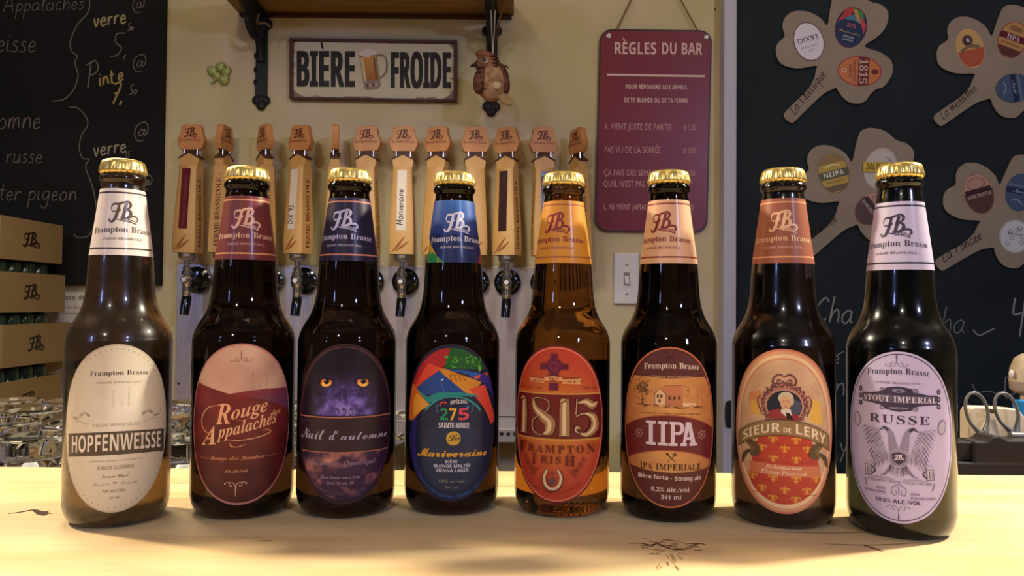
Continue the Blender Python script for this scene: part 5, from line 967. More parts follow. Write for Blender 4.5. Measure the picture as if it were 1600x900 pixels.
TAPS = [  # faucet x in the photograph, handle turn, strip colour, strip text, label
 (292.5, -10, MAR, '', 'first beer tap from the left, maroon name strip, steel faucet in full view'),
 (346, 84, None, '', 'beer tap turned sideways behind the left edge of the second bottle'),
 (410, -50, None, '', 'beer tap turned half sideways behind the neck of the second bottle'),
 (465, -28, WHT, 'DIX 93', 'beer tap with white strip with short handwriting low down, between second and third bottles'),
 (522, -78, None, '', 'beer tap turned edge-on behind the cap of the third bottle'),
 (572, -8, None, '', 'beer tap facing forward just right of the third bottle neck'),
 (628, 0, WHT, 'Mariveraine', 'beer tap with white strip bearing one long handwritten word, between third and fourth bottles'),
 (681, -22, None, '', 'beer tap half hidden behind the left of the blue-necked fourth bottle'),
 (741, 6, None, '', 'beer tap facing forward behind the right side of the fourth bottle'),
 (792, -27, DRK, '', 'beer tap with dark brown strip between the fourth and fifth bottles'),
 (850, 12, DRK, '', 'beer tap turned slightly right behind the fifth bottle, dark strip'),
 (904, -64, None, '', 'last beer tap on the right, turned sideways behind the fifth bottle')]
LEAN = [.028, .02, .02, .02, .018, -.002, .004, .01, 0, -.006, -.014, -.02]
proto = make_tap()
for i, (px, ang, sc_, tx, lb) in enumerate(TAPS):
    t = proto if i == 0 else copy_tree(proto)
    t.location = (at(px, 409, TY).x, TY, ZF); t['label'] = lb
    h = [c for c in kids(t) if c.name.startswith('handle')][0]
    h.rotation_euler = (0, LEAN[i], radians(ang))
    if i > 0 and sc_ is None: pass
TROOTS = [(o, TAPS[i]) for i, o in enumerate([o for o in bpy.data.objects if o.name.startswith('beer_tap')])]
for t, (px, ang, sc_, tx, lb) in TROOTS:
    t['label'] = t['label']
    h = [c for c in kids(t) if c.name.startswith('handle')][0]
    cfg = next(c for c in TAPS if c[4] == t['label'])
    if cfg[2]: strip(h, cfg[2], cfg[3], (40, 34, 34) if cfg[2] == WHT else (130, 70, 60))

# ------------------------------------------------------------------ hanging bird ornament
Yb = 1.60; kb = Yb/FPX; c = at(770, 125, Yb)
bd = thing('bird_ornament', c, 'small brown striped bird ornament hanging by two strings from the right bracket', 'ornament')
q = lambda x, y, d=0: Vector(((x-770)*kb, d, (125-y)*kb))
BB = mat('bird_feathers', (120, 76, 50), .7, c2=(74, 36, 22), nscale=50, stretch=(.5, 1, 2.2), bump=.5)
BH = mat('bird_head_brown', (158, 112, 76), .7, c2=(112, 70, 46), nscale=80, bump=.3)
BW = mat('bird_breast_pale', (150, 110, 76), .8, c2=(196, 160, 118), nscale=60, bump=.3)
BT = mat('bird_tail_olive', (162, 136, 86), .7)
MB().ball(q(768, 128), (26*kb, 21*kb, 31*kb), 28, 18, Matrix.Rotation(-.12, 3, 'Y')).build('body', BW, bd, smooth=80)
MB().ball(q(762, 101), (19.5*kb, 17*kb, 19*kb), 24, 16).build('head', BH, bd, smooth=80)
MB().ball(q(757, 86), (15*kb, 13*kb, 6.5*kb), 18, 10, Matrix.Rotation(.2, 3, 'Y')).build('crest_cap', mat('bird_cap', (150, 96, 70), .7), bd, smooth=80)
MB().lathe([(5.4*kb, 0), (3.6*kb, 6*kb), (.4*kb, 13*kb)], 10, q(747, 101, -.006), 'x').build('beak', mat('dark_beak', (44, 30, 26), .4), bd, smooth=80)
bk = [o for o in kids(bd) if o.name.startswith('beak')][0]; me = bk.data
for v in me.vertices: v.co.x = 2*q(747, 101).x-v.co.x; v.co.z -= (q(747, 101).x-v.co.x)*.3
MB().ball(q(757, 99, -.0235), (2.7*kb, .0014, 3.0*kb), 12, 8).build('eye', mat('eye_black', (14, 10, 10), .1), bd, smooth=80)
MB().ball(q(759, 99.8, -.0226), (3.6*kb, .0010, 4.0*kb), 12, 8).build('eye_ring', mat('pale_eye_ring', (190, 165, 140), .6), bd, smooth=80)
DS = mat('dark_stripe', (66, 32, 20), .8)
for s_, cx_, cy_, rx_, rz_, ro in ((-1, 752, 128, 12, 23, .22), (1, 787, 124, 9, 25, -.22)):
    wg = MB().ball(q(cx_, cy_, -.014 if s_ < 0 else -.006), (rx_*kb, 10*kb, rz_*kb), 18, 12, Matrix.Rotation(ro, 3, 'Y')).build('wing', BB, bd, smooth=80)
    for i in range(5):
        y = cy_-16+i*8; hw = rx_*(1-((i-2)/3.4)**2)**.5*.55; xo = cx_-(y-cy_)*(-ro)*1.0
        MB().tube([q(xo-hw, y+1, -.0215 if s_ < 0 else -.013), q(xo, y-1.5, -.0262 if s_ < 0 else -.0182), q(xo+hw, y+1, -.0215 if s_ < 0 else -.013)], [.8*kb, 1.9*kb, .8*kb], 6).build('feather_stripe', DS, wg, smooth=80)
for i in range(4):
    y = 93+i*5.5; MB().tube([q(766+i*1.5, y-1, -.0222), q(773+i*1.2, y-2, -.019), q(779+i*.8, y+1, -.012)], [.7*kb, 1.6*kb, .8*kb], 6).build('feather_stripe', DS, bd, smooth=80)
MB().prism([(q(x, y).x, q(x, y).z) for x, y in [(776, 150), (790, 148), (802, 158), (803, 164), (796, 168), (784, 162)]], -.012, -.004).build('tail_fan', BT, bd, bevel=.002)
MB().prism([(q(x, y).x, q(x, y).z) for x, y in [(782, 160), (788, 162), (790, 181), (786, 178)]], -.006, -.002).build('tail_feather', BT, bd, bevel=.001)
MB().ball(q(777, 139, -.0262), (7*kb, .003, 6*kb), 12, 8).build('pale_patch', mat('pale_down', (206, 180, 140), .9), bd, smooth=80)
STR = mat('white_string', (214, 200, 172), .8)
for x0 in (766, 773): MB().tube([q(x0, 14), q(769.5 if x0 == 766 else 770, 84)], .0009, 6).build('string', STR, bd)
MB().tube(spline([q(776, 52, .05), q(778, 36, .03), q(783, 20, .0), q(790, 5, -.02), q(797, 3, -.02)], 5), .0012, 6).tube(spline([q(776, 52, .05), q(774, 42, .03), q(778, 28, .01), q(786, 12, -.01)], 5), .0009, 6).build('loose_twine', TWINE, bd, smooth=60)

# ------------------------------------------------------------------ cartons with small bottles between, at the left
rnd = random.Random(5)
def carton(py0, py1, ya, yb, xf, label):
    z1 = CZ+(470.8-py0)*ya/FPX; z0 = CZ+(470.8-py1)*ya/FPX
    r = thing('carton', (xf-.15, (ya+yb)/2, z0), label, 'carton', 'open beer cartons stacked beside the left chalkboard')
    t = .003; x0 = xf-.30
    MB().box((x0, ya, z0), (xf, yb, z0+t)).build('carton_base', CARTON, r, world=True)
    MB().box((xf-t, ya, z0+t), (xf, yb, z1)).build('long_side', CARTON, r, world=True)
    MB().box((x0, ya, z0+t), (x0+t, yb, z1)).build('long_side', CARTON, r, world=True)
    MB().box((x0+t, ya, z0+t), (xf-t, ya+t, z1)).build('short_side', CARTON, r, world=True)
    MB().box((x0+t, yb-t, z0+t), (xf-t, yb, z1)).build('short_side', CARTON, r, world=True)
    P = Print(); cy, czv = ya+(yb-ya)*.47, (z0+z1)/2-.014
    logo(P, -.026, 0, .052, (38, 24, 18), hgt=.030)
    P.build('printed_logo', PRINT, lambda u, v, h: Vector((xf+.0003+h, cy+u, czv+v)), r, world=True)
    return z0, z1
cart = [carton(337, 405, 1.45, 1.65, at(0, 400, 1.45).x+.000, 'topmost brown carton of the stack, against the chalkboard'),
        carton(425, 490, 1.45, 1.665, at(0, 400, 1.45).x-.001, 'second brown carton from the top of the stack, beside the paper notice'),
        carton(509, 577, 1.45, 1.67, at(6, 400, 1.45).x+.001, 'third brown carton from the top, corner turned towards the glasses'),
        carton(600, 672, 1.45, 1.65, at(2, 400, 1.45).x, 'lowest brown carton of the stack, half hidden behind the glasses')]
def jar(x, y, z0, z1, label):
    j = thing('beer_bottle_neck' if False else 'stacked_glass', (x, y, z0), label, 'glass', 'small dark glasses standing in the cartons')
    Hh = z1-z0
    MB().lathe([(.017, 0), (.0195, .003), (.0205, Hh*.55), (.0195, Hh-.006), (.0155, Hh-.002), (.012, Hh)], 18).build('tumbler_glass', GREENG, j, smooth=50)
for n, ((za, zb), (zc, zd)) in enumerate(zip(cart[1:], cart[:-1])):
    xf = at(0, 400, 1.45).x
    for i in range(4):
        jar(xf-.026, 1.475+i*.0435, za+.0035, zc-.0006, ['small dark glass in the second carton, %s', 'small dark glass in the third carton, %s', 'small dark glass in the lowest carton, %s'][n] % ['nearest the frame edge', 'second along', 'third along', 'next to the wall'][i])

# ------------------------------------------------------------------ upturned drinking glasses
def glass_proto():
    g = thing('drinking_glass', (0, 0, 0), '-', 'glass', 'upturned drinking glasses on the back counter')
    Hh = .1105; R1, R0 = .0375, .0350
    out = [(R1, 0), (R1*.99, .03), (R1*.97, .060), (R0*1.00, .080), (R0*.965, .088), (R0*.97, .093), (R0*1.01, .0975), (R0*1.01, .105), (R0*.975, .109), (R0*.93, Hh), (R0*.80, Hh), (R0*.70, Hh-.004), (R0*.3, Hh-.006), (.0006, Hh-.006)]
    inn = [(.0006, .088), (R0*.6, .088), (R0*.86, .082), (R1*.86, .062), (R1*.92, .03), (R1*.935, 0)]
    fac = lambda a, z: 1+(.022*abs(cos(5*a))-.011)*(1 if .012 < z < .086 else 0)
    MB().lathe(out+inn, 40, rfun=fac).build('glass_bowl', CLEAR, g, smooth=28)
    g.children[0].data.polygons  # closed wall: outer skin, foot and inner skin
    return g
rows = [(.765, 8), (.852, -30), (.945, 14), (1.04, -14)]
gaps = [(-12, 97, 'left of the first bottle'), (266, 299, 'between the first and second bottles'), (455, 469, 'between the second and third bottles'), (612, 637, 'between the third and fourth bottles')]
gp = glass_proto(); used = False; RN = ['front', 'second', 'third', 'back']
ORD = ['nearest the bar end', 'next along', 'third along', 'fourth along']
for ri, (Yg, sh) in enumerate(rows):
    wpx = 75/1000*FPX/Yg; px = 30+sh-wpx*2
    cnt = {}
    while px < 650:
        x = at(px, 600, Yg).x
        for a, b, nm in gaps:
            if px+wpx/2 > a+2 and px-wpx/2 < b-2 and x < -.075:
                g = gp if not used else copy_tree(gp); used = True
                g.location = (x, Yg, -.1068); g.rotation_euler = (0, 0, rnd.random()*3)
                k_ = cnt.get(nm, 0); cnt[nm] = k_+1
                g['label'] = 'clear upturned glass, %s row, %s, %s' % (RN[ri], nm, ORD[k_])
                break
        px += wpx*1.045

# ------------------------------------------------------------------ caddy with scissors at the right
DB_ = mat('dark_brown_plastic', (40, 35, 32), .45, c2=(34, 30, 28), nscale=8)
Yk = .80; kk = Yk/FPX
cd = thing('desk_caddy', at(1552, 745, Yk), 'dark plastic caddy holding scissors behind the last bottle', 'caddy')
def cq(pts, y0, y1, name, m, par, bev=.0012):
    return MB().prism([(p.x, p.z) for p in (at(x, y, y0) for x, y in pts)], y0, y1).build(name, m, par, world=True, bevel=bev)
zb = -.1096
pa, pb = at(1480, 722, .80), at(1720, 722, .80)
MB().box((pa.x, .80, zb), (pb.x, .855, pa.z)).build('caddy_base', DB_, cd, world=True, bevel=.002)
cq([(1480, 721), (1521.5, 719), (1521.5, 691), (1480, 691)], .806, .835, 'caddy_end', DB_, cd)
cq([(1524, 724), (1720, 728), (1720, 690), (1575, 689), (1570, 686), (1562, 682), (1552, 683), (1546, 688), (1541, 691), (1524, 691)], .800, .830, 'caddy_front', DB_, cd)
lid = at(1576, 680, .80)
ty = thing('tape_roll_tube', at(1640, 684, .835), 'grey rounded tube lying along the top of the dark caddy', 'tube')
MB().tube([at(1578, 681, .825), at(1700, 684, .825)], .0046, 16).build('tube_body', mat('grey_tube', (92, 88, 88), .35), ty, world=True, smooth=50)
PW = mat('pale_packet', (206, 188, 160), .6, c2=(222, 206, 182), nscale=12, bump=.4)
pk = thing('pale_packet', at(1570, 700, .87), 'pale crumpled packet standing behind the scissors in the caddy', 'packet')
o = [(1513, 834), (1513, 645), (1517, 638), (1524, 636), (1560, 637), (1592, 640), (1600, 650), (1640, 690), (1640, 834)]
cq(o, .858, .875, 'packet_body', PW, pk, .003)
cq([(1518, 700), (1545, 655), (1556, 655), (1566, 700)], .846, .853, 'packet_fold', PW, pk)
scs = thing('scissors', at(1550, 680, .842), 'grey-handled scissors standing point down in the dark caddy', 'scissors')
GR = mat('scissor_handle_grey', (112, 110, 112), .28, .3)
def loop(cx, cy, rx, ry, rot, Yl, tip):
    pts, rs_ = [], []
    for i in range(40):
        a = 2*pi*i/40
        u = rx*cos(a)*(1-.18*sin(a)*0); v = ry*sin(a)
        dn = max(0, -sin(a)); u *= (1+.10*sin(a))*(1-.42*dn**3); v *= 1+.16*dn**5
        x = cx+u*cos(rot)-v*sin(rot); y = cy-(u*sin(rot)+v*cos(rot))
        pts.append(at(x, y, Yl)); rs_.append((2.7+4.2*dn**4)*kk)
    mb = MB().tube(pts, rs_, 10, closed=True)
    mb.tube([at(cx+ry*.86*sin(rot)*1, cy+ry*.9*cos(rot), Yl), at(tip[0], tip[1], Yl)], [5.5*kk, 3.2*kk], 10)
    mb.build('handle_loop', GR, scs, world=True, smooth=60)
loop(1527, 645, 16.5, 32, .27, .840, (1542, 688)); loop(1573.5, 644, 16.5, 31, .36, .846, (1586, 684))
for s_, (xt, yt) in ((0, (1541, 686)), (1, (1585, 684))):
    MB().prism([(p.x, p.z) for p in (at(x, y, .842) for x, y in [(xt-3, yt), (xt+3, yt), (xt+1.5, yt+38), (xt-.5, yt+45)])], .8405+.003*s_, .842+.003*s_).build('blade', CHROME, scs, world=True)
MB().box(tuple(at(1548, 646, .842)), tuple(at(1556, 640, .842)+Vector((0, .004, 0)))).build('bumper', BLACKP, scs, world=True)
bt = thing('blue_box', at(1625, 690, .86), 'bright blue box at the edge behind the scissors', 'box')
cq([(1590, 826), (1650, 826), (1650, 628), (1602, 628)], .877, .90, 'box_body', mat('bright_blue_card', (24, 120, 190), .5), bt)
lp = thing('beige_lamp', at(1605, 640, .93), 'beige rounded plastic dispenser with a white button at the frame edge', 'dispenser')
BG = mat('beige_plastic', (196, 178, 146), .45); BG2 = mat('smoked_plastic', (168, 148, 138), .4)
px_ = .93/FPX; cc = at(1608, 590, .93)
MB().lathe([(.001, 38*px_), (10*px_, 37*px_), (20*px_, 30*px_), (26*px_, 14*px_), (27.5*px_, -6*px_)], 28, cc).build('dome', BG, lp, world=True, smooth=50)
MB().lathe([(27.5*px_, -6.2*px_), (26.5*px_, -18*px_), (20*px_, -24*px_), (14*px_, -25*px_)], 28, cc).build('dispenser_body', BG2, lp, world=True, smooth=50)
MB().lathe([(12*px_, -25.2*px_), (12*px_, -.1098-cc.z)], 20, cc).build('neck', BG, lp, world=True, smooth=50)
MB().ball(at(1580, 584, .925), (3.4*px_, 4*px_, 6.5*px_), 12, 8).build('button', WHITEP, lp, world=True, smooth=60)

# ------------------------------------------------------------------ beer bottles
RB = .0315
PROF = [(0, .003), (.020, .0015), (.0245, 0), (.0272, .0012), (.0292, .0038), (.0306, .0075), (RB, .0125), (RB, .030), (RB, .060), (RB, .090), (RB, .1105), (.0311, .1142), (.0302, .1178), (.0288, .1212), (.0268, .1248), (.0247, .1282), (.0228, .1325), (.0213, .1380), (.0203, .1450), (.0197, .1540), (.0189, .1650), (.0171, .1787), (.0152, .1930), (.0133, .2075), (.0127, .2105), (.0127, .2128), (.0137, .2138), (.0142, .2152), (.0139, .2167), (.0129, .2178), (.0127, .2215), (.0120, .2250), (.0001, .2250)]
def smooth_prof(P):
    q = spline([(r, z, 0) for r, z in P[6:24]], 3)
    return [p for p in P[1:6]]+[(p.x, p.y) for p in q]+P[24:-1]
SP = smooth_prof(PROF)
NZ0, NZ1, NR0, NR1 = .1650, .2072, .0189, .0134
def rad(z):
    for (r0, z0), (r1, z1) in zip(SP[2:], SP[3:]):
        if z0 <= z <= z1 and z1 > z0: return r0+(r1-r0)*(z-z0)/(z1-z0)
    return RB
def body_map(yaw):
    def f(u, v, h):
        a = u/1000/RB+yaw; r = RB+.00012+h
        return Vector((r*sin(a), -r*cos(a), .061+v/1000))
    return f
def neck_map(yaw, dz=0):
    def f(u, v, h):      # v 0..1 bottom to top; u mm at mid radius scaled with the cone
        z = NZ0+(NZ1-NZ0)*v+dz; r = rad(z)+.00014+h; a = u/1000/.0165+yaw
        return Vector((r*sin(a), -r*cos(a), z))
    return f

class Art:
    def __init__(s, cx, cy, kx, ky): s.P = Print((34.5, 50.5)); s.c = (cx, cy, kx, ky)
    def X(s, x): return 31.5*asin(max(-.985, min(.985, (x-s.c[0])*s.c[2]/31.5)))
    def Y(s, y): return (s.c[1]-y)*s.c[3]
    def p(s, pts): return [(s.X(x), s.Y(y)) for x, y in pts]
    def t(s, st, txt, x0, x1, y, h, c, bulge=0, slope=0, **k):
        s.P.text(st, txt, s.X(x0), s.X(x1), s.Y(y), h*s.c[3], c, bulge=bulge*s.c[3], slope=slope, **k)
    def poly(s, pts, c, clip=True): s.P.poly(s.p(pts), c, clip); return s
    def st(s, pts, w, c, sm=4, taper=False): s.P.stroke(s.p(pts), [q*s.c[3] for q in w] if isinstance(w, (list, tuple)) else w*s.c[3], c, sm, taper=taper)
    def disc(s, x, y, rx, ry, c, **k): s.P.disc(s.X(x), s.Y(y), rx*s.c[3], ry*s.c[3], c, **k)
    def band(s, hi, lo, c, k=.985, **q):      # crop pixel rows, callables of u in mm allowed
        s.P.band(lo if callable(lo) else s.Y(lo), hi if callable(hi) else s.Y(hi), c, k, **q)
    def bg(s, c, rim=None, rings=1, n=64, k=.97):
        if rim: s.P.disc(0, 0, 34.5, 50.5, rim, n); s.P.layer()
        kk_ = k if rim else 1
        s.P.disc(0, 0, 34.5*kk_, 50.5*kk_**.7 if rim else 50.5, c, n, rings=rings); s.P.layer()
    def ring(s, k, w, c):
        a = [(34.5*k*cos(i*pi/40), 50.5*(k**.7)*sin(i*pi/40)) for i in range(81)]; s.P.stroke(a, w, c, 0)
def mix(a, b, t): t = max(0, min(1, t)); return tuple(a[i]+(b[i]-a[i])*t for i in range(3))
def flourish(A, cx, cy, k, c, up=1):
    for sx in (-1, 1):
        A.st([(cx, cy-14*k*up), (cx+sx*3*k, cy+2*k*up), (cx+sx*12*k, cy+8*k*up), (cx+sx*19*k, cy+2*k*up), (cx+sx*13*k, cy-4*k*up), (cx+sx*10*k, cy+1*k*up)], 1.6*k, c)
        A.st([(cx+sx*14*k, cy+7*k*up), (cx+sx*24*k, cy+9*k*up), (cx+sx*31*k, cy+4*k*up)], 1.4*k, c); A.disc(cx+sx*31*k, cy+4*k*up, 2.4*k, 2.4*k, c, n=8)
    A.st([(cx, cy-26*k*up), (cx, cy-6*k*up)], [1*k, 3.2*k, 1*k], c, 3)

def art_white():
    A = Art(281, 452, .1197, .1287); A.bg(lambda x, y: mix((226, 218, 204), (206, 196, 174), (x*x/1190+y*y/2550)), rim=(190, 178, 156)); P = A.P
    for i in range(64):
        a = i*pi/32; P.disc(32.2*cos(a), 47.6*sin(a), .6, .5, (168, 158, 138), 6, rot=a)
    D = (52, 42, 38); M = (150, 140, 124)
    A.t('B', 'Frampton Brasse', 158, 426, 209, 22, D, 5); A.t('B', '- FERME BRASSICOLE -', 178, 408, 245, 9, M, 2)
    for x, s_ in ((268, '5107710'), (306, 'CSP'), (338, 'EMPUELIS')):
        for i, ch in enumerate(s_): A.t('R', ch, x-6, x+5, 352-i*(12 if x > 280 else 11), 8, (176, 168, 146))
    for sx in (-1, 1):
        for i in range(9): A.disc(281+sx*(125+i*10), 392-14*sin(i*.8)+4*(i % 2), 7-(i % 3), 9-(i % 3)*2, (160, 148, 128), n=9)
        for i in range(5): A.disc(281+sx*(130+i*13), 425+6*cos(i), 7, 4, (186, 176, 156), n=8)
    A.t('D', 'NELSON SAUVIN GALAXY', 176, 396, 446, 14, (166, 155, 136), 4)
    Bn = lambda x: -4.2*(x/30)**2*.4
    A.band(lambda x: A.Y(468)+Bn(x), lambda x: A.Y(576)+Bn(x), (66, 56, 46), x0=A.X(62), x1=A.X(504)); P.layer()
    A.band(lambda x: A.Y(471)+Bn(x), lambda x: A.Y(573)+Bn(x), (84, 74, 62), x0=A.X(67), x1=A.X(500)); P.layer()
    A.t('D', 'HOPFENWEISSE', 76, 490, 568, 77, (226, 216, 200), 12)
    A.t('B', 'FRAMPTON, QUEBEC, CANADA G0R 1M0', 165, 405, 608, 6, M, 2)
    A.t('D', 'BLANCHE ALLEMANDE', 197, 368, 646, 19, (158, 146, 128), 2); A.t('S', 'German Wheat', 221, 343, 682, 15, (128, 116, 100), gap=-.05)
    A.t('S', 'Biere forte', 184, 256, 716, 12, (140, 128, 112)); A.t('S', 'Strong ale', 306, 384, 716, 12, (140, 128, 112)); A.disc(281, 706, 10, 4, M)
    A.t('D', '7,0% ALC./VOL.', 224, 336, 750, 13, (122, 110, 96)); A.t('D', '341 ML', 257, 306, 780, 11, (122, 110, 96))
    return P
def art_rouge():
    A = Art(254, 430, .131, .1347); P = A.P
    A.bg(lambda x, y: mix((216, 178, 152), (192, 146, 128), .5+.5*noise.noise(Vector((x*.08, y*.08, 3)))*1.6), rim=(186, 120, 110), rings=14)
    hill = lambda u: mix((112, 40, 40), (84, 26, 26), .5+.9*noise.noise(Vector((u[0]*.06, u[1]*.06, 7))))
    hc = lambda x, y: mix((128, 44, 44), (72, 24, 24), (26-y)/75+.5*noise.noise(Vector((x*.09, y*.09, 1))))
    far = lambda x: A.Y(298)+3.6*sin(max(0, min(1, (x+12)/34))*pi*.6)
    P.region(-60, far, lambda x, y: mix((140, 50, 56), (112, 64, 96), max(0, (x+4)/26)*(1-abs(y-13)/12)), .975, x0=A.X(185), nx=24, ny=20); P.layer()
    near = lambda x: A.Y(300)+(max(0, -x-2)*.30 if x < -2 else -((x+2)**2)*.006-(x+2)*.10)
    P.region(-60, near, hc, .975, nx=40, ny=34); P.layer()
    C = (236, 176, 132)
    A.t('I', 'R', 150, 212, 432, 92, C, slope=.1); A.t('I', 'ouge', 214, 372, 410, 62, C, slope=.22)
    A.t('I', 'A', 92, 152, 530, 82, C, slope=.1); A.t('I', 'ppalaches', 160, 412, 496, 56, C, slope=.24); A.t('I', 'des', 384, 428, 402, 22, C, slope=.2)
    A.st([(150, 345), (112, 355), (86, 395), (84, 440), (104, 470), (120, 470)], [2, 4, 5, 4, 3, 1], C)
    A.st([(150, 345), (180, 336), (205, 345), (200, 372), (175, 385)], [2, 3, 3, 2, 1], C)
    A.st([(188, 500), (250, 506), (340, 494), (384, 476), (372, 464), (352, 466)], [1, 3, 4, 4, 3, 1], C); A.st([(208, 514), (215, 532), (245, 536), (280, 524)], [1, 4, 3, 1], C)
    A.st([(235, 408), (262, 414), (292, 404)], [1, 3, 1], (190, 120, 90))
    A.t('I', 'Rouge des flandres', 126, 362, 596, 17, (204, 134, 92)); A.st([(80, 586), (100, 592), (122, 586)], 4, (150, 84, 60)); A.st([(366, 584), (386, 590), (406, 583)], 4, (150, 84, 60))
    A.t('I', '6% alc./vol', 192, 288, 654, 13, (210, 150, 120)); flourish(A, 237, 712, 1.5, (228, 180, 150), up=-1); A.st([(237, 720), (236, 764)], [3, 2], (228, 190, 160), 2)
    flourish(A, 254, 128, 1.4, (130, 84, 74)); A.st([(254, 86), (254, 112)], [1, 5, 1], (70, 40, 40), 3)
    for x, s_ in ((305, '9071508'), (336, 'CSP'), (366, '3PU51E')):
        for i, ch in enumerate(s_): A.t('R', ch, x-5, x+5, 276-i*14+(336-x)*.1, 8, (170, 120, 112))
    return P
def art_owl():
    A = Art(251, 414, .137, .1356); P = A.P
    def f(x, y):
        n1 = noise.noise(Vector((x*.16, y*.16, 0))); n2 = noise.noise(Vector((x*.5, y*.9, 5)))
        face = max(0, 1-((x-0)/23)**2)*max(0, min(1, (34-y)/22))*(1 if y > 5 else .4)
        brow = max(0, 1-abs(abs(x)*.45+8-(y-18))/10)
        v = face*(.62+.7*n1+.45*n2)+.25*brow*face+(.35*max(0, 1-abs(y-8)/10)*max(0, 1-(x/27)**2)*(1+n1))
        c = mix((26, 16, 34), (126, 106, 214), v)
        return mix(c, (150, 128, 196), max(0, (v-.6))*1.5)
    P.disc(0, 0, 34.5, 50.5, (66, 40, 48), 72); P.layer(); P.disc(0, 0, 33.6, 49.6, (34, 20, 34), 72); P.layer()
    P.disc(0, 0, 31.6, 47.4, f, 96, rings=52); P.layer(); A.ring(.945, .55, (110, 66, 62))
    for sx, x, ti in ((-1, 166, .18), (1, 326, -.18)):
        A.disc(x, 220, 34, 25, (24, 12, 26), n=24, rot=ti); P.layer(); A.disc(x+2, 223, 28, 20, (236, 132, 62), n=24, rot=ti); P.layer()
        A.disc(x+2, 229, 22, 12, (250, 200, 96), n=20, rot=ti); P.layer(); A.disc(x+4, 217, 13, 13, (18, 10, 18), n=18); A.st([(x-30*1, 198+8*sx*0+(10 if sx > 0 else -2)), (x, 201), (x+30, 198+(-2 if sx > 0 else 12))], [6, 13, 6], (34, 22, 50)); P.layer()
        A.disc(x-2, 212, 3, 3, (190, 180, 210), n=8)
    A.poly([(236, 250), (256, 250), (262, 285), (246, 305), (230, 285)], (44, 34, 88)); P.layer()
    A.st([(240, 256), (238, 280), (244, 300)], [2, 4, 1], (120, 110, 180)); P.layer(2)
    rnd_ = random.Random(2)
    for i in range(120):
        a = rnd_.uniform(-1, 1); x = 247+a*95; y = rnd_.uniform(240, 372); 
        A.st([(x, y), (x+a*8, y+rnd_.uniform(8, 20))], [.4, 1.6, .4], rnd_.choice([(104, 88, 176), (82, 66, 156), (56, 40, 118), (116, 98, 184)]), 2)
    P.layer()
    A.band(378, 790, (44, 24, 38), .962); P.layer()
    def cl(x, y):
        n = noise.noise(Vector((x*.10, y*.16, 2)))+.5*noise.noise(Vector((x*.3, y*.36, 4)))
        return mix((52, 28, 62), (206, 136, 112), .75*max(0, 1-abs(y+20-x*.36)/9)+n*.9-.1+.25*max(0, 1-hypot(x+24, y+24)/14))
    P.region(-60, A.Y(546), cl, .945, nx=54, ny=34)
    P.layer(); A.band(544, 549, (170, 108, 78), .97); A.band(381, 387, (176, 110, 82), .97); P.layer()
    A.t('S', 'Nuit', 62, 164, 488, 50, (176, 168, 192), gap=-.02); A.t('S', "d", 184, 214, 488, 46, (176, 168, 192)); A.t('S', 'automne', 234, 436, 488, 38, (176, 168, 192)); A.st([(222, 446), (219, 460)], [6, 2], (176, 168, 192), 0)
    A.t('I', 'Quadruple', 100, 226, 606, 22, (140, 112, 136), slant=.1); A.t('I', 'Quadrupel', 248, 384, 606, 22, (140, 112, 136), slant=.1)
    A.t('I', 'Bière brune extra forte', 150, 322, 668, 12, (166, 134, 160)); A.t('I', 'Dark Strong Ale', 178, 296, 693, 12, (166, 134, 160)); A.t('B', 'FRAMPTON, QUEBEC, CANADA G0R 1M0', 118, 378, 700, 8, (116, 78, 84), -42)
    for i, x in enumerate((217, 249, 280)): A.st([(x, 352), (x-6, 346), (x, 340), (x+7, 350), (x+6, 368), (x-4, 376), (x-8, 366)], 3, (50, 38, 80))
    A.t('R', '8,5% alc./vol.', 56, 104, 408, 6, (110, 80, 96)); A.t('R', '341 ml', 416, 446, 408, 6, (110, 80, 96))
    return P
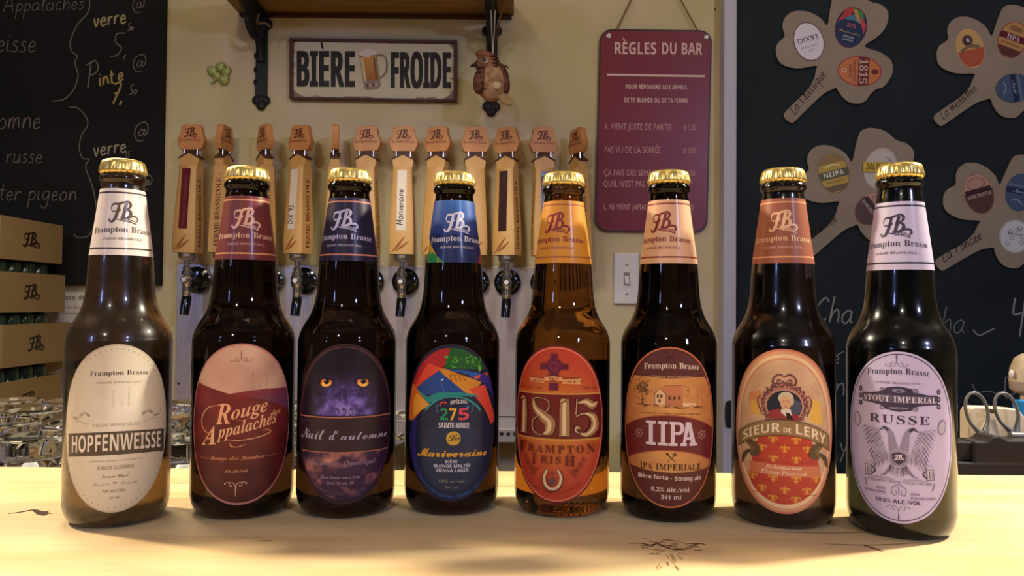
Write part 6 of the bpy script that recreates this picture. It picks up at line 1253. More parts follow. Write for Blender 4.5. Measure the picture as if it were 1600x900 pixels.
def art_special():
    A = Art(254, 418, .143, .137); P = A.P; A.P.disc(0, 0, 34.5, 50.5, (52, 34, 38), 72); P.layer(); P.disc(0, 0, 33.9, 49.9, (24, 34, 62), 72); P.layer()
    patches = [([(60, 420), (60, 200), (120, 100), (250, 40), (250, 120), (215, 160), (120, 250), (80, 400)], (176, 40, 46)),
      ([(70, 300), (150, 140), (230, 170), (160, 200), (100, 260)], (222, 74, 48)), ([(250, 40), (360, 60), (440, 180), (400, 170), (220, 165), (240, 100)], (36, 92, 48)),
      ([(215, 165), (300, 172), (385, 190), (360, 220), (320, 190)], (40, 92, 176)), ([(130, 230), (210, 165), (300, 260), (360, 290), (110, 290), (100, 262)], (36, 74, 150)),
      ([(195, 165), (225, 165), (385, 232), (340, 300), (300, 265), (215, 190)], (214, 142, 48)), ([(345, 205), (430, 180), (460, 290), (420, 250)], (226, 84, 50)),
      ([(330, 262), (400, 244), (450, 420), (430, 440), (400, 360)], (222, 76, 60)), ([(385, 190), (430, 210), (470, 330), (452, 360), (420, 270), (370, 220)], (58, 44, 130)),
      ([(60, 240), (78, 232), (150, 330), (85, 420), (60, 420)], (216, 110, 44)), ([(100, 285), (160, 335), (86, 400), (84, 330)], (232, 160, 60)),
      ([(100, 262), (150, 330), (260, 290), (380, 300), (360, 290), (300, 276), (200, 275), (150, 300)], (40, 142, 140))]
    for pts, c in patches: A.poly(pts, c, .955); P.layer()
    rnd_ = random.Random(4)
    for i in range(60):
        x = 300+rnd_.uniform(-72, 78); y = 134+rnd_.uniform(-28, 26)
        A.disc(x, y, rnd_.uniform(3, 9), rnd_.uniform(3, 7), rnd_.choice([(58, 142, 52), (90, 170, 64), (34, 110, 40)]), n=8)
    A.disc(376, 166, 9, 14, (110, 190, 66), n=10); P.layer()
    for x in (250, 270, 290, 308): A.st([(x-8, 196), (x+6, 190), (x-4, 206), (x+6, 222)], 3, (120, 80, 40), 0)
    P.layer(); A.st([(205, 215), (215, 250), (222, 275)], 5, (60, 110, 190)); A.disc(214, 216, 4, 4, (240, 250, 255), n=8); P.layer()
    nv = (27, 36, 66)
    A.band(lambda x: A.Y(292)-abs((x-1)/31)**2.2*28, 900, nv, .955); P.layer()
    A.band(lambda x: A.Y(292)-abs((x-1)/31)**2.2*28, lambda x: A.Y(299)-abs((x-1)/31)**2.2*32, (46, 150, 146), .955, x0=A.X(140), x1=A.X(380)); P.layer()
    A.poly([(84, 415), (105, 400), (96, 500), (104, 610), (140, 700), (110, 690), (76, 600), (70, 500)], (50, 42, 118), .955); A.disc(260, 568, 152, 168, (34, 46, 76), n=40); P.layer()
    A.t('D', 'SPÉCIAL', 248, 324, 333, 17, (226, 222, 224), 3, slope=.06)
    A.t('D', '2', 203, 241, 405, 55, (38, 150, 92)); A.t('D', '7', 243, 278, 405, 55, (240, 190, 60)); A.t('D', '5', 280, 334, 405, 55, (222, 76, 92))
    A.st([(203, 340), (214, 322), (234, 326)], 6, (222, 70, 54)); A.st([(196, 372), (188, 350), (196, 330)], 2.5, (90, 150, 200)); A.st([(340, 372), (348, 352), (342, 336)], 2.5, (90, 150, 200)); A.disc(325, 345, 7, 7, (60, 140, 200), r0=.4)
    A.t('D', 'SAINTE-MARIE', 199, 332, 443, 26, (226, 220, 222), 2, slope=-.02)
    A.disc(264, 491, 33, 33, (206, 166, 64), n=32); P.layer(); A.t('S', 'La', 238, 296, 505, 30, (34, 34, 50), slope=.1); P.layer()
    A.t('S', 'Mariveraine', 110, 411, 582, 40, (222, 166, 54), 5, gap=-.03)
    P.layer(); A.t('S', 'Mariveraine', 112, 412, 583, 40, (222, 166, 54), 5, gap=-.03)
    W = (206, 208, 222); A.t('D', 'BIÈRE', 229, 283, 606, 14, W); A.t('D', 'BLONDE MALTÉE', 179, 339, 627, 15, W); A.t('D', 'VIENNA LAGER', 188, 331, 648, 15, W)
    A.t('R', '4,8% alc./vol.', 200, 318, 698, 15, (140, 140, 104)); A.t('R', '341 ml', 229, 288, 726, 14, (140, 140, 104))
    A.t('D', 'FRAMPTON, QUÉBEC, CANADA, G0R 1M0', 113, 408, 672, 13, (48, 94, 158), -98)
    return P
def art_1815():
    A = Art(247, 422, .14, .1374); P = A.P
    A.bg(lambda x, y: mix((214, 150, 54), (192, 66, 44), abs(y-2)/46+abs(x)/70), rim=(112, 30, 42), rings=12); A.ring(.955, .9, (232, 128, 96)); P.layer()
    Tn = (214, 172, 112)
    A.band(284, 493, (112, 26, 32), .955); P.layer(); A.band(278, 285, (214, 156, 70), .95); A.band(491, 499, (214, 156, 70), .95); P.layer()
    S1 = (166, 124, 78); S2 = (228, 202, 160); SD = (74, 14, 20)
    def dig(pts, w, dx=0):
        w = [q*1.75 if q > 8 else q*1.1 for q in w]
        A.st([(x+dx+4, y+3) for x, y in pts], w, SD); P.layer(); A.st([(x+dx, y) for x, y in pts], w, S1); P.layer(); A.st([(x+dx-2, y) for x, y in pts], [q*.35 for q in w], S2); P.layer()
    dig([(94, 304), (94, 380), (92, 475)], [14, 22, 22]); dig([(76, 318), (92, 304)], [3, 9]); dig([(78, 474), (110, 474)], [4, 4])
    dig([(142, 312), (150, 350), (185, 385), (218, 415), (214, 455), (188, 472)], [5, 16, 26, 30, 24, 4]); dig([(188, 305), (212, 316), (214, 350), (196, 372)], [2, 4, 4, 3]); dig([(170, 385), (142, 410), (140, 448), (160, 472), (190, 473)], [3, 4, 5, 4, 3]); dig([(142, 312), (160, 302), (188, 305)], [4, 4, 3])
    dig([(284, 304), (284, 380), (284, 475)], [22, 26, 26]); dig([(264, 320), (282, 305)], [3, 12]); dig([(262, 474), (306, 474)], [4, 4])
    dig([(336, 304), (334, 340), (332, 378)], [4, 4, 4]); dig([(340, 322), (372, 318), (400, 336), (420, 320)], [4, 18, 22, 2]); dig([(332, 385), (366, 372), (402, 392), (408, 436), (378, 470), (344, 462)], [4, 6, 22, 28, 14, 6]); dig([(344, 462), (330, 450), (336, 436), (350, 442)], [6, 8, 10, 3])
    cc = (104, 32, 62)
    A.poly([(222, 96), (252, 96), (248, 130), (226, 130)], cc); A.poly([(218, 232), (256, 232), (256, 264), (216, 264)], cc); A.poly([(226, 130), (248, 130), (258, 200), (216, 200)], cc)
    A.poly([(176, 142), (206, 146), (206, 164), (176, 170)], cc); A.poly([(268, 146), (298, 142), (298, 170), (268, 164)], cc); A.P.layer(); A.disc(237, 152, 36, 34, cc, n=28); P.layer(); A.disc(237, 152, 22, 22, (128, 48, 70), n=24, r0=.6); P.layer()
    A.poly([(126, 208), (196, 212), (196, 232), (126, 228), (134, 218)], (222, 156, 100)); A.poly([(272, 212), (354, 208), (346, 222), (354, 236), (272, 234)], (222, 156, 100)); A.poly([(194, 204), (236, 198), (274, 204), (270, 222), (236, 216), (198, 222)], (232, 168, 108)); P.layer()
    A.t('B', 'IRISH', 140, 192, 228, 12, (120, 50, 36)); A.t('B', 'RED', 214, 258, 216, 12, (120, 50, 36)); A.t('B', 'ALE', 290, 332, 230, 12, (120, 50, 36))
    A.t('B', '4,5% alc./vol.', 82, 184, 260, 11, (120, 44, 30)); A.t('B', '341 ml', 356, 414, 260, 11, (120, 44, 30))
    M = (104, 22, 26); A.t('B', 'F', 78, 112, 564, 52, M); A.t('B', 'RAMPTO', 120, 368, 556, 36, M, gap=.16); A.t('B', 'N', 376, 410, 560, 46, M)
    A.t('B', 'I', 140, 158, 612, 50, M); A.t('B', 'RIS', 178, 272, 604, 34, M, gap=.16); A.t('B', 'H', 284, 330, 614, 48, M)
    for sx in (-1, 1):
        A.st([(237+sx*130, 570), (237+sx*118, 610), (237+sx*100, 640), (237+sx*92, 668)], [1, 3, 3, 5], (130, 50, 34))
        for i in range(7): A.disc(237+sx*(134-i*7+(6 if i % 2 else -6)), 580+i*12, 8, 4, (140, 60, 38), n=8, rot=sx*.6)
        A.st([(237+sx*62, 626), (237+sx*84, 640), (237+sx*104, 622)], [2, 6, 2], (140, 60, 38))
    P.layer(); A.st([(212, 632), (196, 668), (204, 708), (232, 726), (262, 708), (272, 668), (258, 632)], [10, 16, 18, 18, 18, 16, 10], (96, 60, 40)); P.layer(); A.st([(212, 632), (198, 668), (206, 706), (232, 722), (260, 706), (270, 668), (256, 632)], [7, 12, 13, 13, 13, 12, 7], (228, 200, 156)); P.layer()
    A.st([(233, 640), (234, 672)], 3, (120, 60, 90)); A.st([(222, 650), (246, 650)], 4, (120, 60, 90)); A.disc(232, 686, 13, 16, (96, 78, 84)); P.layer()
    A.t('B', 'FRAMPTON, QUEBEC, CANADA G0R 1M0', 122, 352, 700, 9, (140, 52, 34), -44)
    return P
def art_iipa():
    A = Art(277, 445, .1366, .134); P = A.P
    A.bg((96, 44, 40), rim=(200, 118, 78)); P.layer()
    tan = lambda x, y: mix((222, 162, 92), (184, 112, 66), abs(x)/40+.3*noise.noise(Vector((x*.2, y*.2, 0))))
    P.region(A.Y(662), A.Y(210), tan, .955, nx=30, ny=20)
    P.layer()
    A.band(60, lambda x: A.Y(216)+.004*x*x, (98, 50, 50), .955); A.band(lambda x: A.Y(656)+.003*x*x, 900, (100, 46, 40), .955); P.layer()
    for i in range(9):
        x = 150+i*32
        A.st([(x, 205), (x+8, 180), (x+20, 150), (x+10, 120)], [1, 3, 3, 1], (76, 38, 42)); A.st([(x, 790), (x+8, 760), (x+2, 730)], [1, 3, 1], (82, 38, 36)); A.disc(x+10, 700, 6, 4, (82, 38, 36))
    A.st([(255, 90), (277, 120), (300, 90)], 3, (60, 28, 36)); A.st([(262, 130), (277, 110), (292, 130)], 3, (60, 28, 36)); P.layer()
    W = (236, 212, 196); A.t('B', 'Frampton Brasse', 160, 412, 176, 27, W, 7); A.t('B', '- FERME BRASSICOLE -', 182, 394, 214, 9, (214, 170, 140), 1)
    # farm engraving
    E1, E2, E3 = (82, 52, 36), (130, 84, 52), (206, 152, 104)
    rn = random.Random(8)
    A.poly([(210, 345), (210, 290), (232, 262), (258, 290), (258, 348)], (236, 190, 140)); A.poly([(232, 262), (250, 252), (330, 248), (345, 290), (258, 292)], (206, 128, 90)); A.poly([(258, 292), (335, 290), (335, 345), (258, 350)], (190, 122, 82)); A.poly([(335, 330), (395, 332), (395, 345), (335, 350)], (236, 200, 150)); P.layer()
    A.st([(206, 296), (232, 262), (260, 292)], 3, E1, 0); A.st([(210, 292), (210, 345)], 2, E1, 0); A.st([(258, 292), (258, 350)], 2, E1, 0); A.st([(250, 252), (330, 248)], 2, E2, 0)
    for x, y in ((224, 300), (240, 300), (232, 322), (276, 308), (298, 308), (320, 306)): A.poly([(x-5, y-7), (x+4, y-7), (x+4, y+8), (x-5, y+8)], E1)
    for i in range(150):
        x = 155+rn.gauss(0, 16); y = 268+rn.gauss(0, 20); A.disc(x, y, rn.uniform(2, 5), rn.uniform(2, 4), rn.choice([E1, E2, (110, 80, 56)]), n=7)
    A.st([(152, 345), (156, 290)], 4, E1); A.st([(335, 248), (362, 262), (358, 292), (340, 300)], 2, E2); A.st([(362, 262), (350, 272), (368, 276)], 2, E2)
    for i in range(60):
        x = rn.uniform(125, 440); y = 348+rn.uniform(-7, 8)+.02*(x-277); A.st([(x, y), (x+rn.uniform(6, 22), y+rn.uniform(-2, 3))], 2.2, rn.choice([E1, E1, E2]), 0)
    for x, s_ in ((404, '12350'), (422, 'CSP')):
        for i, ch in enumerate(s_): A.t('R', ch, x-5, x+4, 325-i*15, 8, (150, 96, 64))
    A.t('B', 'FRAMPTON, QUEBEC, CANADA, G0R 1M0', 148, 414, 389, 8, (110, 64, 40), 4)
    P.layer(); bd_ = lambda y: (lambda x: A.Y(y)-.0085*x*x)
    A.band(bd_(387), bd_(556), (176, 92, 60), .955); P.layer(); A.band(bd_(392), bd_(551), (108, 34, 40), .955); P.layer()
    for sx in (139, 424):
        for i in range(7): A.disc(sx+14*cos(i*.9), 482+17*sin(i*.9), 6.5, 5, (176, 130, 118), n=8, r0=.45)
        A.disc(sx, 482, 6, 7, (176, 130, 118), n=8)
    S = (224, 204, 214)
    def slab(x0, x1, y0=418, y1=531): A.poly([(x0, y0), (x1, y0), (x1, y0+13), (x0, y0+13)], S, False); A.poly([(x0, y1-13), (x1, y1-13), (x1, y1), (x0, y1)], S, False)
    for xc in (193, 247): A.poly([(xc-9, 420), (xc+9, 420), (xc+9, 528), (xc-9, 528)], S, False); P.layer(); slab(xc-22, xc+22); P.L -= 1
    A.poly([(282, 420), (300, 420), (300, 528), (282, 528)], S, False); A.st([(296, 426), (326, 428), (334, 448), (324, 470), (296, 472)], [11, 15, 18, 15, 11], S); P.layer(); A.poly([(276, 418), (304, 418), (304, 431), (276, 431)], S, False); A.poly([(272, 518), (312, 518), (312, 531), (272, 531)], S, False); P.L -= 1
    A.poly([(350, 420), (372, 420), (396, 528), (374, 528), (362, 458), (346, 528), (334, 528)], S, False); P.layer(); A.poly([(344, 490), (380, 490), (380, 502), (344, 502)], S, False); A.poly([(325, 518), (354, 518), (354, 531), (325, 531)], S, False); A.poly([(366, 518), (402, 518), (402, 531), (366, 531)], S, False)
    P.layer(); A.st([(264, 568), (304, 606)], [6, 2], (52, 30, 26), 0); A.st([(303, 572), (268, 606)], [3, 2], (52, 30, 26), 0); A.disc(267, 570, 7, 5, (52, 30, 26), rot=-.7); A.disc(300, 572, 9, 8, (110, 70, 48), r0=.5)
    A.t('B', 'IPA IMPERIALE', 145, 420, 645, 29, (74, 34, 22), gap=.06)
    A.t('D', 'Bière forte', 135, 273, 690, 19, W); A.disc(285, 684, 3, 3, W); A.t('D', 'Strong ale', 300, 420, 692, 19, W); A.t('D', '8,2% alc./vol.', 194, 372, 746, 20, W); A.t('D', '341 ml', 238, 330, 781, 20, W)
    return P
def fleur(A, x, y, k, c):
    A.st([(x, y-14*k), (x, y), (x, y+13*k)], [1*k, 9*k, 2*k], c, 3)
    for sx in (-1, 1): A.st([(x+sx*2*k, y+4*k), (x+sx*6*k, y-6*k), (x+sx*13*k, y-5*k), (x+sx*12*k, y+2*k)], [2*k, 5*k, 4*k, 2*k], c, 3); A.st([(x, y+5*k), (x+sx*7*k, y+11*k)], [2*k, 2*k], c, 2)
    A.st([(x-8*k, y+5*k), (x+8*k, y+5*k)], 2.6*k, c, 0)
def art_portrait():
    A = Art(287, 467, .128, .131); P = A.P
    A.P.disc(0, 0, 34.5, 50.5, (204, 128, 98), 72); P.layer(); P.disc(0, 0, 33.4, 49.2, (222, 162, 124), 72, r0=.9); P.layer()
    P.disc(0, 0, 31.6, 47.2, (240, 206, 160), 72, r0=.9); P.layer(); P.disc(0, 0, 29.6, 45, (216, 150, 116), 72, r0=.94); P.layer()
    P.disc(0, 0, 28.6, 43.8, lambda x, y: mix((218, 186, 148), (206, 162, 128), noise.noise(Vector((x*.1, y*.1, 0)))+.4), 64, rings=12); P.layer()
    A.poly([(132, 300), (180, 280), (200, 330), (130, 345)], (212, 140, 90), .86); A.poly([(140, 330), (178, 330), (178, 400), (140, 396)], (226, 176, 80), .86); A.poly([(400, 310), (448, 330), (458, 440), (400, 420)], (232, 184, 84), .86); A.st([(180, 250), (140, 300)], 2, (190, 130, 96)); A.st([(400, 250), (446, 300)], 2, (190, 130, 96))
    P.layer()
    rd = (188, 66, 48); A.poly([(180, 486), (290, 462), (400, 486), (438, 600), (450, 700), (420, 770), (340, 812), (240, 812), (160, 768), (130, 690), (150, 590)], rd, .885); P.layer()
    for y in (530, 612, 706, 766): A.st([(150, y), (220, y-4), (300, y+2), (430, y-3)], 2.2, (150, 44, 40))
    P.layer(); A.poly([(134, 622), (446, 630), (448, 682), (136, 674)], (206, 122, 84), .885); P.layer()
    for r_, (y, xs) in enumerate([(508, (240, 340)), (550, (190, 292, 392)), (598, (241, 341)), (690, (150, 241, 341, 430)), (742, (192, 292, 388)), (782, (240, 340))]):
        for x in xs: fleur(A, x, y, 1.45, (222, 150, 62))
    P.layer(); A.t('I', 'Bohemienne', 208, 368, 646, 20, (238, 208, 180)); A.t('I', 'Pilsner Premium', 186, 388, 672, 20, (238, 208, 180))
    # baroque frame and portrait
    R1_, R2_ = (116, 66, 66), (196, 140, 124); rn = random.Random(6)
    P.layer(); A.disc(290, 345, 100, 96, (176, 122, 108), n=40); P.layer()
    for i in range(38):
        a = radians(-42+264*i/37); r0 = 92+4*(i % 2); x = 290+r0*cos(a); y = 345-(r0+3)*sin(a)
        A.disc(x, y, 13+rn.uniform(-2, 3), 7.5, R1_, n=9, rot=a+rn.uniform(-.9, .9))
    P.layer()
    for i in range(46):
        a = radians(-42+264*i/45); r0 = 90+rn.uniform(-6, 14); x = 290+r0*cos(a); y = 345-(r0+3)*sin(a); d = rn.uniform(-1.2, 1.2)
        A.st([(x-7*cos(a+d), y+7*sin(a+d)), (x, y), (x+6*cos(a+d+1.2), y-6*sin(a+d+1.2))], [1, 5.5, 1.5], rn.choice([R2_, (214, 162, 142), (172, 116, 106)]), 3)
    for sx in (-1, 1):
        A.st([(290, 214), (290+sx*22, 204), (290+sx*44, 218), (290+sx*52, 240), (290+sx*38, 250)], [5, 12, 11, 9, 3], R1_); A.st([(290+sx*4, 240), (290+sx*26, 228), (290+sx*34, 244)], [3, 9, 3], R1_)
        P.layer(); A.st([(290+sx*6, 214), (290+sx*24, 209), (290+sx*42, 222), (290+sx*46, 240)], [2, 6, 5, 2], R2_); A.st([(290+sx*8, 238), (290+sx*24, 232)], [2, 4], R2_, 2)
        A.st([(290+sx*104, 300), (290+sx*118, 330), (290+sx*108, 368), (290+sx*98, 400)], [3, 8, 8, 3], R1_); A.st([(290+sx*106, 306), (290+sx*114, 332), (290+sx*106, 366)], [1, 3.5, 1], R2_)
    P.layer(2); A.disc(290, 348, 84, 79, R2_, n=36); P.layer(); A.disc(290, 350, 76, 73, (34, 38, 52), n=36); P.layer()
    A.poly([(300, 300), (362, 330), (364, 370), (340, 400), (310, 380)], (74, 84, 100), False); P.layer()
    A.poly([(216, 404), (222, 376), (262, 362), (310, 380), (352, 392), (358, 410), (290, 424)], (150, 56, 62), False); P.layer()
    A.poly([(276, 362), (316, 362), (322, 392), (296, 398), (274, 378)], (222, 214, 202), False); A.poly([(296, 378), (312, 382), (330, 412), (300, 410)], (30, 24, 32), False); P.layer()
    A.disc(296, 312, 33, 30, (208, 196, 170), n=20); P.layer(); A.disc(322, 326, 9, 18, (196, 184, 160), n=12); A.disc(296, 334, 24, 31, (222, 172, 134), n=22); P.layer()
    for x in (287, 305): A.disc(x, 330, 3, 2, (70, 44, 40), n=8); A.st([(x-6, 323), (x+5, 323)], 1.8, (130, 90, 70), 0)
    A.st([(297, 331), (294, 343), (299, 344)], 2, (180, 120, 92)); A.st([(289, 353), (303, 353)], 2.4, (164, 76, 66), 0)
    # ribbon
    P.layer(2); RBc, RBd = (150, 122, 84), (96, 74, 52)
    for sx in (-1, 1):
        A.st([(290+sx*178, 520), (290+sx*130, 548), (290+sx*120, 580), (290+sx*150, 590)], [10, 34, 26, 16], RBd); P.layer(); A.st([(290+sx*170, 530), (290+sx*140, 560), (290+sx*150, 590)], [8, 20, 10], (120, 96, 66)); P.layer(); A.st([(290+sx*150, 570), (290+sx*178, 600), (290+sx*186, 640)], [10, 24, 8], RBd); P.L -= 1
    P.layer(2); arc = lambda y: (lambda x: A.Y(y)-.0116*x*x)
    A.band(arc(412), arc(486), RBd, .97, x0=A.X(86), x1=A.X(486)); P.layer(); A.band(arc(416), arc(482), RBc, .97, x0=A.X(91), x1=A.X(481)); P.layer()
    g = (236, 220, 190); yb = 471
    b_ = lambda x0, x1: None
    def arct(st, tx, x0, x1, h):
        u0, u1 = A.X(x0), A.X(x1); um = (u0+u1)/2; f0, f1 = -.0116*u0*u0, -.0116*u1*u1
        P.text(st, tx, u0, u1, A.Y(yb)+f0, h*A.c[3], g, slope=(f1-f0)/(u1-u0), bulge=.0116*((u1-u0)/2)**2)
    arct('D', 'SIEUR', 106, 272, 42); arct('D', 'DE', 283, 320, 22); arct('D', 'LERY', 333, 468, 44); A.st([(424, 436), (432, 428)], [5, 3], g, 0)
    return P
def art_russe():
    A = Art(272, 436, .126, .135); P = A.P
    A.bg((196, 187, 228)); A.P.layer(); D = (62, 54, 82); M = (124, 116, 146); Lt = (166, 158, 186)
    A.ring(.955, .55, D); P.layer()
    P.layer(); flourish(A, 262, 116, 1.5, M); A.st([(262, 74), (262, 100)], [2, 9, 2], D, 3); flourish(A, 269, 748, 1.5, M, -1); A.st([(269, 770), (269, 796)], [2, 8, 2], D, 3)
    A.t('B', 'Frampton Brasse', 134, 400, 168, 26, D, 7); A.t('B', '- FERME BRASSICOLE -', 158, 374, 205, 9, M)
    A.poly([(112, 250), (150, 250), (190, 240), (218, 222), (270, 214), (320, 222), (348, 240), (392, 250), (432, 252), (432, 292), (392, 294), (348, 300), (322, 318), (270, 326), (218, 318), (190, 300), (150, 292), (112, 290)], D); 
    for sx in (-1, 1):
        for y in (236, 268, 300): A.disc(270+sx*166, y, 10, 12, D, r0=.35)
        for y in (232, 312): A.disc(270+sx*70, y, 12, 10, M, r0=.4)
    P.layer(); A.poly([(128, 254), (415, 256), (415, 288), (128, 286)], (92, 84, 112)); A.disc(270, 234, 26, 8, (140, 132, 164), r0=.5); A.disc(270, 310, 40, 4, (140, 132, 164), r0=.4); P.layer()
    A.t('B', 'STOUT IMPERIAL', 117, 427, 284, 25, (216, 208, 230), gap=.08)
    A.t('B', 'RUSSE', 143, 400, 378, 36, D, gap=.08); P.layer()
    for x0, x1 in ((143, 188), (352, 400)): pass
    for x, r_ in ((88, .15), (449, -.2)):
        A.disc(x, 376+(14 if x > 200 else 0), 22, 33, M, rot=r_); P.layer(); A.disc(x, 376+(14 if x > 200 else 0), 17, 28, (196, 188, 212), rot=r_); P.layer()
        for dx in (-8, 0, 8): A.st([(x+dx-4*r_*30*0, 352+(14 if x > 200 else 0)), (x+dx, 402+(14 if x > 200 else 0))], 1.5, M, 0)
    rn = random.Random(11)
    for sx in (-1, 1):      # double-headed eagle: wings of feathers, necks, heads, tail
        for j in range(4):
            for i in range(11):
                t = i/10; rr = 40+j*19; ax = 270+sx*(44+t*40+j*17); ay = 520-t*112-j*3+14*j*(1-t)
                L = 30+14*t; dx, dy = sx*(9+12*t), 22-20*t+8
                A.st([(ax, ay), (ax+dx*.6, ay+dy*.5), (ax+dx*1.2, ay+dy*1.25)], [2.5, 6.5, 1.5], rn.choice([M, Lt, (104, 96, 128), (140, 132, 160)]), 3)
        A.st([(270+sx*12, 540), (270+sx*26, 470), (270+sx*34, 425), (270+sx*48, 404)], [44, 32, 22, 16], (140, 132, 162)); A.st([(270+sx*44, 408), (270+sx*62, 398), (270+sx*78, 410)], [14, 12, 2], D); A.st([(270+sx*64, 398), (270+sx*100, 418), (270+sx*112, 404)], [3, 3, 1], M)
        for i in range(7): A.st([(270+sx*(16+i*3.5), 505-i*14), (270+sx*(34+i*2), 512-i*14)], [1, 4, 1], Lt, 2)
        A.st([(270+sx*14, 545), (270+sx*40, 580), (270+sx*62, 606)], [18, 14, 6], M); A.st([(270+sx*62, 600), (270+sx*78, 612)], 4, M, 0)
        for i in range(6): A.st([(270+sx*(4+i*6), 560), (270+sx*(6+i*7), 612-i*3)], [6, 4, 1], rn.choice([M, Lt, D]), 2)
        for i in range(9): A.disc(270+sx*(90+rn.uniform(-14, 14)), 520+rn.uniform(-20, 20), 4, 3, Lt, n=7)
        x = 270+sx*130; A.poly([(x-18, 568), (x+14, 568), (x+18, 616), (x-14, 620)], M); P.layer(); A.poly([(x-13, 574), (x+9, 574), (x+12, 612), (x-10, 614)], (200, 192, 216)); P.layer(); A.st([(x-4, 578), (x-2, 610)], 4, D, 0); A.st([(x+5, 578), (x+7, 608)], 3, M, 0); A.disc(x-2, 562, 17, 8, (186, 178, 204)); A.st([(x+sx*-18*1, 578), (x-sx*30, 592), (x-sx*16, 608)], 6, D)
        P.layer(-2)
        A.st([(270+sx*20, 624), (270+sx*90, 620), (270+sx*148, 640)], 7, Lt); A.st([(270+sx*148, 632), (270+sx*138, 664)], 5, M, 0)
        A.st([(270, 640), (270+sx*30, 660), (270+sx*24, 690), (270+sx*8, 680), (270+sx*14, 668)], 3, M)
    P.layer(3); A.poly([(236, 506), (270, 496), (305, 506), (302, 540), (270, 566), (240, 540)], (150, 142, 170)); A.disc(270, 528, 44, 40, Lt, r0=.86); P.layer()
    A.poly([(240, 510), (270, 500), (300, 510), (298, 538), (270, 558), (243, 538)], D); P.layer(); logo(P, A.X(251), A.Y(537), 5.2, (214, 206, 226), wheat=False, hgt=3.4)
    A.t('D', 'BIÈRE', 176, 214, 670, 9, M); A.t('D', 'EXTRA FORTE', 122, 216, 688, 10, M); A.t('D', 'EXTRA', 318, 356, 684, 9, M); A.t('D', 'STRONG BEER', 318, 420, 702, 10, M); A.st([(270, 640), (270, 690)], [2, 4, 2], D, 2)
    A.t('D', '10,5% ALC./VOL.', 168, 368, 724, 16, D); A.t('B', 'FRAMPTON, QUEBEC, CANADA G0R 1M0', 150, 400, 640, 8, M, 5)
    return P

def neck_art(bgc, ink, rule, special=False, du=0):
    P = Print(); C = 51.8
    n = 24
    for i in range(n): P.tri([(-C+2*C*i/n, 0), (-C+2*C*(i+1)/n, 0), (-C+2*C*(i+1)/n, 1), (-C+2*C*i/n, 1)], bgc)
    P.layer()
    if special:
        for pts, c in (([(-20, 0), (-9, 0), (-17, .24), (-25, .42), (-30, .3)], (206, 166, 60)), ([(-19, 0), (-7, 0), (-13, .12), (-19, .2), (-24, .12)], (40, 140, 84)), ([(14, 0), (22, 0), (26, .3), (20, .2)], (170, 50, 52))):
            P.poly(pts, c)
        for i in range(10):
            for j in range(8):
                f = lambda u, v: mix((40, 62, 130), (76, 132, 206), max(0, (v-.45))*1.9*(1-abs(u+du)/26))
                u0 = -22+4.4*i; v0 = .45+.55*j/8; P.tri([(u0, v0), (u0+4.4, v0), (u0+4.4, v0+.55/8), (u0, v0+.55/8)], f)
    else:
        for v0, v1 in ((.925, .95), (.085, .11)):
            for i in range(n): P.tri([(-C+2*C*i/n, v0), (-C+2*C*(i+1)/n, v0), (-C+2*C*(i+1)/n, v1), (-C+2*C*i/n, v1)], rule)
    P.layer()
    return P
def add_logo(P, ink, du):
    # logo is drawn in mm, then v rescaled to 0..1 (label height 42.6 mm)
    Q = Print(); Q.L = P.L; logo(Q, -8.6+du, 20.4, 17.6, ink, hgt=13.8)
    Q.L += 1; Q.text('B', 'Frampton Brasse', -19.5+du, 19.5+du, 13.4, 3.7, ink, bulge=1.2); Q.text('B', '- FERME BRASSICOLE -', -12.5+du, 12.5+du, 9.2, 1.4, mix(ink, (160, 140, 130), .35), bulge=.6)
    for pts, cs, L in Q.t: P.t.append(([(x, y/42.6) for x, y in pts], cs, L))
    P.L = Q.L+1

def glass_mat(name, c, rough=.03, frost=0):
    m = mat(name, c, rough, 0, 1, 1.33, raw=True)
    if frost:
        nt = m.node_tree; b = nt.nodes['Principled BSDF']; tc = nt.nodes.new('ShaderNodeTexCoord'); nz = nt.nodes.new('ShaderNodeTexNoise'); nz.inputs['Scale'].default_value = 60
        mr = nt.nodes.new('ShaderNodeMapRange'); mr.inputs[1].default_value = .35; mr.inputs[2].default_value = .65; mr.inputs[3].default_value = rough*.7; mr.inputs[4].default_value = rough*1.3
        nt.links.new(tc.outputs['Object'], nz.inputs['Vector']); nt.links.new(nz.outputs['Fac'], mr.inputs[0]); nt.links.new(mr.outputs[0], b.inputs['Roughness'])
        b.inputs['Coat Weight'].default_value = .6; b.inputs['Coat Roughness'].default_value = .06
    return m
G_AMB = glass_mat('frosted_amber_glass', (.13, .078, .034), .26, 1)
G_DRK = glass_mat('dark_brown_glass', (.028, .015, .009), .05)
G_DRF = glass_mat('dark_brown_glass_frosted', (.035, .02, .013), .2, 1)
G_CLR = glass_mat('clear_brown_glass', (.27, .105, .018), .02)
G_BLK = glass_mat('dark_green_black_glass', (.022, .024, .018), .18, 1)

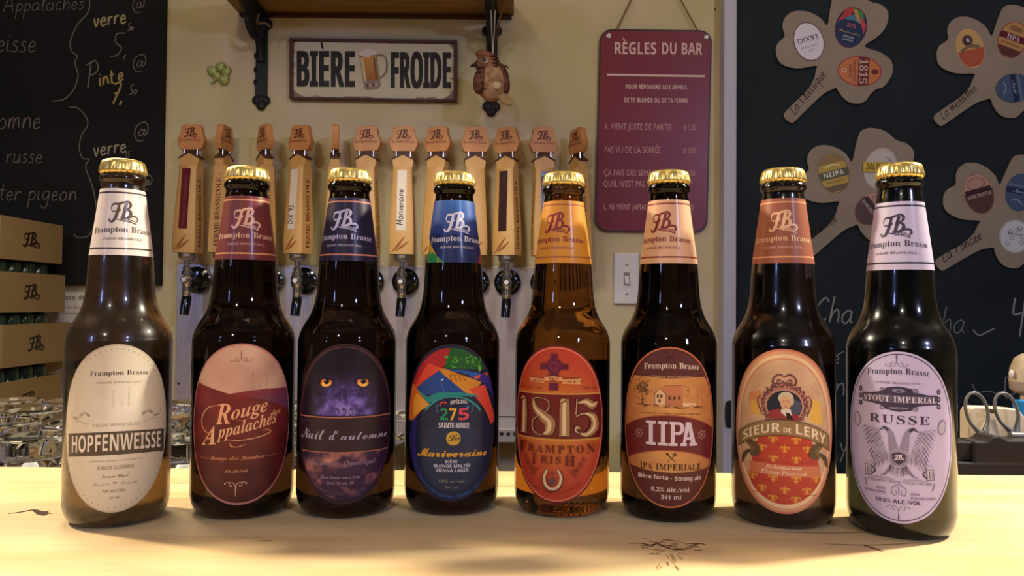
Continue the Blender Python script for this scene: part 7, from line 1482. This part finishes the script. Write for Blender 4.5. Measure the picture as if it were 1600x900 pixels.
def bottle(px, py, glass, art, neck, yaw, nyaw, label, sx=1.0, ndz=0):
    c0 = on_z(px, py, 0); dr = Vector((c0.x, c0.y, 0)).normalized(); c = c0+dr*.0262; c.z = .0002
    face = -atan2(c.x, c.y)            # turn so that the front looks at the camera's side of the bar
    r = thing('beer_bottle', c, label, 'bottle', 'row of beer bottles on the bar', rz=face); r.scale = (sx, sx, 1)
    MB().lathe(SP, 72).build('glass_body', glass, r, smooth=50)
    MB().lathe([(.0126, .2180), (.0134, .2190), (.0141, .2199), (.0140, .2208), (.0135, .2236), (.0132, .2252), (.0126, .2266), (.0111, .2275), (.0085, .2279), (.0004, .2280)], 126,
               rfun=lambda a, z: 1+(.030*cos(21*a)*max(0, min(1, (.2256-z)/.004)) if z < .2257 and z > .2175 else 0)).build('crown_cap', GOLD, r, smooth=60)
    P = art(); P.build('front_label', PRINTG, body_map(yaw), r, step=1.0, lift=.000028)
    BK = Print(); [BK.rect(-26+52*i/20, -30, -26+52*(i+1)/20, 38, (60, 48, 40)) for i in range(20)]; BK.build('back_light_block', PRINT, body_map(yaw+pi), r)  # unseen dark patch on the back, added to block light through the glass
    N = neck_art(*neck[:3], special=neck[3] if len(neck) > 3 else False); add_logo(N, neck[1], 0)
    N.build('neck_label', PRINTG, neck_map(nyaw, ndz), r, step=1.1, vstep=.085, lift=.00004)
    return r
rd = radians
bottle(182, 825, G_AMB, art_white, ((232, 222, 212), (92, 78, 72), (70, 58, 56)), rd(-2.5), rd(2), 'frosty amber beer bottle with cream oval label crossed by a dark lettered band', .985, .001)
bottle(378, 811, G_DRK, art_rouge, ((116, 52, 50), (232, 182, 156), (218, 150, 104)), rd(-3), rd(-2), 'dark beer bottle with maroon hills label and maroon neck label', 1.045)
bottle(540, 810, G_DRK, art_owl, ((38, 30, 56), (196, 190, 224), (196, 124, 104)), rd(-2.5), rd(-13), 'dark beer bottle with purple owl face label and navy neck label', 1.035)
bottle(705, 806, G_DRK, art_special, ((36, 48, 96), (232, 228, 240), (40, 50, 90), True), rd(-1), rd(7), 'dark beer bottle with multicoloured patchwork and navy label, bright blue neck label', 1.02)
bottle(877, 809, G_CLR, art_1815, ((218, 148, 50), (138, 44, 52), (168, 100, 50)), rd(-6.5), rd(-17), 'clear brown beer bottle with orange-red label, big tan date and yellow neck label', 1.025)
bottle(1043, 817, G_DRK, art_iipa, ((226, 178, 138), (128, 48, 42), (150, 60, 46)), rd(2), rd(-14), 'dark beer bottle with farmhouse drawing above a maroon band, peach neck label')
bottle(1223, 826, G_DRF, art_portrait, ((158, 92, 66), (240, 196, 150), (226, 158, 112)), rd(1), rd(0), 'dark beer bottle with framed wigged portrait over red fleur-de-lis label, copper neck label', 1.025)
bottle(1407, 843, G_BLK, art_russe, ((206, 198, 226), (62, 52, 76), (44, 36, 58)), rd(-1), rd(-8), 'black beer bottle with pale lavender label showing a two-headed eagle', .99, -.0045)
